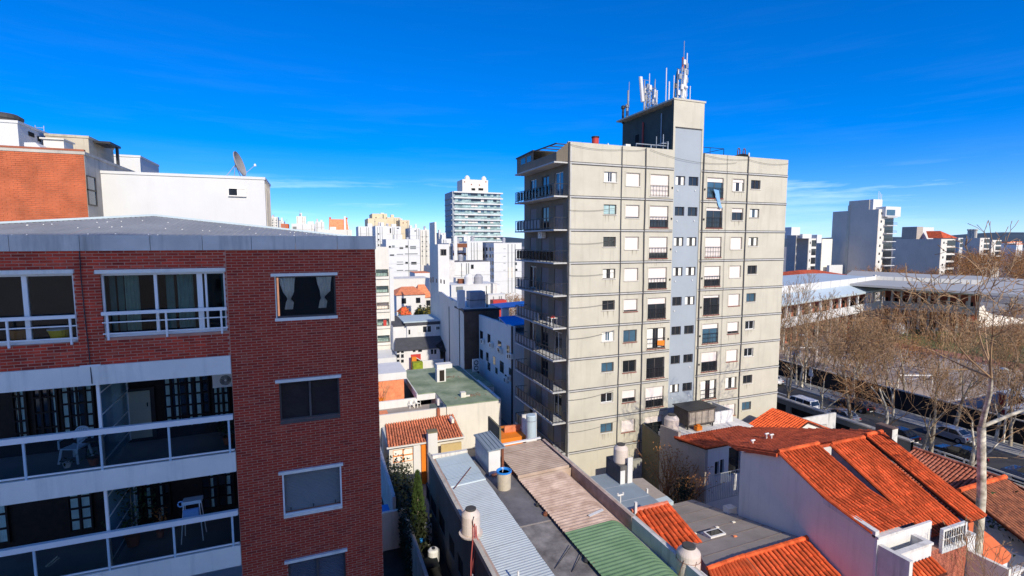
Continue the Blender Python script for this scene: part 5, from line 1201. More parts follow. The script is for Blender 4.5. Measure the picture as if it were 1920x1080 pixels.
def barred(x0, x1, z0, z1, y, nb, par, nm='window'):
    f = MB(); f.box(x0,x1,y-.06,y-.01,z0,z0+.05); f.box(x0,x1,y-.06,y-.01,z1-.05,z1); f.box(x0,x0+.05,y-.06,y-.01,z0+.05,z1-.05); f.box(x1-.05,x1,y-.06,y-.01,z0+.05,z1-.05); w_ = f.build(nm, M['metal_white'], par)
    MB().box(x0+.05,x1-.05,y-.02,y-.008,z0+.05,z1-.05).build('pane', M['pane'], w_); r = MB()
    for i in range(nb): x = x0+.08+(x1-x0-.16)*i/(nb-1); r.box(x-.012,x+.012,y-.12,y-.1,z0,z1)
    r.box(x0,x1,y-.115,y-.105,(z0+z1)/2-.015,(z0+z1)/2+.015); r.box(x0,x1,y-.115,y-.105,z1-.06,z1-.03); r.build('window_bars', M['metal_white'], w_); return w_
barred(a.x+.35, b.x-.3, 4.55, 5.9, YE-.9, 9, hH)
dv = MB().box(24.55,25.9,YE-.16,YE-.125,4.0,6.6).build('door', M['dark_void'], hH); f = MB(); f.box(24.5,24.58,YE-.22,YE-.17,4,6.7); f.box(25.2,25.26,YE-.22,YE-.17,4,6.6); f.box(24.58,25.9,YE-.22,YE-.17,6.6,6.7); f.build('door_frame', M['house_white'], dv)
# brick part + bay
bx0, bx1 = b.x+.06, Hp(1815,990,14.3).x
MB().box(bx0,bx1,14.3,YE+.3,0,6.85).build('brick_wall', M['joint_pale'], hH)
bb = MB(); rr = random.Random(9); z = 4.2; r = 0
while z < 6.8:
    x = bx0-(.12 if r % 2 else 0)
    while x < bx1:
        p0, p1 = max(x,bx0), min(x+.225,bx1)
        if p1-p0 > .04: bb.box(p0,p1,14.3-.015-rr.uniform(0,.008),14.299,z,z+.058,0,skip='k')
        x += .238
    z += .07; r += 1
bb.build('brickwork', mat('brick_salmon', (.44,.14,.085), var=.35, scale=5, bump=.4), hH, kind='stuff')
c0, c1 = at(1768,1012,Y=14.14), at(1813,995,Y=14.14); zt, zb = at(1790,987,Y=14.14).z, at(1790,1030,Y=14.14).z
by = MB(); t = .12; by.box(c0.x,c1.x,14.14,14.29,zb,zb+t*2.2); by.box(c0.x,c1.x,14.14,14.29,zt-t,zt); by.box(c0.x,c0.x+t,14.14,14.29,zb+t*2.2,zt-t); by.box(c1.x-t,c1.x,14.14,14.29,zb+t*2.2,zt-t); bw_ = by.build('bay_window', M['paint_white'], hH)
MB().box(c0.x+t,c1.x-t,14.262,14.278,zb+t*2.2,zt-t).build('pane', M['pane'], bw_); br = MB()
for i in range(9): x = c0.x+t+(c1.x-c0.x-2*t)*(i+.5)/9; br.box(x-.02,x+.02,14.20,14.23,zb+t*2.2,zt-t)
br.box(c0.x+t,c1.x-t,14.205,14.225,(zb+zt)/2,(zb+zt)/2+.04); br.build('window_bars', M['metal_white'], bw_)
# lower right porch
pw = thing('porch', 'white and lavender porch wall with white trellis gate at lower right of the brick bay', 'porch', (34, 14, 0))
MB().box(bx1+.05,bx1+.25,12.6,15.5,0,6.2).build('side_wall', M['lavender_wall'], pw); MB().box(bx1+.26,bx1+2.4,13.1,13.25,0,5.3).build('front_wall', M['house_white'], pw); MB().box(bx1+.26,bx1+2.5,13.0,13.3,5.301,5.45).build('coping', M['stained_white'], pw)
MB().box(bx1+.9,bx1+1.7,13.05,13.095,2.5,4.9).build('gate', M['metal_white'], pw)
# ---------------- smaller tiled houses at the right
hR3 = thing('weathered_tile_house', 'house with a brown weathered tile slope, right of the tall orange house', 'house', (41, 18, 0))
ra, rb = at(1800,921,Z=6.0), at(1881,896,Z=6.0); ea, eb = at(1871,1004,X=ra.x), at(1905,992,X=rb.x)
print('R3', ra, rb, ea, eb); ye = ra.y-5.2; ze = 6.0-2.35
rows = [(V3(ra.x,ra.y,6.0),V3(rb.x,ra.y,6.0)),(V3(ra.x,ye,ze),V3(rb.x,ye,ze))]
mid = V3(ra.x,ra.y-3.4,6.0-1.54); mid2 = V3(rb.x,ra.y-3.4,6.0-1.54)
tile_roof(hR3, [(rows[0][0],rows[0][1]),(mid,mid2)], .26, .44, 'tile_brown', single=0, seed=21); tile_roof(hR3, [(mid,mid2),(rows[1][0],rows[1][1])], .26, .44, 'tile_orange', single=0, seed=22)
ridge_tiles(hR3, V3(ra.x-.1,ra.y,6.08), V3(rb.x+.1,ra.y,6.08), .16)
MB().box(ra.x+.2,rb.x-.2,ye+.4,ra.y+3,0,ze-.2).build('wall', M['house_white'], hR3)
hR2 = thing('dark_tile_house', 'house with dark weathered orange tiles beside the street, behind the tall orange house', 'house', (42, 23, 0))
r0, r1 = at(1712,842,Z=5.5), at(1868,894,Z=5.5); xr = (r0.x+r1.x)/2
rows = [(V3(xr,r1.y-.2,5.5),V3(xr,r0.y,5.5)),(V3(xr-5.5,r1.y-.2,3.4),V3(xr-5.5,r0.y,3.4))]
tile_roof(hR2, rows, .25, .42, 'tile_weathered', single=200, seed=23, deck='rust_metal'); MB().box(xr-5.2,xr+2.0,r1.y,r0.y-.1,0,3.3).build('wall', M['house_white'], hR2)
rows = [(V3(xr,r0.y,5.5),V3(xr,r1.y-.2,5.5)),(V3(xr+3,r0.y,4.2),V3(xr+3,r1.y-.2,4.2))]; tile_roof(hR2, rows, .25, .42, 'tile_weathered', single=0, seed=24)
ridge_tiles(hR2, V3(xr,r1.y-.2,5.58), V3(xr,r0.y,5.58), .13, 'tile_weathered'); c = at(1763,885,Z=4.6); MB().tube([(c.x,c.y,3.8),(c.x,c.y,5.1)], .08, 6).build('vent_pipe', M['pipe_white'], hR2)
hR4 = thing('smooth_orange_roof', 'lower roof finished in smooth bright orange coating at the bottom right', 'roof', (38, 15, 0))
zz = 5.6
pp_ = [at(1816,972,Z=5.3), at(1860,1006,Z=4.9), at(1896,1039,Z=4.3), at(1892,1048,Z=4.2), at(1858,1063,Z=4.2), at(1816,1016,Z=4.8)]
MB().slab(pp_, .18).build('roof', M['roof_smooth_orange'], hR4); pb = [(p_.x*.995, p_.y+.05, p_.z-.2) for p_ in pp_]; MB().slab(pb, 4.0).build('wall', M['house_white'], hR4)
hR5 = thing('tile_roof_corner', 'corner of a tiled roof at the right edge behind the tall pale trunk', 'roof', (47, 18, 0))
c0, c1 = at(1896,905,Z=5.2), at(1935,925,Z=5.2); tile_roof(hR5, [(c1,c0+Vector((.5,1,0))),(c1+Vector((-2,-5,-2.2)),c0+Vector((-.5,-4.5,-2.2)))], .25, .42, 'tile_weathered', single=0, seed=25)
MB().box(c0.x-.5,c0.x+4,c0.y-3.5,c0.y,0,3.0).build('wall', M['house_white'], hR5)
# gable behind
g0 = at(1516,791,Y=31.5); hg = thing('small_gable_house', 'small orange gable peeping over the back of the tall orange house', 'house', (g0.x, 31.5, 0))
for sgn, sd in ((-1,31),(1,32)):
    tile_roof(hg, [(V3(g0.x,31.5,g0.z),V3(g0.x,35.5,g0.z)) if sgn > 0 else (V3(g0.x,35.5,g0.z),V3(g0.x,31.5,g0.z)), (V3(g0.x+sgn*3.2,31.5,g0.z-1.3),V3(g0.x+sgn*3.2,35.5,g0.z-1.3)) if sgn > 0 else (V3(g0.x+sgn*3.2,35.5,g0.z-1.3),V3(g0.x+sgn*3.2,31.5,g0.z-1.3))], .27, .45, 'tile_orange', single=0, seed=sd)
MB().ext([(g0.x-3,31.6,0),(g0.x+3,31.6,0),(g0.x+3,31.6,g0.z-1.4),(g0.x,31.6,g0.z-.12),(g0.x-3,31.6,g0.z-1.4)],(0,3.8,0)).build('wall', M['paint_offwhite'], hg)
# ---------------- grey-walled house in front of the tower
XG = 27.6; hG = thing('grey_walled_house', 'house with a tall blank grey side wall and pale roof clutter below the cream tower', 'house', (31, 33, 0))
yf = at(1322,870,X=XG).y; z0 = at(1322,838,X=XG).z; z1 = at(1272,828,X=XG).z; y1 = at(1272,820,X=XG).y; z2 = at(1272,810,X=XG).z; y2 = at(1238,800,X=XG).y; z3 = at(1238,797,X=XG).z
print('grey', yf, z0, y1, z1, z2, y2, z3)
MB().ext([(XG,yf,0),(XG,yf,z0),(XG,y1,z1),(XG,y1+.02,z2),(XG,y2,z3),(XG,y2,0)],(.25,0,0)).build('side_wall', M['grey_wall'], hG)
ow = MB().ext([(XG+.02,y2+.02,0),(XG+.02,y2+.02,at(1236,800,X=XG).z-1.0),(XG+.02,YT-.35,at(1203,797,X=XG).z+.15),(XG+.02,YT-.35,0)],(.22,0,0)).build('boundary_wall', M['olive_wall']); tag(ow, 'olive boundary wall running from the grey house to the cream tower facade', 'wall')
sg = [(28.5,29.3,z0-3.6,z0-2.4),(29.4,30.2,z0-3.6,z0-2.4)]
MB().wall('Y', yf+.01, XG+.25, 34.5, 0, z0-.05, [(at(1340,885,Y=yf).x,at(1348,885,Y=yf).x,at(1344,893,Y=yf).z,at(1344,866,Y=yf).z),(at(1350,883,Y=yf).x,at(1357,883,Y=yf).x,at(1353,889,Y=yf).z,at(1353,862,Y=yf).z),(at(1366,870,Y=yf).x,at(1388,870,Y=yf).x,at(1377,890,Y=yf).z,at(1377,838,Y=yf).z)], .2).build('front_wall', M['house_white'], hG)
MB().box(XG+.3,34.4,yf+.24,yf+.26,0,z0-.3).build('window_glass', M['pane'], hG)
a0 = V3(XG-.15,y1,z1+.05); b0 = V3(XG-.15,yf-.15,z0+.03)
tile_roof(hG, [(V3(XG-.15,y1+.3,z1+.25),V3(34.5,y1+.3,z1+.25)),(V3(XG-.15,yf-.2,z0+.02),V3(34.5,yf-.2,z0+.02))], .27, .46, 'tile_dark', single=0, seed=41)
MB().tube([(XG-.15,y1+.3,z1+.3),(XG-.15,yf-.2,z0+.06)], .09, 6).build('verge', M['tile_orange'], hG); MB().tube([(XG-.15,yf-.2,z0+.05),(34.5,yf-.2,z0+.05)], .08, 6).build('eave_tile', M['tile_orange'], hG)
MB().box(XG+.26,36.5,y1+.5,y2+.6,0,z1-.2).build('back_block', M['stained_white'], hG)
MB().slab([(XG+.3,y1+.5,z1-.05),(36.4,y1+.5,z1-.05),(36.4,y2+.5,z1+.05),(XG+.3,y2+.5,z1+.05)],.12).build('flat_roof', M['stained_white'], hG)
p = at(1258,812,Z=z1+.1); tank('water_tank', 'cream water tank on the roof of the grey-walled house against the cream tower', XG+.75, y2-.55, z1+.1, .62, 1.55)
# dark louvred plant box
q0 = at(1290,795,Z=z1+.6); lb = thing('plant_enclosure', 'dark box shaped enclosure with pale louvred panels on the roof below the blue strip', 'roof enclosure', (q0.x+1.2, q0.y, z1))
bx0, bx1 = q0.x, at(1340,790,Y=q0.y).x; zt = at(1310,768,Y=q0.y).z
MB().box(bx0,bx1,q0.y,q0.y+1.9,z1+.35,zt).build('body', mat('plant_dark', (.10,.085,.075), var=.25, scale=2, streak=.3), lb)
pp2 = MB()
for i in range(4): x = bx0+.12+(bx1-bx0-.2)*i/4; pp2.box(x,x+(bx1-bx0)/4-.12,q0.y-.04,q0.y-.003,z1+.5,zt-.2)
pp2.build('louvre_panel', mat('louvre_tan', (.36,.31,.25), var=.2, scale=5, streak=.5), lb); MB().slab([(bx0-.15,q0.y-.15,zt+.06),(bx1+.15,q0.y-.15,zt+.06),(bx1+.15,q0.y+2.0,zt+.06),(bx0-.15,q0.y+2.0,zt+.06)],.055).build('roof', M['dark_metal'], lb)
for x in (bx0+.1,bx1-.1): MB().box(x-.05,x+.05,q0.y+.1,q0.y+.2,z1-.1,z1+.35).build('leg', M['dark_metal'], lb)
c = at(1308,803,Z=z1+.2); tag(MB().box(c.x-.25,c.x+.35,c.y-.2,c.y+.2,z1+.05,z1+.4).box(c.x-.1,c.x+.2,c.y-.1,c.y+.1,z1+.401,z1+.55).build('crate', M['orange_paint']), 'orange crate on the pale roof below the dark enclosure', 'crate')
a, b = at(1334,792,Y=y1+2.0), at(1371,813,Y=y1+2.0); MB().box(a.x,b.x,y1+2.0,y1+2.15,z1-.1,z1+1.1).build('roof_screen', M['house_white'], hG); MB().box(b.x,b.x+.15,y1+2.0,y1+4.5,z1-.1,z1+1.1).build('roof_screen', M['stained_white'], hG)
# olive wall and beige roofs right of the grey house, at the tower foot
a, b = at(1390,760,X=43.5), at(1455,780,X=43.5)
ol = MB().ext([(36.8,YT-.4,0),(36.8,YT-.4,5.6),(36.8,YT-4.2,4.0),(36.8,YT-4.2,0)],(.2,0,0)).build('boundary_wall', M['olive_wall']); tag(ol, 'short olive wall sloping away from the right foot of the cream tower', 'wall')
hM = thing('low_roofs', 'low concrete roofs at the right foot of the cream tower', 'outbuilding', (41, 35, 0))
MB().box(37.05,46.5,30.5,37.5,0,3.6).build('wall', M['stained_white'], hM); MB().box(37.0,46.6,30.45,37.6,3.601,3.75).build('roof', M['membrane'], hM); MB().box(40.2,46.6,33.6,33.75,3.751,4.0).build('roof_kerb', M['concrete_grey'], hM)
c0, c1 = at(1440,790,Y=37.7), at(1567,775,Y=40)
sw2 = MB().box(43.0,at(1567,790,Y=36).x,36.0,36.2,0,at(1567,774,Y=36).z).build('boundary_wall', mat('streaked_white', (.62,.60,.56), var=.15, scale=1, streak=.95, scol=(.10,.09,.08)), None); tag(sw2, 'white boundary wall with dark vertical streaks behind the orange house', 'wall')
gt = thing('yard_gate', 'white barred gate between the grey-walled house and the lavender wall', 'gate', (26, 27.5, 4))
a, b = at(1324,925,Y=27.2), at(1386,955,Y=27.2); gz = 4.2; r = MB(); zt_ = at(1324,893,Y=27.2).z
r.box(a.x,b.x,27.18,27.22,zt_-.04,zt_); r.box(a.x,b.x,27.18,27.22,zt_-2.0,zt_-1.96); r.build('frame', M['galvanised'], gt)
for i in range(20): x = a.x+(b.x-a.x)*i/19; MB().box(x-.012,x+.012,27.185,27.215,zt_-1.96,zt_-.04).build('bar', M['galvanised'], gt)
# ---------------- orange roofed small house, cream wall, green flat roof
hO = thing('small_orange_house', 'small cream house with a coral tile slope and an orange framed window', 'house', (9, 45, 0))
A, Bq, Cq, Dq = V3(5.75,49.5,4.55), V3(12.7,49.5,4.55), V3(12.2,43.9,3.95), V3(5.4,43.9,3.95)
tl, tr_, br_, bl_ = at(722,796,Y=49.5), at(850,777,Y=49.5), at(868,817,Y=43.9), at(727,838,Y=43.9); print('orange', tl, tr_, br_, bl_)
tile_roof(hO, [(tl,tr_),(bl_,br_)], .25, .42, 'tile_coral', single=300, seed=51)
ww = (at(737,860,Y=44.2).x, at(775,855,Y=44.2).x, at(755,866,Y=44.2).z, at(755,842,Y=44.2).z)
house_box(hO, bl_.x+.15, br_.x+.2, 44.2, 49.4, bl_.z-.1, 'paint_offwhite', ops=[ww])
f = MB(); 
for i in range(3): x = ww[0]+(ww[1]-ww[0])*i/2; f.box(x-.05,x+.05,44.22,44.28,ww[2],ww[3])
for i in range(3): z = ww[2]+(ww[3]-ww[2])*i/2; f.box(ww[0],ww[1],44.225,44.275,z-.04,z+.04)
wn = f.build('window', M['orange_paint'], hO); MB().box(ww[0],ww[1],44.30,44.31,ww[2],ww[3]).build('pane', M['curtain'], wn)
MB().box(bl_.x-.1,br_.x+.15,43.75,43.9,bl_.z-.16,bl_.z-.02).build('fascia', M['house_white'], hO)
c = at(782,870,Y=43.95); MB().box(c.x-.3,c.x+.3,43.9,44.19,0,bl_.z-.1).build('pier', M['house_white'], hO); c = at(796,870,Y=43.9); MB().box(c.x-.25,c.x+.2,43.95,44.18,0,bl_.z-.3).build('orange_panel', M['orange_paint'], hO)
c = at(811,838,Y=43.2); chm = thing('chimney', 'squat white chimney in front of the coral tile roof', 'chimney', (c.x, 43.2, 0)); zt = at(811,812,Y=43.0).z
MB().box(c.x-.42,c.x+.42,43.0,43.7,0,zt).build('stack', M['house_white'], chm); MB().box(c.x-.46,c.x+.46,42.96,43.74,zt+.002,zt+.1).build('cap', M['olive_wall'], chm)
c = at(847,793,Z=4.3); tag(MB().box(c.x-.12,c.x+.12,c.y-.5,c.y+.5,4.45,4.85).build('roof_vent', M['concrete_white']), 'small white roof vent on the coral tile roof', 'vent')
c = at(845,842,Y=43.3); b_ = MB().box(c.x-.9,c.x+1.0,43.2,43.4,0,at(845,832,Y=43.2).z).build('garden_wall', mat('ochre_panel', (.58,.43,.20), var=.1)); tag(b_, 'ochre panel on the low wall behind the pale metal roof', 'wall panel')
hF = thing('green_roofed_building', 'cream building with a flat green membrane roof in front of the white hotel wall', 'building', (15, 57, 0))
gx0, gx1, gy0, gy1, gz = 12.15, 18.15, 49.9, 66.5, 5.0
MB().box(gx0,gx1,gy0,gy1,0,gz-.1).build('wall', M['paint_offwhite'], hF); MB().box(gx0,gx1-.25,gy0+.12,gy1-.1,gz-.099,gz).build('roof', M['flat_green'], hF)
MB().box(gx1-.24,gx1+.02,gy0+.1,58.0,gz-.098,gz+.12).build('parapet', M['house_white'], hF); MB().box(gx1+.03,20.0,57.5,gy1,0,4.2).build('back_wing', M['paint_offwhite'], hF); MB().box(gx1+.03,20.0,57.5,gy1,4.201,4.3).build('back_roof', M['flat_green'], hF)
lx0, lx1, ly0 = 10.0, 12.14, 55.2
MB().box(lx0,lx1,ly0,gy1,gz-.75,gz-.1).build('left_wing', M['house_white'], hF); MB().box(lx0+.1,lx1,ly0+.1,gy1-.1,gz-.099,gz-.001).build('left_roof', M['flat_green'], hF); MB().box(lx0,lx0+.12,ly0,gy1,gz-.098,gz+.06).build('parapet', M['house_white'], hF)
MB().box(lx0+.3,lx1,ly0+2.5,gy1,0,gz-.76).build('back_wall', M['dark_void'], hF)
for (px, py, w_, h_, nm) in ((828,716,.55,1.55,'a'),(868,744,.28,.55,'b')):
    c = at(px,py,Z=gz); 
    if nm == 'a':
        cb2 = thing('roof_access_box', 'white stair head with a dark louvre door on the green flat roof', 'stair head', (c.x,c.y,gz)); MB().box(c.x-w_,c.x+w_,c.y,c.y+1.0,gz,gz+h_).box(c.x-.5,c.x+1.4,c.y+.2,c.y+1.3,gz+h_+.001,gz+h_+.55).build('wall', M['house_white'], cb2); MB().box(c.x-.25,c.x+.35,c.y-.03,c.y-.002,gz+.1,gz+h_-.1).build('louvre_door', M['wood_and_recess_shade'], cb2)
    else: tag(MB().box(c.x-w_,c.x+w_,c.y-w_,c.y+w_,gz,gz+h_).box(c.x+w_+.02,c.x+w_+.5,c.y-.1,c.y+.1,gz,gz+.15).build('roof_vent', M['paint_offwhite']), 'short cream vent stub on the green flat roof', 'vent')
for (px, py) in ((880,742),(838,708)):
    c = at(px,py,Z=gz); 
    st = MB(); rr = random.Random(px)
    for i in range(26): x, y = c.x+rr.gauss(0,.8), c.y+rr.gauss(0,.35); st.lathe(x,y,[(.12,gz+.001),(.10,gz+.02+rr.random()*.05)],6)
    tag(st.build('roof_debris', M['earth']), 'scattered dark debris and moss on the green flat roof', 'debris', 'debris on the green roof')
# cream terrace left of the green roof
hTt = thing('cream_terrace', 'cream walled roof terrace with white chairs and planters left of the green roof', 'terrace', (9, 51, 0))
MB().box(5.0,12.10,50.0,50.25,0,4.85).build('front_wall', M['paint_offwhite'], hTt); MB().box(5.2,12.1,50.26,55.1,0,3.75).build('floor', M['membrane'], hTt)
MB().box(5.0,lx0-.1,55.15,55.4,0,4.6).build('back_wall', M['house_white'], hTt); MB().box(5.5,6.6,50.6,54.6,3.751,3.8).build('red_floor', M['tile_coral'], hTt)
gl_ = MB(); gl_.box(10.6,12.1,51.2,51.26,3.76,5.0); gl_.build('glass_screen', M['glass_guard'], hTt)
fp = thing('flue_pipe', 'white and terracotta flue standing at the cream terrace wall', 'flue', (at(822,800,Y=49.8).x, 49.8, 0)); c = at(822,800,Y=49.8); MB().box(c.x-.14,c.x+.14,49.55,49.9,3.5,at(822,765,Y=49.8).z).build('lower_part', M['terracotta'], fp); MB().tube([(c.x,49.7,5.3),(c.x,49.7,at(822,747,Y=49.8).z)], .13, 8).build('upper_part', M['pipe_white'], fp)
for i, (px, py) in enumerate(((772,764),(783,762))):
    c = at(px,py,Z=3.8); plastic_chair('terrace_chair', ('left' if i == 0 else 'right')+' white chair of the pair on the cream terrace', (c.x,c.y,3.76), .6*i, M['metal_white'])
for i, (px, py) in enumerate(((721,763),(712,752))):
    c = at(px,py,Z=3.8); t = thing('planter', ('orange planter box with bare stems on the cream terrace' if i == 0 else 'smaller planter with a thin bare stem by the brick building edge'), 'planter', (c.x,c.y,3.8)); MB().box(c.x-.6,c.x+.6,c.y-.2,c.y+.2,3.8,4.2).build('box', M['orange_paint'], t)
    s = MB(); rr = random.Random(i)
    for k in range(7): s.tube([(c.x,c.y,4.2),(c.x+rr.uniform(-.3,.3),c.y,5.2),(c.x+rr.uniform(-.7,.7),c.y+rr.uniform(-.4,.4),6.2)], .02, 4)
    s.build('stem', M['twig'], t)
rb_ = thing('brick_red_building', 'low building with a plain brick red front and white top band beside the brick block', 'building', (8, 60, 0))
a, b = at(700,712,Y=58), at(758,745,Y=58); MB().box(a.x-3,b.x,58,63,0,a.z-.25).build('wall', M['tile_coral'], rb_); MB().box(a.x-3,b.x+.3,57.9,63.2,a.z-.24,a.z+.6).build('roof_band', M['house_white'], rb_)
# ---------------- shaded courtyard beside the brick building
a, b = at(722,962,Y=35), at(764,1055,Y=35); cw = thing('courtyard_wall', 'grey rendered courtyard wall topped with a bright blue sheet, beside the brick building', 'wall', (4, 35, 0))
MB().box(a.x-1.5,b.x,35,35.25,0,a.z).build('wall', M['concrete_white'], cw); MB().box(b.x-.2,b.x,22,34.99,0,a.z-.1).build('side_wall', M['concrete_grey'], cw)
bt = [at(718,972,Y=35.4), at(735,968,Y=35.4), at(727,945,Y=37), at(716,947,Y=37)]; tag(MB().slab(bt,.05).build('blue_sheet', M['blue_plastic']), 'bright blue plastic sheet on top of the grey courtyard wall', 'sheet')
MB().poly([(-2,16.1,.03),(7.1,16.1,.03),(7.1,43,.03),(-2,43,.03)]).build('courtyard_ground', mat('shaded_earth', (.04,.036,.03), var=.4, scale=.8), kind='structure')  # earth colour darkened to stand for the courtyard's shade
bw3 = thing('boundary_wall', 'pale stained boundary wall running back beside the brick building edge', 'wall', (4.2, 42, 0)); MB().ext([(4.6,36,0),(4.6,36,3.4),(4.6,49,3.6),(4.6,49,0)],(.25,0,0)).build('wall', M['stained_white'], bw3)
# conifer hedge
def conifer(name, label, x, y, z0, h, r, m, n=1500, seed=1, m2=None):
    t = thing(name, label, 'conifer', (x, y, z0)); q = random.Random(seed); lv = MB()
    for i in range(n):
        hz = q.random()**.8; rad = r*(1-hz**1.6)*(.55+.5*q.random()) if hz > .12 else r*(.7+.35*q.random()); a = q.uniform(0,6.283)
        c = Vector((x+rad*math.cos(a), y+rad*math.sin(a), z0+.15+hz*h)); d = Vector((.5*math.cos(a)+q.uniform(-.3,.3), .5*math.sin(a)+q.uniform(-.3,.3), .8)).normalized(); u = d.cross(Vector((q.uniform(-1,1),q.uniform(-1,1),0))).normalized()
        s = .13*q.uniform(.6,1.3); lv.quad(c-u*s*.5, c+d*s-u*s*.3, c+d*s*1.7, c+u*s*.5, 0)
    lv.build('foliage', M[m], t); MB().tube([(x,y,z0),(x,y,z0+h*.8)], [.09,.02], 6).build('trunk', M['bark'], t); return t
c = at(785,985,Z=2.3); conifer('conifer', 'tall narrow green conifer in the dark passage beside the green-grey wall', c.x-.1, c.y-.4, 1.6, 4.6, .55, 'conifer', 2600, 3)
MB_ = MB(); rr = random.Random(8)
for i in range(7000):
    x, y, z = rr.uniform(4.85,6.5), rr.uniform(31.5,42), rr.uniform(.2,4.6)*rr.uniform(.45,1); d = Vector((rr.uniform(-1,1),rr.uniform(-1,1),rr.uniform(-.3,1))).normalized(); u = d.cross(Vector((0,0,1))).normalized()*.09
    p_ = Vector((x,y,z)); MB_.quad(p_-u, p_+d*.14-u*.5, p_+d*.26, p_+u)
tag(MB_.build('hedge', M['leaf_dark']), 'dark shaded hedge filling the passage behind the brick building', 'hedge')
for i, (px, py, r, h, m, lab) in enumerate(((803,1003,.26,1.5,'pipe_white','white cylindrical water heater in the dark passage'),(813,1040,.36,1.0,'pipe_white','white rounded tank lying below the water heater in the passage'),(792,988,.2,.5,'tank_cream','cream pot at the foot of the conifer'),(791,1000,.2,.4,'blue_plastic','small blue bucket beside the cream pot'))):
    c = at(px,py,Z=2.2); t = thing('water_heater' if i < 2 else 'pot', lab, 'water heater' if i < 2 else 'pot', (c.x,c.y,1.6)); MB().lathe(c.x,c.y,[(r*.8,1.6),(r,1.75),(r,1.6+h*.9),(r*.7,1.6+h)],16).build('body', M[m], t); MB().lathe(c.x,c.y,[(r*.3,1.6+h),(r*.3,1.6+h+.08)],10).build('cap', M['dark_metal'], t)
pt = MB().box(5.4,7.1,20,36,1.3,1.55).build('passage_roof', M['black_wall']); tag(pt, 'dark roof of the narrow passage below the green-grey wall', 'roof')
gr = thing('window_grille', 'black metal grille leaning out over the dark passage', 'grille', (6.6,27,1.6))
for i in range(9): y = 24.6+.28*i; MB().tube([(7.0,y,1.7),(6.5,y,2.3),(6.2,y,1.75)], .02, 4).build('bar', M['galvanised'], gr)
c = at(806,1048,Z=2.4); tag(MB().box(c.x-.6,c.x+.5,c.y-.5,c.y+.5,2.1,2.2).build('awning', M['dark_void']), 'black awning sheet over the lower end of the passage', 'awning')
# ============================================================ MIDDLE DISTANCE AND SKYLINE
def boxwin(parent, px0, px1, py0, py1, Y, m='pane', name='window', proud=.03, frame=None):
    a, b = at(px0, py1, Y=Y), at(px1, py0, Y=Y)
    w_ = MB().box(a.x, b.x, Y-proud, Y-.004, a.z, b.z).build(name, M[m], parent)
    if frame:
        t = max(.06, (b.x-a.x)*.08); f = MB(); f.box(a.x-t,b.x+t,Y-proud-.04,Y-proud-.002,a.z-t,a.z); f.box(a.x-t,b.x+t,Y-proud-.04,Y-proud-.002,b.z,b.z+t); f.box(a.x-t,a.x,Y-proud-.04,Y-proud-.002,a.z,b.z); f.box(b.x,b.x+t,Y-proud-.04,Y-proud-.002,a.z,b.z); f.box((a.x+b.x)/2-t/2,(a.x+b.x)/2+t/2,Y-proud-.04,Y-proud-.002,a.z,b.z); f.build('frame', M[frame], w_)
    return w_
def sidewin(parent, px0, px1, py0, py1, X, m='pane', name='window', proud=.03):
    a, b = at(px0, py1, X=X), at(px1, py0, X=X)
    return MB().box(X-proud, X-.004, min(a.y,b.y), max(a.y,b.y), min(a.z, b.z), max(a.z, b.z)).build(name, M[m], parent)
# white hotel with air conditioners, left wall in shade
XHt = 21.0; ht = thing('white_hotel', 'white hotel wall in blue shade dotted with small windows, behind the cream tower', 'hotel', (24, 60, 0))
y0, y1 = at(962,700,X=XHt).y, at(898,600,X=XHt).y; zt0 = at(962,612,X=XHt).z; zt1 = at(898,590,X=XHt).z
MB().ext([(XHt,y0,0),(XHt,y1,0),(XHt,y1,zt1),(XHt,y0,zt0)],(.3,0,0)).build('side_wall', M['house_white'], ht)
MB().box(XHt+.31,40,y0,y1,0,min(zt0,zt1)-.8).build('body', M['house_white'], ht); MB().box(XHt+.31,40,y0+.05,y1-.05,min(zt0,zt1)-.79,min(zt0,zt1)-.7).build('roof', M['flat_grey'], ht)
for (cx, cy, w_, h_) in ((903,629,5,14),(917,635,5,14),(937,648,6,14),(953,656,5,14),(903,664,5,13),(914,669,4,13),(927,676,4,12),(941,688,7,16),(957,699,5,14),(917,687,5,11),(950,710,6,9),(931,695,4,8)):
    sidewin(ht, cx-w_/2, cx+w_/2, cy-h_/2, cy+h_/2, XHt, 'pane')
for i, (cx, cy) in enumerate(((918,647),(935,658),(933,655),(951,668),(955,668),(952,709),(945,712),(902,640))):
    a = at(cx,cy,X=XHt-.4); t = thing('air_conditioner', ['second','fourth','third','seventh','eighth','sixth','fifth','first'][i]+' white air conditioner from the left on the shaded hotel wall', 'air conditioner', (XHt-.2,a.y,a.z-.3), 'air conditioners on the hotel wall')
    MB().box(XHt-.38,XHt-.05,a.y-.4,a.y+.4,a.z-.3,a.z+.3).build('body', M['metal_white'], t); MB().box(XHt-.40,XHt-.382,a.y-.25,a.y+.1,a.z-.2,a.z+.2).build('fan', M['dark_metal'], t)
MB().tube([(XHt-.1,y0+.1,0),(XHt-.1,y0+.1,zt0)], .1, 6).build('drain_pipe', M['dark_metal'], ht)
a = at(940,590,Y=62); bs = thing('roof_shelter', 'white posts and bright blue sheet roofs on top of the white hotel', 'roof shelter', (24,62,11)); zr = min(zt0,zt1)-.7
p0 = at(942,577,Y=60); MB().box(p0.x,p0.x+.9,60,60.5,zr,p0.z).build('wall', M['house_white'], bs); MB().slab([(p0.x-.3,59.6,p0.z+.05),(p0.x+5,59.6,p0.z+.25),(p0.x+5,64,p0.z+.25),(p0.x-.3,64,p0.z+.05)],.1).build('blue_roof', M['blue_plastic'], bs)
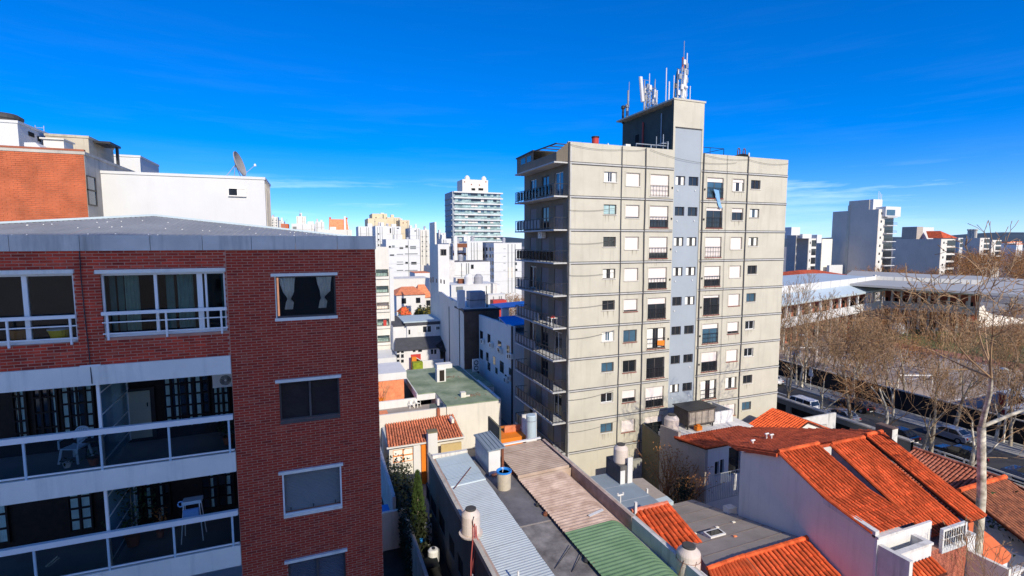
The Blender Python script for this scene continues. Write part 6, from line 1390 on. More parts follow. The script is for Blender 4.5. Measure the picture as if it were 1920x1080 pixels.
p1 = at(945,603,Y=56.5); MB().slab([(p1.x,55.2,p1.z-.3),(p1.x+4,55.2,p1.z-.2),(p1.x+4,58.5,p1.z+.4),(p1.x,58.5,p1.z+.3)],.1).build('blue_roof', M['blue_plastic'], bs); MB().box(p1.x+.1,p1.x+4,58.3,58.4,zr,p1.z+.2).build('wall', M['house_white'], bs)
o_ac = thing('air_conditioner', 'twin fan condenser standing on the dark end of the green flat roof', 'air conditioner', at(892,688,Z=4.9)); c = o_ac.location
MB().box(c.x-.45,c.x+.45,c.y-.2,c.y+.2,4.3,6.0).build('body', M['metal_white'], o_ac)
for z in (4.8,5.55): MB().tube([(c.x+.28*math.cos(i*.5),c.y-.22,z+.28*math.sin(i*.5)) for i in range(13)],.05,4).build('fan', M['dark_metal'], o_ac)
# brown block and tanks
bb_ = thing('brown_block', 'tall narrow brown rendered wall next to the white hotel', 'building', (20.2,69,0)); a, b = at(870,580,Y=67.3), at(899,580,Y=67.3)
MB().box(a.x,b.x+3,67.3,72,0,at(880,584,Y=67.3).z).build('wall', mat('brown_wall', (.13,.085,.06), var=.3, scale=.8, streak=.5, scol=(.05,.035,.025)), bb_)
zt = at(880,584,Y=67.3).z; MB().box(a.x-.1,b.x+3.2,67.2,72.2,zt+.002,zt+.25).build('roof', M['dark_metal'], bb_)
a, b = at(882,592,Y=68.2), at(910,592,Y=68.2); zt2 = at(895,547,Y=68.2).z; tk = thing('water_tank', 'big grey two part square water tank with black pipes on the brown block', 'water tank', ((a.x+b.x)/2,69,zt))
zm = (zt+.25+zt2)/2
for z0, z1, m_ in ((zt+.26,zm-.03,'tank_grey'),(zm+.03,zt2,'tank_grey')): MB().box(a.x,b.x,68.2,70.2,z0,z1).build('body', M[m_], tk)
MB().box(a.x-.06,b.x+.06,68.14,70.26,zm-.029,zm+.029).build('band', M['dark_metal'], tk); MB().tube([(b.x+.15,68.1,zt+.25),(b.x+.15,68.1,zt2)],.07,5).tube([(b.x+.4,68.3,zt+.25),(b.x+.4,68.3,zt2-.4)],.07,5).build('pipe', M['dark_metal'], tk)
# long grey party wall with white edge
XP = 19.0; pw_ = thing('grey_party_wall_building', 'tall white building showing a long blank blue-grey party wall and a thin chimney slab', 'building', (22,80,0))
yA, yB, yC, yD = at(870,640,X=XP).y, at(822,500,X=XP).y, at(815,430,X=XP).y, at(805,430,X=XP).y
zB, zA, zTip = at(822,458,X=XP).z, at(846,562,X=XP).z, at(810,417,X=XP).z
MB().ext([(XP,yA,0),(XP,yB,0),(XP,yB,zA+.6),(XP,yA+3.5,zA),(XP,yA,at(870,590,X=XP).z)],(.3,0,0)).build('lower_wall', M['lavender_wall'], pw_)
MB().box(XP+.31,24,yA+.5,yB-.05,0,zA-.6).build('lower_block', M['house_white'], pw_)
MB().box(XP,XP+.3,yB+.01,yD,0,zB).build('party_wall', M['lavender_wall'], pw_); MB().box(XP+.02,XP+.30,yC,yD-.02,zB,zTip).build('chimney_slab', M['lavender_wall'], pw_)
xr = at(842,470,Y=yB).x; fr0 = MB(); fr0.box(XP+.31,xr,yB,yD,0,zB).build('front_wall', M['house_white'], pw_); boxwin(pw_,826,836,468,478,yB,'pane',frame='frame_dark')
MB().box(XP-.04,XP+.45,yB-.06,yB-.003,at(822,572,Y=yB).z,zB).build('white_corner', M['house_white'], pw_)
sidewin(pw_,807,809,521,530,XP); sidewin(pw_,811,813,520,529,XP); sidewin(pw_,818,819.5,523,530,XP); sidewin(pw_,826,828,524,531,XP); sidewin(pw_,832,834,525,532,XP)
for px in (843,862): 
    y = at(px,620,X=XP).y; MB().tube([(XP-.06,y,1),(XP-.06,y,at(px,575,X=XP).z)],.05,5).build('drain_pipe', M['dark_metal'], pw_)
MB().bar(at(828,548,X=XP-.1), at(848,563,X=XP-.1), .25).build('coping', M['house_white'], pw_)
a, b = at(858,545,Y=yA), at(873,560,Y=yA); MB().box(a.x+.05,b.x-.1,yA-.1,yA+.6,at(865,578,Y=yA).z,a.z).build('white_stack', M['house_white'], pw_)
# ---------------- white house with dark slate lean-to
wh = thing('slate_roofed_house', 'white house with a dark slate lean-to roof below the grey party wall', 'house', (15,82,0)); Yh = 82.0
a, b = at(763,632,Y=Yh), at(837,601,Y=Yh); MB().box(a.x,b.x,Yh,Yh+7,0,b.z).build('wall', M['house_white'], wh); MB().box(a.x-.3,b.x+.1,Yh-.15,Yh-.004,b.z-.5,b.z+.0).build('fascia', M['roof_slate'], wh)
MB().box(a.x-.5,b.x+.1,Yh-.2,Yh+7.1,b.z+.001,b.z+.2).build('roof', M['metal_sheet_blue'], wh)
boxwin(wh,784,791,612,623,Yh,'shutter_white',name='shutter'); boxwin(wh,793,808,611,623,Yh,'pane',frame='metal_white'); boxwin(wh,818,824,612,618,Yh,'pane',frame='metal_white'); boxwin(wh,766,769,618,627,Yh,'dark_void')
l0, l1 = at(737,612,Y=Yh+.5), at(763,612,Y=Yh+.5); MB().box(l0.x,l1.x,Yh+.5,Yh+5,0,l0.z).build('left_wall', M['house_white'], wh); zl = at(745,598,Y=Yh+4).z; MB().ext([(l0.x,Yh+.4,l0.z+.05),(l1.x-.05,Yh+.4,l0.z+.05),(l1.x-.9,Yh+5,zl+.4),(l0.x,Yh+5,zl+.4)],(0,0,-.12)).build('left_roof', M['roof_slate'], wh)
e0, e1 = at(739,658,Y=Yh-3.4), at(828,651,Y=Yh-3.4); t0, t1 = at(741,634,Y=Yh-.02), at(829,629,Y=Yh-.02); z_ = e0.z
MB().slab([t0,t1,e1,e0],.12).build('lean_to_roof', M['roof_slate'], wh); MB().box(l0.x,e1.x-.2,Yh-3.1,Yh-.3,0,e1.z-.15).build('porch_wall', M['house_white'], wh)
h0 = at(834,634,Y=Yh-1.0); 
MB().poly([h0,at(816,648,Y=Yh-3),at(829,659,Y=Yh-4.4)]).poly([h0,at(829,659,Y=Yh-4.4),at(847,659,Y=Yh-3.5)]).poly([h0,at(847,659,Y=Yh-3.5),at(843,645,Y=Yh)]).build('hip_roof', M['black_wall'], wh)
for (p0,p1,q0,q1) in ((744,749,656,662),(752,757,656,662),(744,749,664,671),(752,757,664,671),(744,749,674,680),(752,757,674,680),(774,779,654,660),(784,791,654,660),(808,812,655,664),(814,818,655,664)): boxwin(wh,p0,p1,q0,q1,Yh-3.1,'pane',frame=None)
a, b = at(832,658,Y=Yh-3.3), at(839,682,Y=Yh-3.3); MB().box(a.x,b.x,Yh-3.35,Yh-3.2,0,a.z).build('door', M['dark_void'], wh)
gw = MB(); a, b = at(790,676,Y=76), at(832,682,Y=76); gw.box(a.x,b.x,76,76.3,0,a.z-.1); tag(gw.build('garden_wall', M['house_white']), 'white garden wall in front of the slate roofed house', 'wall')
c = at(766,690,Z=1.0); conifer('conifer', 'golden cone shaped conifer in front of the slate roofed house', c.x, c.y, .3, at(766,643,Y=c.y).z-.3, 1.15, 'conifer_gold', 1800, 5)
a, b = at(775,690,Y=74.5), at(793,679,Y=74.5); tag(MB().box(a.x,b.x,74.5,75.6,0,b.z).build('hedge_box', M['plant_lime']), 'lime green clipped box hedge beside the golden conifer', 'hedge')
ps = thing('play_slide', 'orange and white garden play set behind the lime hedge', 'play set', at(783,676,Y=77)); c = ps.location
MB().box(c.x-.9,c.x-.2,76.8,77.4,0,c.z+.6).build('tower', M['orange_paint'], ps); MB().slab([(c.x-.2,76.8,c.z+.5),(c.x+1.0,76.8,c.z-.3),(c.x+1.0,77.4,c.z-.3),(c.x-.2,77.4,c.z+.5)],.08).build('slide', M['house_white'], ps); MB().box(c.x-.95,c.x+.6,77.5,77.6,0,c.z+.9).build('panel', M['red_paint'], ps)
# ---------------- white balcony block hard beside the brick building
wb_ = thing('white_balcony_block', 'white block with stacked shallow balconies just past the brick building edge', 'apartment building', (8.5,88,0)); Yw = 85.0
a, b = at(690,470,Y=Yw), at(737,503,Y=Yw)
fl_ops = []; xa, xb = at(706,560,Y=Yw).x, at(729,560,Y=Yw).x
for yy in (505,536,567,598,629,660): fl_ops.append((xa,xb,at(715,yy+13,Y=Yw).z,at(715,yy,Y=Yw).z))
MB().wall('Y',Yw,a.x-4,at(729,500,Y=Yw).x+.02,0,at(715,463,Y=Yw).z,fl_ops,1.2).build('front_wall', M['paint_offwhite'], wb_)
MB().box(at(729,500,Y=Yw).x+.03,b.x,Yw-.3,Yw+8,0,b.z).build('stair_strip', M['paint_white'], wb_); MB().box(a.x-4,at(729,500,Y=Yw).x,Yw+1.25,Yw+8,0,at(715,463,Y=Yw).z-.01).build('body', M['paint_offwhite'], wb_)
for i, o in enumerate(fl_ops):
    MB().box(o[0],o[1],Yw+1.1,Yw+1.2,o[2],o[3]).build('window', M['shutter_white' if i in (2,5) else 'pane_green'], wb_); r = MB()
    r.box(o[0],o[1],Yw-.1,Yw-.05,o[2]+.55,o[2]+.62); r.box(o[0],o[1],Yw-.1,Yw-.05,o[2]+.0,o[2]+.06)
    for k in range(9): x = o[0]+(o[1]-o[0])*k/8; r.box(x-.02,x+.02,Yw-.09,Yw-.06,o[2],o[2]+.6)
    r.build('railing', M['dark_metal'], wb_); MB().box(o[0]-.2,o[1]+.1,Yw-.25,Yw-.003,o[2]-.45,o[2]-.02).build('balcony_band', M['paint_offwhite'], wb_)
tag(MB().box(xa+1.0,xa+1.5,Yw-.16,Yw-.13,at(715,598+13,Y=Yw).z-22+22+.0,at(715,600,Y=Yw).z).build('towel', M['red_paint']), 'red towel hung on a balcony of the white balcony block', 'towel')
a, b = at(700,650,Y=84.4), at(731,705,Y=84.4); MB().box(a.x-3,at(744,690,Y=78).x,78,84.3,0,at(715,672,Y=78).z).build('annex', M['paint_white'], wb_)
# ---------------- terracotta houses & gardens beyond
def hip(name, label, px0, px1, pye, pyr, Y, depth, m='tile_coral', wm='house_white', zoff=0, group=None):
    t = thing(name, label, 'house', ((at(px0,pye,Y=Y).x+at(px1,pye,Y=Y).x)/2, Y+depth/2, 0), group); a, b = at(px0,pye,Y=Y), at(px1,pye,Y=Y); x0, x1, ze = a.x, b.x, (a.z+b.z)/2
    zr = at((px0+px1)/2,pyr,Y=Y+depth/2).z; ins = min(depth/2, (x1-x0)*.3)
    r0, r1 = (x0+ins,Y+depth/2,zr), (x1-ins,Y+depth/2,zr); c = [(x0,Y,ze),(x1,Y,ze),(x1,Y+depth,ze),(x0,Y+depth,ze)]
    f = MB(); f.quad(c[0],c[1],r1,r0); f.quad(c[2],c[3],r0,r1); f.poly([c[1],c[2],r1]); f.poly([c[3],c[0],r0]); f.build('roof', M[m], t); MB().box(x0+.3,x1-.3,Y+.3,Y+depth-.3,0,ze-.02).build('wall', M[wm], t)
    n = max(2,int((x1-x0)/3))
    for i in range(n): x = x0+.3+(x1-x0-.6)*(i+.5)/n; MB().box(x-.5,x+.5,Y+.24,Y+.29,ze-1.9,ze-.7).build('window', M['pane'], t)
    return t
hip('terracotta_house', 'small house with terracotta hip roof and cream walls left of the dark garden tree', 741, 800, 553, 537, 112, 9)
hip('terracotta_house', 'terracotta roofed house half hidden by the grey party wall', 782, 812, 558, 533, 118, 9)
hip('terracotta_house', 'low orange pavilion roof in the garden behind the pale blue flat roof', 752, 772, 590, 575, 100, 6, m='tile_orange')
t, *_ = block('white_building', 'long low cream wall block behind the terracotta houses', 'building', 735, 806, 523, 150, 10, 'paint_offwhite'); 
t, *_ = block('white_building', 'small white house with coral roof strip left of the grey party wall', 'building', 778, 806, 512, 165, 10, 'house_white', roofm='tile_coral')
# ---------------- skyline blocks: (name,label,px0,px1,pytop,Y,depth,mat,[windows])
def sky(label, px0, px1, pyt, Y, depth, m, grid=None, wm='pane', name='skyline_block', cat='building', roofm=None, extra=()):
    t, x0, x1, zt = block(name, label, cat, px0, px1, pyt, Y, depth, m, roofm=roofm)
    qr = random.Random(int(px0*7+pyt)); W = x1-x0
    if W > 2.5:
        for _ in range(qr.choice((1,2,2,3))):
            x = qr.uniform(x0+.15*W, x1-.15*W); y = Y+qr.uniform(1.5, depth*.7); h = qr.uniform(.8, 2.0); k = qr.random()
            if k < .4: MB().lathe(x, y, [(.5,zt+.13),(.55,zt+h*.8),(.3,zt+h)], 10).build('roof_tank', M[qr.choice(['paint_white','tank_grey','tank_cream'])], t)
            elif k < .75: MB().box(x-min(1.6,W*.12), x+min(1.6,W*.12), y, y+2, zt+.121, zt+.121+h*1.1).build('roof_hut', M[qr.choice(['paint_offwhite','stained_white',m])], t)
            else: MB().tube([(x,y,zt+.1),(x,y,zt+h*2.2)], .05, 4).tube([(x-.5,y,zt+h*2),(x+.5,y,zt+h*2)], .03, 4).build('antenna', M['antenna_grey'], t)
        for _ in range(qr.choice((1,2,3))):
            x = qr.uniform(x0+.1*W, x1-.1*W); MB().box(x-.09,x+.09,Y-.12,Y-.003,max(0,zt-16),zt-.3).build('drain_pipe', M['shutter_grey'], t)
        for zz in range(1, 5): MB().box(x0,x1,Y-.07,Y-.002,zt-3*zz-.09,zt-3*zz).build('floor_band', M['slab_edge'], t)
    if grid:
        c0, c1, r0, pit, nr, cols, ww, wh = grid
        for r in range(nr):
            for cc in range(cols):
                px = c0+(c1-c0)*(cc/(cols-1) if cols > 1 else .5); py = r0+pit*r
                boxwin(t, px-ww/2, px+ww/2, py-wh/2, py+wh/2, Y, wm, proud=.06)
    for (p0,p1,q0,q1,m_) in extra: boxwin(t,p0,p1,q0,q1,Y,m_,proud=.06)
    return t, x0, x1, zt
sky('white slab building with ribbon windows in the centre of the skyline gap', 724, 787, 449, 190, 12, 'paint_white', extra=[(729,733,461,465,'pane'),(735,740,460,464,'shutter_grey'),(749,756,463,467,'pane'),(760,765,460,465,'pane'),(769,780,461,467,'shutter_grey'),(731,739,477,480,'pane'),(744,756,476,477.5,'shutter_grey'),(744,756,490.5,492,'shutter_grey'),(760,765,491,495,'pane'),(771,781,491,496,'pane'),(744,756,495,496.5,'shutter_grey'),(759,783,475,477,'shutter_grey'),(744,756,506,508,'shutter_grey'),(759,783,506,508,'shutter_grey')])
sky('white block with small square windows in front of the cream high-rise', 704, 726, 424, 205, 12, 'paint_white', extra=[(708,711,437,440,'pane'),(708,711,448,451,'pane'),(708,711,458,461,'pane'),(705,724,477,478.5,'pane')])
sky('white block with a dark slot left of the cream high-rise front', 713, 752, 425, 215, 14, 'paint_white', extra=[(731,733,428,437,'dark_void'),(744,748,427,429,'pane')])
sky('white low wing at the left of the cream high-rise', 672, 705, 425, 225, 14, 'paint_white')
sky('cream high-rise left wing with a tan shoulder', 690, 727, 410, 240, 16, 'cream_sky' if 'cream_sky' in M else mat('cream_sky', (.66,.55,.36), var=.05, scale=.1, bump=0).name, extra=[(702,704,415,416,'pane'),(716,718,421,423,'pane')])
sky('cream high-rise top block, tallest of the cream group', 698, 726, 401, 250, 14, 'cream_sky', extra=[(704,706,407,409,'pane'),(716,718,411,414,'pane')])
sky('cream high-rise middle wing', 726, 750, 408, 245, 14, 'cream_sky', extra=[(745,750,420,423,'shutter_grey')])
sky('cream high-rise right wing beside a white block', 750, 768, 413, 235, 14, 'cream_sky', extra=[(755,757,417,419,'sill_red'),(762,763,416,418,'sill_red')])
sky('white block at the right end of the cream high-rise group', 769, 787, 428, 210, 12, 'paint_white', extra=[(777,780,432,434,'pane')])
sky('pale grey block with columns of small dark windows left of the chimney slab', 788, 805, 431, 230, 12, 'paint_offwhite', grid=(792,800,444,9,5,2,2.2,2.2))
sky('white block with an arched roof corner right of the chimney slab', 815, 824, 437, 260, 12, 'paint_offwhite', extra=[(821,823,445,448,'pane')])
sky('white twin block just left of the glass tower', 823, 836, 437, 250, 12, 'paint_white', extra=[(824,826,444,447,'pane')])
sky('low white block at the foot of the glass tower on its left', 828, 846, 448, 200, 10, 'paint_white')
sky('small beige high-rise at the far left of the skyline', 508, 521, 407, 320, 12, 'paint_offwhite', grid=(511,518,413,5,4,2,2,2))
sky('orange brick low block at the far left of the skyline', 527, 541, 420, 300, 12, 'brick_orange')
sky('white low block between the beige high-rise and the orange brick one', 519, 533, 415, 330, 12, 'paint_white')
t, x0, x1, zt = sky('wide white stepped block with a round turret on the left skyline', 547, 591, 420, 310, 14, 'paint_white', extra=[(549,556,425,430,'shutter_grey')])
sky('white cube at the right of the stepped block on the left skyline', 591, 608, 416, 300, 12, 'paint_white'); sky('turret top of the stepped block on the left skyline', 556, 574, 406, 318, 8, 'paint_offwhite'); sky('low cream parapet block along the left skyline', 596, 660, 431, 280, 10, 'paint_offwhite')
orr = thing('mansard_house', 'block with a steep orange mansard roof on the left skyline', 'house', (at(635,430,Y=290).x,294,0)); a, b = at(616,433,Y=290), at(656,433,Y=290); zr = at(635,411,Y=292).z
MB().ext([(a.x,290,a.z-4),(b.x,290,a.z-4),(b.x-1.2,291,zr),(a.x+.6,291,zr)],(0,6,0)).build('roof', M['tile_coral'], orr); MB().box(a.x,b.x,289.9,297,0,a.z-4.01).build('wall', M['paint_offwhite'], orr); MB().box(a.x+8,a.x+9,289,290,a.z-3,zr+1.5).build('chimney', M['paint_white'], orr); MB().box(a.x-.1,b.x+.3,289.7,289.89,a.z-1.5,a.z+.6).build('eave', M['tile_brown'], orr)
for px in (619,650): MB().box(at(px,410,Y=291).x-.5,at(px,410,Y=291).x+.5,291,293,zr,zr+1.0).build('chimney', M['brick_orange'], orr)
# glass tower
Yg = 285.0; gt_ = thing('glass_balcony_tower', 'tall far tower with white balcony slabs and green glass bands', 'tower block', (at(892,400,Y=Yg).x, Yg+8, 0))
a, b = at(848,360,Y=Yg), at(938,360,Y=Yg); yk = at(842,400,X=a.x).y
MB().box(a.x,b.x,Yg,Yg+18,0,at(890,360,Y=Yg).z).build('body', M['blue_grey'], gt_)
rows_ = [360.5,371,381.5,391.8,402,412,422,432.5,442.5,452.5]
for i, yy in enumerate(rows_):
    z = at(892,yy,Y=Yg-1.5).z; x1_ = at(943,yy,Y=Yg-1.5).x; MB().box(a.x+.6,x1_,Yg-1.6,Yg+(.2 if i else 8),z-.5,z+.2).build('balcony_slab', M['paint_white'], gt_)
    if i: MB().box(a.x-.5,a.x+2.5,Yg+1,Yg+17,z-.5,z).build('side_slab', M['blue_grey'], gt_)
    if i < len(rows_)-1:
        z2 = at(892,rows_[i+1],Y=Yg-1.5).z+.2; n = 14; rr = random.Random(i)
        for k in range(n):
            xa_, xb_ = a.x+1.4+(b.x-a.x-2)*k/n, a.x+1.4+(b.x-a.x-2)*(k+1)/n
            MB().box(xa_+.05,xb_-.05,Yg-.35,Yg-.05,z2,z-.5).build('pane', M[rr.choice(['pane_green','pane_green','pane_green','pane','pane_blue','shutter_white'])], gt_)
        MB().box(a.x+.9,at(940,yy,Y=Yg-1.5).x,Yg-1.55,Yg-1.45,z2,z2+.95).build('guard', M['guard_green'], gt_)
p0, p1 = at(867,340,Y=Yg+2), at(915,340,Y=Yg+2); zt = at(890,337,Y=Yg+2).z; MB().box(p0.x,p1.x,Yg+2,Yg+14,at(890,360,Y=Yg).z,zt).build('penthouse', M['paint_offwhite'], gt_)
for px in (876,907): c = at(px,333,Y=Yg+5); MB().lathe(c.x,Yg+5,[(1.6,zt),(1.6,zt+1.4),(.6,zt+2.6)],10).build('roof_tank', M['paint_offwhite'], gt_)
for (p,q) in ((871,341),(911,341),(884,346),(899,347)): boxwin(gt_,p-1,p+1,q-1,q+1,Yg+2,'sill_red',proud=.1)
for (p0_,p1_) in ((884,891),(897,906)): boxwin(gt_,p0_,p1_,353,357,Yg+2,'dark_void',proud=.1)
# white blocks below the glass tower
t, x0, x1, zt = sky('blank white party wall block right of the glass tower', 926, 978, 456, 150, 16, 'paint_white', extra=[(944,948,466,467,'shutter_grey'),(944,948,480,481,'shutter_grey'),(944,948,493,494,'shutter_grey'),(944,948,506,507,'shutter_grey'),(965,969,492,497,'pane'),(966,970,504,508,'pane'),(952,964,501,521,'lavender_wall')])
sd_ = MB(); y_ = at(905,470,X=x0-.05).y
for i in range(5):
    for k, px in enumerate((907,913,919,924)): sidewin(t, px-1, px+1, 464+i*13, 470+i*13, x0, 'pane', proud=.2)
sky('blank white block left of the party wall block', 875, 905, 453, 158, 14, 'paint_white')
sky('tan stained top block over the white house cluster', 842, 879, 457, 125, 8, 'paint_offwhite', extra=[(848,870,461,474,'tank_cream'),(849,874,474,479,'rust_metal'),(841,847,462,486,'shutter_grey')])
fr = thing('sign_frame', 'rusty sign frame on legs on the white house cluster', 'sign frame', at(867,455,Y=122)); c = fr.location
MB().box(c.x-2.2,c.x-1.4,121.8,122,c.z-5,c.z+1.6).box(c.x+1.2,c.x+2.0,121.8,122,c.z-5,c.z+1.6).build('leg', M['paint_white'], fr); MB().box(c.x-1.4,c.x+1.2,121.9,122,c.z-1.2,c.z-.2).build('panel', M['rust_metal'], fr)
t, x0, x1, zt = sky('white flat roofed upper house of the cluster, with three window openings', 850, 919, 491, 112, 8, 'paint_white', roofm='flat_grey', extra=[(861,871,500,509,'shutter_white'),(883,888,496,504,'pane'),(901,909,498,508,'shutter_white')])
sky('white stair block at the left of the house cluster', 839, 852, 489, 110, 6, 'stained_white'); sky('white lower terrace block of the house cluster', 846, 931, 534, 100, 7, 'paint_white', extra=[(855,868,537,547,'shutter_grey')]); sky('lowest white parapet of the house cluster', 912, 947, 553, 97, 4, 'paint_white')
for (px, py, m_, lab) in ((881,518,'house_white','white round roof tank on the white house cluster, left of the grey one'),(899,519,'tank_grey','grey round roof tank on the white house cluster, right of the white one')):
    c = at(px,534,Y=100.5); tank('roof_tank', lab, c.x, 101.2, at(px,535,Y=100.5).z, .95, 2.3, m_, m_)
c = at(864,528,Y=103); tag(MB().box(c.x-.6,c.x+.6,102.5,103.5,c.z-1.2,c.z+.6).build('roof_hut', M['rust_metal']), 'small rusty roof hut left of the white round tank', 'hut')
tag(MB().box(at(925,570,Y=92).x,at(950,570,Y=92).x,92,94,0,at(935,563,Y=92).z).build('red_roofed_shed', M['red_paint']), 'low red roofed shed behind the white hotel', 'shed')
# far land, hills and city beyond
hl = MB(); n = 60
for i in range(n):
    a0, a1 = R(20+70*i/n), R(20+70*(i+1)/n); h = lambda a: 26+22*max(0,math.sin((math.degrees(a)-58)*.09))+6*math.sin(math.degrees(a)*.7)
    d0, d1 = 2600, 3400; p = lambda d, a, z: (d*math.sin(a), d*math.cos(a), z)
    hl.quad(p(d0,a0,0),p(d0,a1,0),p(d1,a1,h(a1)+22),p(d1,a0,h(a0)+22))
hl.build('hills', M['hill'], kind='structure')
# ---------------- right skyline: blocks that show a long shaded side wall
def sideblock(label, pxf, pxc, pxr, pyt, X, m='sky_grey', fm='paint_offwhite', floors=0, balc=False, zoff=0, name='apartment_block'):
    Yc = at(pxc,pyt,X=X).y; Yf = at(pxf,pyt,X=X).y; zt = at(pxc,pyt,X=X).z; x1 = at(pxr,pyt,Y=Yc).x
    t = thing(name, label, 'apartment building', ((X+x1)/2,(Yc+Yf)/2,0))
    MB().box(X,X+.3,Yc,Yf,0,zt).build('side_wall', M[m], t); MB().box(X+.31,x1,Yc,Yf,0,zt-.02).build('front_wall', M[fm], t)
    if floors:
        pit = (zt-1)/floors if floors > 3 else 2.9
        for k in range(floors):
            z = zt-2.85*(k+1); 
            if z < .5: break
            w0, w1 = X+.31+(x1-X)*.12, X+.31+(x1-X)*.2; MB().box(w0,w1,Yc-.08,Yc-.004,z+1,z+1.8).build('window', M['pane'], t)
            MB().box(X+(x1-X)*.42,x1-.1,Yc-.05,Yc-.004,z+.2,z+2.3).build('window', M['pane'], t)
            if balc:
                MB().box(X+(x1-X)*.36,x1+.15,Yc-1.2,Yc-.06,z-.1,z+.12).build('balcony_slab', M['paint_white'], t)
                r = MB(); r.box(X+(x1-X)*.36,x1+.12,Yc-1.18,Yc-1.12,z+1.0,z+1.06)
                for i in range(10): x = X+(x1-X)*.36+(x1+.1-X-(x1-X)*.36)*i/9; r.box(x-.03,x+.03,Yc-1.17,Yc-1.13,z+.12,z+1.0)
                r.build('railing', M['dark_metal'], t)
    return t, Yc, Yf, zt, x1
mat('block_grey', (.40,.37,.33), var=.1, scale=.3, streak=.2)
X1 = 185.0
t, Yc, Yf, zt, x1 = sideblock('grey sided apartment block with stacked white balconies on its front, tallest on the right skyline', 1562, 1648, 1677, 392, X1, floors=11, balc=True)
ya, yb_ = at(1630,380,X=X1).y, at(1592,380,X=X1).y; MB().box(X1+.02,X1+7,ya,yb_,zt+.001,at(1620,375,X=X1).z).build('roof_house', M['sky_grey'], t); MB().box(X1+.3,X1+5,ya-1.2,ya-.01,zt+.001,at(1630,374,X=X1).z).build('stair_head', M['paint_white'], t)
MB().box(X1-.2,X1-.003,at(1592,400,X=X1).y-.4,at(1592,400,X=X1).y+.4,0,zt+2).build('pipe_strip', M['cream_wall'], t)
MB().box(x1-6.5,x1+1.6,Yc-1.2,Yc+6,zt-2.6,zt+.9).build('top_terrace', M['paint_white'], t); MB().box(x1-6.0,x1-1.5,Yc-1.26,Yc-1.21,zt-2.2,zt-.2).build('terrace_glass', M['pane_blue'], t)
for i in range(3): MB().tube([(X1+4+i*.8,ya-.5,at(1630,374,X=X1).z),(X1+4+i*.8,ya-.5,at(1630,374,X=X1).z+3-.5*i)],.08,4).build('antenna', M['antenna_white'], t)
t, Yc, Yf, zt, x1 = sideblock('lower grey sided block with a white front right of the tallest one', 1676, 1765, 1792, 448, 225.0, floors=8, fm='paint_offwhite')
MB().box(225.2,229,at(1718,440,X=225).y,at(1690,440,X=225).y,zt+.001,at(1715,425,X=225).z).build('roof_house', M['grey_wall'], t); MB().box(229.01,236,at(1718,440,X=225).y,at(1700,440,X=225).y,zt+.001,at(1715,426,X=225).z).build('roof_house', M['paint_white'], t)
MB().ext([(225.1,Yc-.5,zt+.3),(x1+.5,Yc-.5,zt+.3),((225+x1)/2,Yc+3,zt+3.2)],(0,5,0)).build('roof', M['tile_dark'], t)
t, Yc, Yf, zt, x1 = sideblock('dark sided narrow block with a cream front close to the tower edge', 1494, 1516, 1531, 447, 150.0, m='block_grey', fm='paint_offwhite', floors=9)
MB().box(146,150.1,Yc-1,Yc+9,zt+.001,zt+1.4).build('roof_house', M['paint_white'], t); MB().box(x1-.2,x1+2,Yc-.3,Yc+3,zt-1.5,zt+1.2).build('roof_house', M['paint_white'], t)
sideblock('plain pale block between the narrow dark one and the tallest grey block', 1531, 1541, 1561, 448, 175.0, m='concrete_grey', fm='concrete_white', floors=0)
t, Yc, Yf, zt, x1 = sideblock('dark blue-grey block at the very edge of the cream tower', 1476, 1493, 1495, 441, 142.0, m='block_grey', fm='block_grey', floors=8); MB().box(142.2,146,Yc+2,Yc+6,zt+.001,zt+2.6).build('roof_house', M['paint_white'], t)
sideblock('distant grey and white stepped block at right', 1806, 1838, 1856, 446, 330.0, floors=4); t, Yc, Yf, zt, x1 = sideblock('distant pale block with chimneys at far right', 1850, 1860, 1878, 450, 340.0, fm='paint_offwhite', floors=4)
sideblock('small white distant block right of the lower grey block', 1793, 1797, 1806, 446, 350.0, fm='paint_white', floors=2); sideblock('far white stepped top behind the distant grey block', 1814, 1816, 1830, 437, 345.0, fm='paint_white', floors=2)
fc = thing('chimney_group', 'three slim chimneys on a white block at far right', 'chimneys', at(1822,436,X=346))
for i in range(3): c = at(1818+5.5*i,433,X=346); MB().lathe(c.x,c.y,[(.9,c.z-4),(.9,c.z),(1.2,c.z+.3),(1.2,c.z+1)],8).build('chimney', M['concrete_grey'], fc)
rr = random.Random(77)
for i in range(16):
    px = rr.uniform(1855,1925); D = rr.uniform(500,900); c = at(px,450,D=D); h = rr.uniform(6,12)
    t = thing('distant_house', 'tiny white house among the far trees at right', 'house', (c.x,c.y,0), 'far houses at right'); MB().box(c.x-6,c.x+6,c.y,c.y+9,0,h+10).build('wall', M['paint_white'], t); MB().box(c.x-6.3,c.x+6.3,c.y-.2,c.y+9.2,h+10.01,h+11.2).build('roof', M['tile_coral' if i % 2 else 'paint_offwhite'], t)
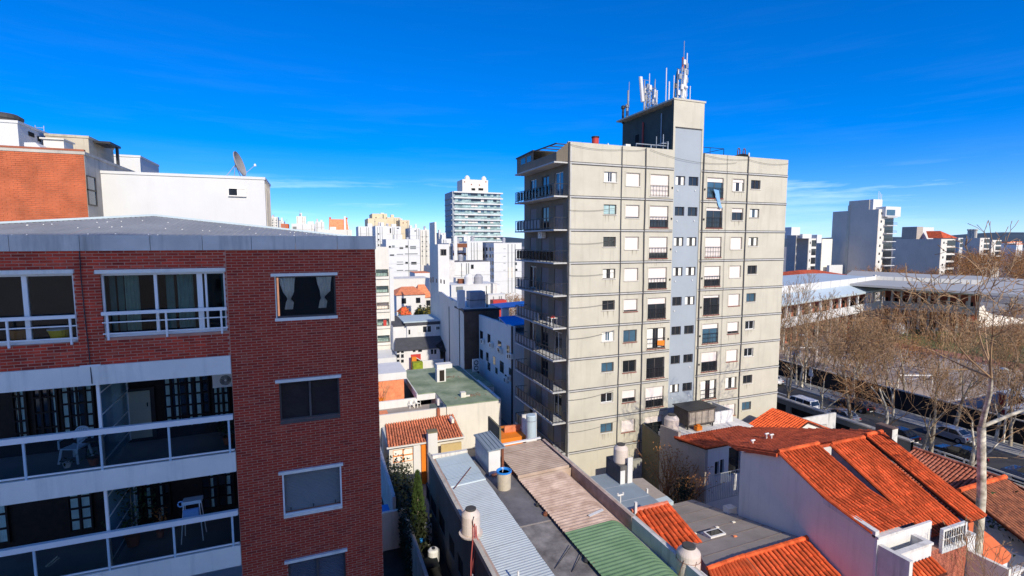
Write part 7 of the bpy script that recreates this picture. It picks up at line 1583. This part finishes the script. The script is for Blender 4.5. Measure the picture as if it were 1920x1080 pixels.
# ============================================================ STREET, COURT, SCHOOL, TREES
SX = 57.0
MB().poly([(58.5,-200,.012),(66.5,-200,.012),(66.5,420,.012),(58.5,420,.012)]).build('road', M['asphalt'], kind='structure')
MB().box(54.5,58.4,-200,420,-.1,.13).box(66.6,70.5,-200,420,-.1,.13).build('pavement', M['pavement'], kind='structure')
MB().box(58.401,58.55,-200,420,-.1,.15).box(66.45,66.599,-200,420,-.1,.15).build('kerb', M['kerb'], kind='structure')
lm = MB()
for i in range(40): lm.box(62.4,62.55,-20+7*i,-17+7*i,.0125,.018)
lm.build('lane_markings', M['line_white'], kind='structure')
MB().poly([(71.2,10,.02),(190,10,.02),(190,120,.02),(71.2,120,.02)]).build('school_ground', M['earth'], kind='structure')
cA = [at(1476,688,Z=.03), at(1476,645,Z=.03), at(1545,632,Z=.03), at(1780,760,Z=.03)]
MB().poly([(74,38,.03),(112,38,.03),(112,83,.03),(74,83,.03)]).build('sports_court', M['court'], kind='structure')
MB().poly([(112.01,38,.028),(118,38,.028),(118,88,.028),(74,88,.028),(74,83.01,.028),(112.01,83.01,.028)]).build('court_border', M['court_red'], kind='structure')
MB().poly([(118.1,40,.029),(150,40,.029),(150,80,.029),(118.1,80,.029)]).build('lawn', M['grass'], kind='structure')
ln = MB()
for (x0,x1,y0,y1) in ((76,110,80,80.15),(76,110,41,41.15),(76,76.15,41,80),(110,110.15,41,80),(93,93.12,41,80),(76,110,60.4,60.52),(88,88.12,66,80),(98,98.12,66,80),(88,98,66,66.12),(84,102,50,50.12)): ln.box(x0,x1,y0,y1,.031,.036)
ln.build('court_lines', M['line_white'], kind='structure')
# boundary wall of the school along the street (near black, its shade put into the colour)
w1 = thing('school_wall', 'long dark school boundary wall along the far side of the street', 'wall', (71,40,0))
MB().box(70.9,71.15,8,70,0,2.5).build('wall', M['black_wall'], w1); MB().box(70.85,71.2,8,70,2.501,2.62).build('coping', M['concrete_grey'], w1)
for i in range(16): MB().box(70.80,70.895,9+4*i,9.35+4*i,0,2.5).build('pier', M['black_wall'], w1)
# garden wall by the tower foot
gw2 = thing('green_grey_wall', 'green-grey garden wall with dark openings by the tower foot next to the street', 'wall', (53,44,0))
MB().wall('X',53.5,30,48,0,2.5,[(32,35.4,.3,1.9),(36,39.4,.3,1.9),(40,43.4,.3,1.9),(44,47.2,.3,1.9)],.3).build('wall', M['green_grey_wall'], gw2); MB().box(53.85,53.9,30,48,0,2.49).build('back', M['dark_void'], gw2); MB().box(53.4,54.0,30,48.1,2.501,2.65).build('coping', M['concrete_grey'], gw2)
# goals
def goal(x, y, label, rz):
    t = thing('goal', label, 'goal', (x,y,0)); c, s = math.cos(rz), math.sin(rz); P = lambda u, v, z: (x+u*c-v*s, y+u*s+v*c, z)
    for u in (-2.5,2.5): MB().tube([P(u,0,0),P(u,0,2.1)],.10,6).build('post', M['metal_white'], t)
    MB().tube([P(-2.5,0,2.1),P(2.5,0,2.1)],.10,6).build('crossbar', M['metal_white'], t)
    b = MB(); 
    for u in (-2.5,2.5): b.tube([P(u,0,2.1),P(u,.9,1.9),P(u,1.4,0)],.04,4)
    b.build('net_frame', M['metal_white'], t); return t
c = at(1504,672,Z=0); goal(c.x,c.y,'white goal frame at the far end of the sports court',-.55)
c = at(1682,735,Z=0); goal(c.x+4,c.y,'white goal frame half hidden behind the street trees',-.4)
c = at(1511,702,Z=0); hp_ = thing('basketball_hoop', 'slim basketball hoop post at the edge of the court', 'basketball hoop', (72.6,c.y,0)); zt = at(1511,660,X=72.6).z; zt = 3.9
MB().tube([(72.6,c.y,0),(72.6,c.y,zt)],.09,6).build('post', M['dark_metal'], hp_); MB().box(72.9,73.0,c.y-.8,c.y+.8,zt-.5,zt+.5).build('backboard', M['metal_white'], hp_); MB().tube([(73.3+.23*math.cos(i*.6),c.y+.23*math.sin(i*.6),zt-.25) for i in range(12)],.03,4).build('rim', M['red_paint'], hp_)
def lamp(label, x, y, h=8, arm=1.6):
    t = thing('street_lamp', label, 'street lamp', (x,y,0)); MB().tube([(x,y,0),(x,y,h*.6),(x,y,h)],[.11,.09,.06],6).build('pole', M['concrete_white'], t); MB().tube([(x,y,h),(x+arm*.5,y,h+.4),(x+arm,y,h+.45)],.05,5).build('arm', M['concrete_white'], t); MB().box(x+arm-.1,x+arm+.55,y-.14,y+.14,h+.38,h+.52).build('lamp_head', M['metal_white'], t)
c = at(1556,735,Z=0); lamp('white street lamp post beside the street by the court', 69.5, 54, 7.5, -1.5); lamp('street lamp post further along the street behind the bare trees', 69.5, 30, 8, -1.5)
lp = thing('court_light_pole', 'thin tall white floodlight pole standing on the court edge', 'light pole', (100,62,0)); c = at(1556,610,X=100); 
for i, (px, py) in enumerate(((1556,640),)):
    c = at(px,py,Z=0); MB().tube([(c.x,c.y,0),(c.x,c.y,9)],.1,6).build('pole', M['metal_white'], lp); lp.location = (c.x,c.y,0); lp.children[0].location = Vector((100,62,0))-Vector((c.x,c.y,0)); MB().box(c.x-.6,c.x+.6,c.y-.1,c.y+.1,9,9.3).build('lamp_bar', M['metal_white'], None) if False else None
# ---------------- school building: two wings
sc = thing('school_building', 'long two storey school with white balcony bands and pale blue sloping roofs around the court', 'school', (136,86,0))
zb0, zb1, zo1, zr1, zr2 = 4.7, 6.7, 9.9, 11.3, 13.0
Pc = at(1652,578,Z=zb0); Pl = at(1468,616,Z=zb0); Pr = at(1832,591,Z=zb0)
print('school', Pl, Pc, Pr)
dA = (Pc-Pl); dA.z = 0; LA = dA.length; dA.normalize(); nA = Vector((-dA.y, dA.x, 0)); Pl0 = Pl-dA*14; LA += 14
dB = (Pr-Pc); dB.z = 0; LB = dB.length; dB.normalize(); nB = Vector((-dB.y, dB.x, 0))
def wing(P0, d, n, L, cols, sgn, nm, cut0=0, cut1=0):
    Q = lambda u, v, z: tuple(Vector((P0.x, P0.y, 0))+d*u+n*v+Vector((0,0,z)))
    def obox(u0,u1,v0,v1,z0,z1,name,m,sk=None): return MB().ext([Q(u0,v0,z0),Q(u1,v0,z0),Q(u1,v0,z1),Q(u0,v0,z1)], tuple(n*(v1-v0))).build(name, M[m], sc)
    obox(0,L,0,.25,zb0,zb1,'balcony_band','paint_white'); obox(0,L,.26,3.6,zb0,zb0+.25,'balcony_floor','concrete_grey')
    obox(0,L,3.6,9,.0,zo1,'inner_wall',nm)
    for i in range(cols+1): u = L*i/cols; obox(max(0,u-.22),min(L,u+.22),-.05,.3,zb1+.001,zo1,'column','paint_white'); obox(max(0,u-.25),min(L,u+.25),.3,.8,0,zb0-.001,'column','concrete_grey')
    rr = random.Random(cols)
    for i in range(cols*2): 
        u = L*(i+.25)/(cols*2); obox(u,u+L/cols*.24,3.5,3.59,zb0+.3,zb0+2.9 if i % 2 else zb0+2.7,'door' if i % 2 else 'window','dark_void' if i % 2 == 0 else 'paint_offwhite'); obox(u,u+L/cols*.3,3.5,3.59,.2,2.6,'window','dark_void')
    MB().poly([Q(0,-.9,zo1),Q(L,-.9,zo1),Q(L,2.2,zr1),Q(0,2.2,zr1)]).poly([Q(0,-.9,zo1-.25),Q(L,-.9,zo1-.25),Q(L,-.9,zo1),Q(0,-.9,zo1)]).build('eave_roof', M['metal_sheet_blue'], sc)
    obox(0,L,-.95,-.905,zo1-.4,zo1+.05,'fascia','metal_sheet_blue' if sgn > 0 else 'paint_white'); obox(0,L,-.9,3.6,zo1-.5,zo1-.45,'ceiling','concrete_grey')
    obox(0 if sgn > 0 else -3,L+(5 if sgn > 0 else 0),2.25,2.5,zr1-.3,zr1+1.6,'upper_wall','paint_white' if sgn > 0 else 'concrete_white')
    npan = cols
    for i in range(1,npan): u = L*i/npan; obox(u-.05,u+.05,2.2,2.24,zr1,zr1+1.6,'panel_joint','concrete_grey')
    MB().poly([Q(0,2.5,zr1+1.5),Q(L,2.5,zr1+1.5),Q(L,16,zr1+1.9),Q(0,16,zr1+1.9)]).build('main_roof', M['metal_sheet_blue' if sgn > 0 else 'membrane_pale'], sc)
    obox(0,L,9.01,16,0,zr1+1.4,'rear_block','concrete_grey')
mat('membrane_pale', (.43,.42,.39), var=.06, scale=.05, bump=.05)
wing(Pl0, dA, nA, LA, 13, 1, 'brick_salmon'); wing(Pc+dB*.3, dB, nB, LB, 10, -1, 'brick_salmon')
gr_ = [at(1594,508,Z=16.5), at(1900,520,Z=16.5)]
rp = thing('gym_roof', 'large pale grey sloping gym roof rising behind the school wings', 'roof', (190,110,0))
MB().slab([at(1566,530,Z=11.8), at(1598,507,Z=12.3), at(1935,524,Z=12.3), at(1965,556,Z=11.2)],.5).build('roof', M['membrane_pale'], rp)
for (px, py, z) in ((1640,520,12.0),(1720,522,12.0),(1800,530,11.8)):
    c = at(px,py,Z=z); MB().box(c.x-.3,c.x+.3,c.y-.3,c.y+.3,11.9,12.7).build('roof_vent', M['concrete_white'], rp)
hip('red_roofed_hall', 'long low red tile roof behind the school left wing', 1506, 1590, 517, 505, at(1540,515,Z=13).y, 12, m='tile_dark')
tag(MB().box(at(1555,500,Y=130).x,at(1580,500,Y=130).x,130,131,0,at(1567,497,Y=130).z).build('white_billboard', M['paint_white']), 'white panel wall behind the red hall roof', 'wall')
Ys = at(1840,600,Z=2).y; sr = [at(px,py,Y=Ys) for px, py in ((1838,556),(1850,585),(1862,590),(1920,598),(1920,608),(1838,602))]
rs = thing('lavender_stair_wing', 'lavender grey sloping end wall at the right end of the school', 'school annex', (sr[0].x,Ys,0)); MB().ext(sr[:4]+[(sr[3].x,Ys,0),(sr[0].x,Ys,0)],(0,2.5,0)).build('wall', M['lavender_wall'], rs)
d_ = at(1683,617,Z=1); tag(MB().lathe(d_.x,d_.y,[(1.2,0),(1.6,1),(1.4,2.2),(.5,3.0)],10).build('white_tarp_bundle', M['paint_white']), 'rounded white covered bundle on the lawn before the school', 'bundle')
# sheds at far right beside the street
for i, (px0, px1, py, Y, lab, m_, rm) in enumerate(((1880,1990,765,at(1890,785,X=76).y,'long white roofed shed at the right edge beyond the street','paint_white','paint_white'),(1868,1990,735,at(1890,740,Z=3).y,'grey roofed lean-to with red wall at the right edge','red_paint','metal_sheet_white'))):
    a = at(px0,py,Z=3.2); t = thing('shed', lab, 'shed', (a.x+5,a.y,0)); MB().box(a.x+.2,a.x+14,a.y-7,a.y-.2,0,3.0).build('wall', M[m_] if i else M['dark_void'], t); MB().slab([(a.x,a.y-7.3,3.1),(a.x+14.3,a.y-7.3,3.1),(a.x+14.3,a.y,3.3),(a.x,a.y,3.3)],.25).build('roof', M[rm], t)
# ---------------- cars
def car(label, x, y, rz, m, kind='hatch', group=None):
    t = thing('parked_car', label, 'car', (x,y,.015), group); t.rotation_euler = (0,0,rz)
    L, Wd, H = (4.1,1.72,1.48) if kind == 'hatch' else (4.7,1.9,1.85); hw = Wd/2
    if kind == 'hatch': low = [(-L/2,.30),(-L/2,.72),(-L/2+.15,.86),(-.75-.2,.94),(1.35,.94),(L/2-.1,.88),(L/2,.55),(L/2,.30)]; cab = [(-1.15,.94),(-.35,H-.06),(.1,H),(1.0,H-.04),(1.7,.96)]
    else: low = [(-L/2,.35),(-L/2,.85),(-L/2+.2,1.0),(-1.35,1.08),(L/2-.05,1.08),(L/2,.7),(L/2,.35)]; cab = [(-1.45,1.08),(-.75,H-.08),(-.3,H),(L/2-.35,H-.03),(L/2-.1,1.1)]
    def loft(prof, wb, wt, zb, zt):
        mb = MB(); n = len(prof)
        for s in (-1,1): 
            mb.v += [(px_, s*(wb+(wt-wb)*((pz-zb)/(zt-zb))), pz) for px_, pz in prof]
        for i in range(n): j = (i+1) % n; mb.f.append((i,j,n+j,n+i)); mb.m.append(0)
        mb.f.append(tuple(range(n))[::-1]); mb.f.append(tuple(range(n,2*n))); mb.m += [0,0]; return mb
    def addp(nm, mb, mm, smooth=False):
        o = bpy.data.objects.new(nm, mb.mesh(nm, M[mm], smooth=smooth)); COL.objects.link(o); o.parent = t; return o
    bd = addp('body', loft(low, hw, hw-.06, .3, .95), m); bv = bd.modifiers.new('bevel','BEVEL'); bv.width = .05; bv.segments = 2
    cb = addp('cabin', loft(cab, hw-.06, hw-.24, .94, H), m); bv = cb.modifiers.new('bevel','BEVEL'); bv.width = .04; bv.segments = 2
    zt, zb = H-.10, (.98 if kind == 'hatch' else 1.12)
    wy = lambda z: (hw-.06)+((hw-.24)-(hw-.06))*((z-.94)/(H-.94))+.006
    xs = [(-.88,-.30,.30),(.36,.28,.98),(1.03,1.0,1.30)] if kind == 'hatch' else [(-1.15,-.62,-.1),(-.02,-.02,1.0),(1.06,1.06,2.0)]
    for s in (-1,1):
        mbw = MB()
        segs = [((-.92,-.34),(.30,.26)),((.36,.32),(1.42,.98))] if kind == 'hatch' else [((-1.18,-.66),(-.05,-.05)),((.05,.05),(1.0,1.0)),((1.1,1.1),(2.1,1.95))]
        for (b0,t0),(b1,t1) in segs: mbw.quad((b0,s*wy(zb),zb),(b1,s*wy(zb),zb),(t1,s*wy(zt),zt),(t0,s*wy(zt),zt))
        addp('side_window', mbw, 'pane')
    f0, f1 = cab[0], cab[1]; e = lambda k: (f0[0]+(f1[0]-f0[0])*k-.012, f0[1]+(f1[1]-f0[1])*k+.008)
    a, b = e(.1), e(.92); addp('windscreen', MB().quad((a[0],-hw+.16,a[1]),(a[0],hw-.16,a[1]),(b[0],hw-.3,b[1]),(b[0],-hw+.3,b[1])), 'pane')
    f0, f1 = cab[-1], cab[-2]; e = lambda k: (f0[0]+(f1[0]-f0[0])*k+.012, f0[1]+(f1[1]-f0[1])*k+.008)
    a, b = e(.15), e(.85); addp('rear_window', MB().quad((a[0],-hw+.2,a[1]),(a[0],hw-.2,a[1]),(b[0],hw-.32,b[1]),(b[0],-hw+.32,b[1])), 'pane')
    for wx in (-L/2+.75, L/2-.75):
        for s in (-1,1):
            wm = MB(); 
            wh_ = bpy.data.objects.new('wheel', MB().tube([(0,-.1,0),(0,.1,0)],.32,16).mesh('wheel', M['tyre'])); COL.objects.link(wh_); wh_.parent = t; wh_.location = (wx, s*(hw-.09), .32)
            ri = bpy.data.objects.new('rim', MB().tube([(0,-.115,0),(0,.115,0)],.19,10).mesh('rim', M['rim'])); COL.objects.link(ri); ri.parent = wh_
    for s in (-1,1):
        addp('headlight', MB().box(-L/2-.012,-L/2+.12,s*(hw-.38)-.16,s*(hw-.38)+.16,.60,.74), 'lamp_clear'); addp('tail_light', MB().box(L/2-.1,L/2+.012,s*(hw-.26)-.1,s*(hw-.26)+.1,.62,.82), 'lamp_red')
        addp('mirror', MB().box(-.85,-.68,s*(hw+.02)-.08,s*(hw+.02)+.08,.95,1.07), m)
    addp('bumper', MB().box(-L/2-.04,-L/2+.1,-hw+.1,hw-.1,.30,.48).box(L/2-.1,L/2+.04,-hw+.1,hw-.1,.30,.48), 'dark_metal'); addp('number_plate_blank', MB().box(L/2+.041,L/2+.05,-.25,.25,.36,.46), 'metal_white')
    return t
c = at(1500,752,Z=1.2); car('white van parked beyond the green-grey garden wall', c.x, c.y, R(-90), 'car_white', 'van')
car('dark grey car parked on the street behind the bare trees', 65.4, 43.5, R(-90), 'car_black'); car('black car parked on the near side below the street trees', 59.7, 35.0, R(-90), 'car_black')
car('silver car parked at the kerb behind the brown chimney', 59.8, 41.5, R(-90), 'car_silver'); c = at(1790,845,Z=.8); car('black hatchback on the street between the tree trunks', 60.0, 29.2, R(-90), 'car_black'); car('grey hatchback parked across the street at the right', 65.4, 33.0, R(-90), 'car_silver')
car('blue-grey van at the right edge of the street', 59.9, 23.2, R(-90), 'car_blue', 'van'); car('white hatchback parked across the street by the dark wall', 65.4, 57, R(-90), 'car_white')
# white statue-like sign on pole before the dark wall
s = thing('round_sign', 'small white road sign on a post before the dark school wall', 'road sign', (67.4,51.5,.13)); MB().tube([(67.4,51.5,.13),(67.4,51.5,3.4)],.05,5).build('post', M['metal_white'], s); MB().box(67.33,67.37,51.15,51.85,2.3,2.75).box(67.32,67.36,51.25,51.75,2.8,3.4).build('plate', M['metal_white'], s)
# guard rail on the near pavement
gr2 = thing('pavement_railing', 'low pale railing along the pavement at the right', 'railing', (58.0,24,.13))
for i in range(12): MB().box(57.95,58.05,15+1.6*i,15.1+1.6*i,.13,1.0).build('post', M['concrete_white'], gr2)
MB().box(57.96,58.04,15,33,.85,1.0).box(57.96,58.04,15,33,.5,.6).build('rail', M['concrete_white'], gr2)
# ---------------- bare trees
def tree_parts(seed, H, tr, spread=.55, levels=5, trunk_h=.3, twig=.018, leafn=0, lean=0.0, upright=.35):
    q = random.Random(seed); T = MB(); Cc = MB(); tips = []
    def rv(s): return Vector((q.gauss(0,s), q.gauss(0,s), q.gauss(0,s)))
    def grow(p, d, ln, r, lv):
        n = 3 if lv < 3 else 2; pts = [p]; rs = [r]; dd = d.copy(); re = max(twig, r*(.62 if lv else .7))
        for i in range(n):
            dd = (dd+rv(.13 if lv else .05)+Vector((0,0,upright*.12))).normalized(); pts.append(pts[-1]+dd*(ln/n)); rs.append(r+(re-r)*(i+1)/n)
        (T if lv < 2 else Cc).tube(pts, rs, 7 if lv == 0 else 5 if lv < 3 else 3, 0, cap=(lv >= 3))
        if lv >= levels: tips.append(pts[-1]); return
        k = 3 if lv < 2 else q.choice((2,3,3)) if lv < 4 else 2
        for i in range(k):
            a = q.uniform(0,6.283); u = dd.orthogonal().normalized(); v = dd.cross(u); sp = spread*q.uniform(.6,1.35)*(0.55 if i == 0 else 1)
            nd = (dd*math.cos(sp)+(u*math.cos(a)+v*math.sin(a))*math.sin(sp)+Vector((0,0,upright*.3))).normalized()
            j = len(pts)-1 if i < 2 else q.choice((1, len(pts)-1)) ; grow(pts[j], nd, ln*q.uniform(.62,.85) if lv else H*q.uniform(.2,.3), rs[j]*(.75 if i == 0 else .58), lv+1)
    grow(Vector((0,0,0)), Vector((lean,0,1)).normalized(), H*trunk_h, tr, 0)
    lv = None
    if leafn:
        lv = MB()
        for p in tips:
            for _ in range(leafn):
                c = p+rv(.28); d = rv(1).normalized(); u = d.orthogonal().normalized()*.09; lv.quad(c-u,c+d*.12-u*.2,c+d*.24,c+u)
    return T, Cc, lv
VAR = {}
def tree_mesh(kind):
    if kind in VAR: return VAR[kind]
    cfg = {'street1':(11,12.5,.26,.50,7,.30,.02,0,.05,.45,'bark_pale','twig'),'street2':(12,13.5,.24,.46,7,.34,.02,0,-.05,.5,'bark','twig'),'street3':(13,11.5,.22,.58,7,.26,.02,0,.1,.4,'bark_pale','twig'),'street4':(19,14,.22,.42,7,.36,.02,0,.0,.6,'bark','twig'),
           'rust1':(14,8.5,.20,.60,6,.24,.022,2,0,.3,'bark','twig_red'),'rust2':(15,9.0,.2,.62,6,.22,.022,2,0,.3,'bark','twig_red'),
           'far1':(16,12,.26,.6,6,.22,.035,3,0,.3,'bark','twig_red'),'far2':(17,13,.26,.58,6,.24,.035,3,0,.3,'bark','twig_red'),'big':(21,14,.27,.80,7,.86,.02,0,.09,.12,'bark_pale','twig')}[kind]
    seed,H,tr,sp,lv,th,tw_,lf,ln,upv,bm,tm = cfg; T, Cc, L = tree_parts(seed,H,tr,sp,lv,th,tw_,lf,ln,upv)
    VAR[kind] = (T.mesh('trunk', M[bm], smooth=True), Cc.mesh('crown', M[tm], smooth=True), L.mesh('leaves', M['leaf_rust'] if kind[0] == 'r' else M['leaf_brown']) if L else None, H); return VAR[kind]
def tree(kind, label, x, y, group=None, rz=0, sc_=1.0, z=0):
    T, Cc, L, H = tree_mesh(kind); t = thing('bare_tree', label, 'tree', (x,y,z), group); t.rotation_euler = (0,0,rz); t.scale = (sc_,sc_,sc_)
    for nm, me in (('trunk',T),('crown',Cc),('leaves',L)):
        if me: o = bpy.data.objects.new(nm, me); COL.objects.link(o); o.parent = t
    return t
ORD2 = ['first','second','third','fourth','fifth']
ORD = ['nearest','second','third','fourth','fifth','sixth','seventh','eighth','ninth','tenth','last']
q = random.Random(99)
GN = 'bare plane trees in the near street row'
for i, y in enumerate((17.5,22.5,26,30.5,34,38.5,42,46.5,51.5)):
    tree(('street1','street2','street3','street4')[i % 4], ORD[i]+' leafless plane tree in the near street row, counted from the right', 56.7+q.uniform(-.6,.6), y+q.uniform(-.8,.8), GN, q.uniform(0,6.28), q.uniform(.85,1.1))
GN2 = 'bare trees in the far street row by the school wall'
for i, y in enumerate((16,20.5,25.5,30,35,40,46,53.5,62,68)):
    tree(('street2','street3','street1','street4')[i % 4], ORD[i]+' leafless tree in the far row by the dark school wall, from the right', 68.6+q.uniform(-.5,.5), y+q.uniform(-1,1), GN2, q.uniform(0,6.28), q.uniform(.8,1.05))
GN6 = 'slim bare trees filling the street rows'
for i in range(16):
    x = q.choice((q.uniform(54.8,58), q.uniform(66.9,70.2), q.uniform(71.8,80), q.uniform(71.8,78))); y = q.uniform(15,60)
    tree(('street1','street2','street3','street4','rust1')[i % 5], 'slim bare tree filling a gap in the street rows', x, y, GN6, q.uniform(0,6.28), q.uniform(.6,.9))
GN3 = 'rust brown bushy trees on the school ground'
for i in range(26):
    px, py = q.uniform(1560,1910), q.uniform(635,740); c = at(px,py,Z=0)
    tree('rust1' if i % 2 else 'rust2', 'rust brown half bare tree on the school ground', c.x, c.y, GN3, q.uniform(0,6.28), q.uniform(.6,1.05))
tree('street3', 'slim bare tree close to the cream tower right edge at the court corner', at(1478,690,Z=0).x, at(1478,690,Z=0).y, None, 1, .85)
bigp = at(1905,1052,Z=0); 
tree('big', 'tallest pale barked bare tree standing at the right edge, in front of the tiled houses', 34.9, 15.6, None, 2.77, 1.0)
tree('street2', 'second bare tree at the bottom right whose branches cross the brick bay window', 30.5, 11.5, None, .5, .55)
GN4 = 'orange brown wood behind the school at right'
for i in range(44):
    px = q.uniform(1785,1990); D = q.uniform(165,330); c = at(px,470,D=D)
    tree('far1' if i % 2 else 'far2', 'orange brown bare tree in the wood behind the school at right', c.x, c.y, GN4, q.uniform(0,6.28), q.uniform(1.0,1.45))
GN5 = 'bare trees below the grey skyline blocks'
for i in range(16):
    px = q.uniform(1600,1800); D = q.uniform(160,185); c = at(px,480,D=D); tree('far2' if i % 2 else 'far1', 'brown bare tree at the foot of the grey skyline blocks', c.x, c.y, GN5, q.uniform(0,6.28), q.uniform(.8,1.1))
for i, (px, D) in enumerate(((1485,135),(1503,140),(1520,140),(1547,150),(1560,150))):
    c = at(px,490,D=D); tree('far1', ORD2[i]+' bare tree from the tower edge, behind the pale blue school roofs', c.x, c.y, 'bare trees behind the school left wing', i, .85)
for i, (px, D) in enumerate(((948,120),(960,112),(972,118),(938,128))):
    c = at(px,540,D=D); tree('rust1', 'brown bare tree behind the white hotel roof', c.x, c.y, 'bare trees behind the hotel', i*1.3, 1.0)
for i, (px, D) in enumerate(((792,105),(803,104),(797,112))):
    c = at(px,560,D=D); t = thing('garden_tree', 'dark leafy garden tree beside the grey party wall', 'tree', (c.x,c.y,0), 'dark garden trees'); lv = MB(); rr = random.Random(i)
    for k in range(1500):
        a, e, r_ = rr.uniform(0,6.28), rr.uniform(-1,1), rr.random()**.4; p = Vector((c.x+2.4*r_*math.cos(a)*math.sqrt(1-e*e*.8), c.y+2.4*r_*math.sin(a), 5.0+3.2*e*r_)); d = Vector((rr.uniform(-1,1),rr.uniform(-1,1),rr.uniform(-1,1))).normalized(); u = d.orthogonal().normalized()*.2; lv.quad(p-u,p+d*.3-u*.4,p+d*.55,p+u)
    lv.build('crown', M['leaf_dark' if i else 'conifer_gold'], t); MB().tube([(c.x,c.y,0),(c.x,c.y,5)],[.2,.1],6).build('trunk', M['bark'], t)
for i in range(5):
    px = (744,750,758,764,748)[i]; c = at(px,580,D=100); t = thing('shrub', 'yellowish garden shrub before the terracotta houses', 'shrub', (c.x,c.y,0), 'garden shrubs'); lv = MB(); rr = random.Random(i+40)
    for k in range(500):
        p = Vector((c.x+rr.gauss(0,1.0),c.y+rr.gauss(0,1.0),1.5+abs(rr.gauss(0,2.2)))); d = Vector((rr.uniform(-1,1),rr.uniform(-1,1),rr.uniform(-1,1))).normalized(); u = d.orthogonal().normalized()*.15; lv.quad(p-u,p+d*.3-u*.4,p+d*.5,p+u)
    lv.build('crown', M['conifer_gold' if i % 2 else 'leaf_brown'], t); MB().tube([(c.x,c.y,0),(c.x,c.y,2)],.08,5).build('stem', M['bark'], t)
# vine by the grey wall
c = at(1235,880,X=27.2); vn = thing('bare_vine', 'reddish bare climbing bush against the tall grey wall', 'bush', (26.6,31,0))
s = MB(); lf = MB(); rr = random.Random(4)
for i in range(46):
    p = Vector((26.6+rr.uniform(-.4,.3), rr.uniform(30.2,33.6), 0.2)); pts = [p]; d = Vector((rr.uniform(-.12,.12), rr.uniform(-.3,.3), 1))
    for k in range(5): d = (d+Vector((rr.gauss(0,.18),rr.gauss(0,.22),0))).normalized(); pts.append(pts[-1]+d*rr.uniform(.7,1.15))
    s.tube(pts, [.05,.04,.035,.03,.02,.015], 4)
    for pp in pts[2:]:
        for k in range(7): a = pp+Vector((rr.gauss(0,.2),rr.gauss(0,.25),rr.gauss(0,.25))); e = Vector((rr.uniform(-1,1),rr.uniform(-1,1),rr.uniform(-1,1))).normalized(); u = e.orthogonal().normalized()*.05; lf.quad(a-u,a+e*.08-u*.3,a+e*.15,a+u)
s.build('stem', M['twig_red'], vn); lf.build('leaves', M['leaf_brown'], vn)
c = at(1282,915,Z=3.5); bs = thing('dark_shrub', 'dark green shrub at the foot of the grey wall beside the membrane roof', 'shrub', (c.x,c.y,1)); lv = MB(); rr = random.Random(6)
for k in range(500):
    p = Vector((c.x+rr.gauss(0,.35),c.y+rr.gauss(0,.4),3.2+rr.gauss(0,.6))); d = Vector((rr.uniform(-1,1),rr.uniform(-1,1),rr.uniform(-1,1))).normalized(); u = d.orthogonal().normalized()*.06; lv.quad(p-u,p+d*.1-u*.4,p+d*.2,p+u)
lv.build('foliage', M['leaf_dark'], bs)
q0 = at(1905,1010,Z=3); bs2 = thing('green_bush', 'green leafy bush at the right edge beside the pale trunk', 'bush', (q0.x,q0.y,0)); lv = MB()
for k in range(1400):
    p = Vector((q0.x+rr.gauss(0,.9),q0.y+rr.gauss(0,.9),2.6+rr.gauss(0,.9))); d = Vector((rr.uniform(-1,1),rr.uniform(-1,1),rr.uniform(-1,1))).normalized(); u = d.orthogonal().normalized()*.09; lv.quad(p-u,p+d*.14-u*.4,p+d*.28,p+u)
lv.build('foliage', M['plant_green'], bs2)
# ground-cover twigs under the street trees
hd = MB(); rr = random.Random(55)
for i in range(9000):
    x, y = rr.uniform(71.3,73.8), rr.uniform(10,62); z = rr.uniform(.1,1.7)*rr.uniform(.4,1); d = Vector((rr.uniform(-1,1),rr.uniform(-1,1),rr.uniform(-.2,1))).normalized(); u = d.orthogonal().normalized()*.05; p = Vector((x,y,z)); hd.quad(p-u,p+d*.2-u*.3,p+d*.4,p+u)
hd.build('undergrowth', M['leaf_rust'], kind='stuff')
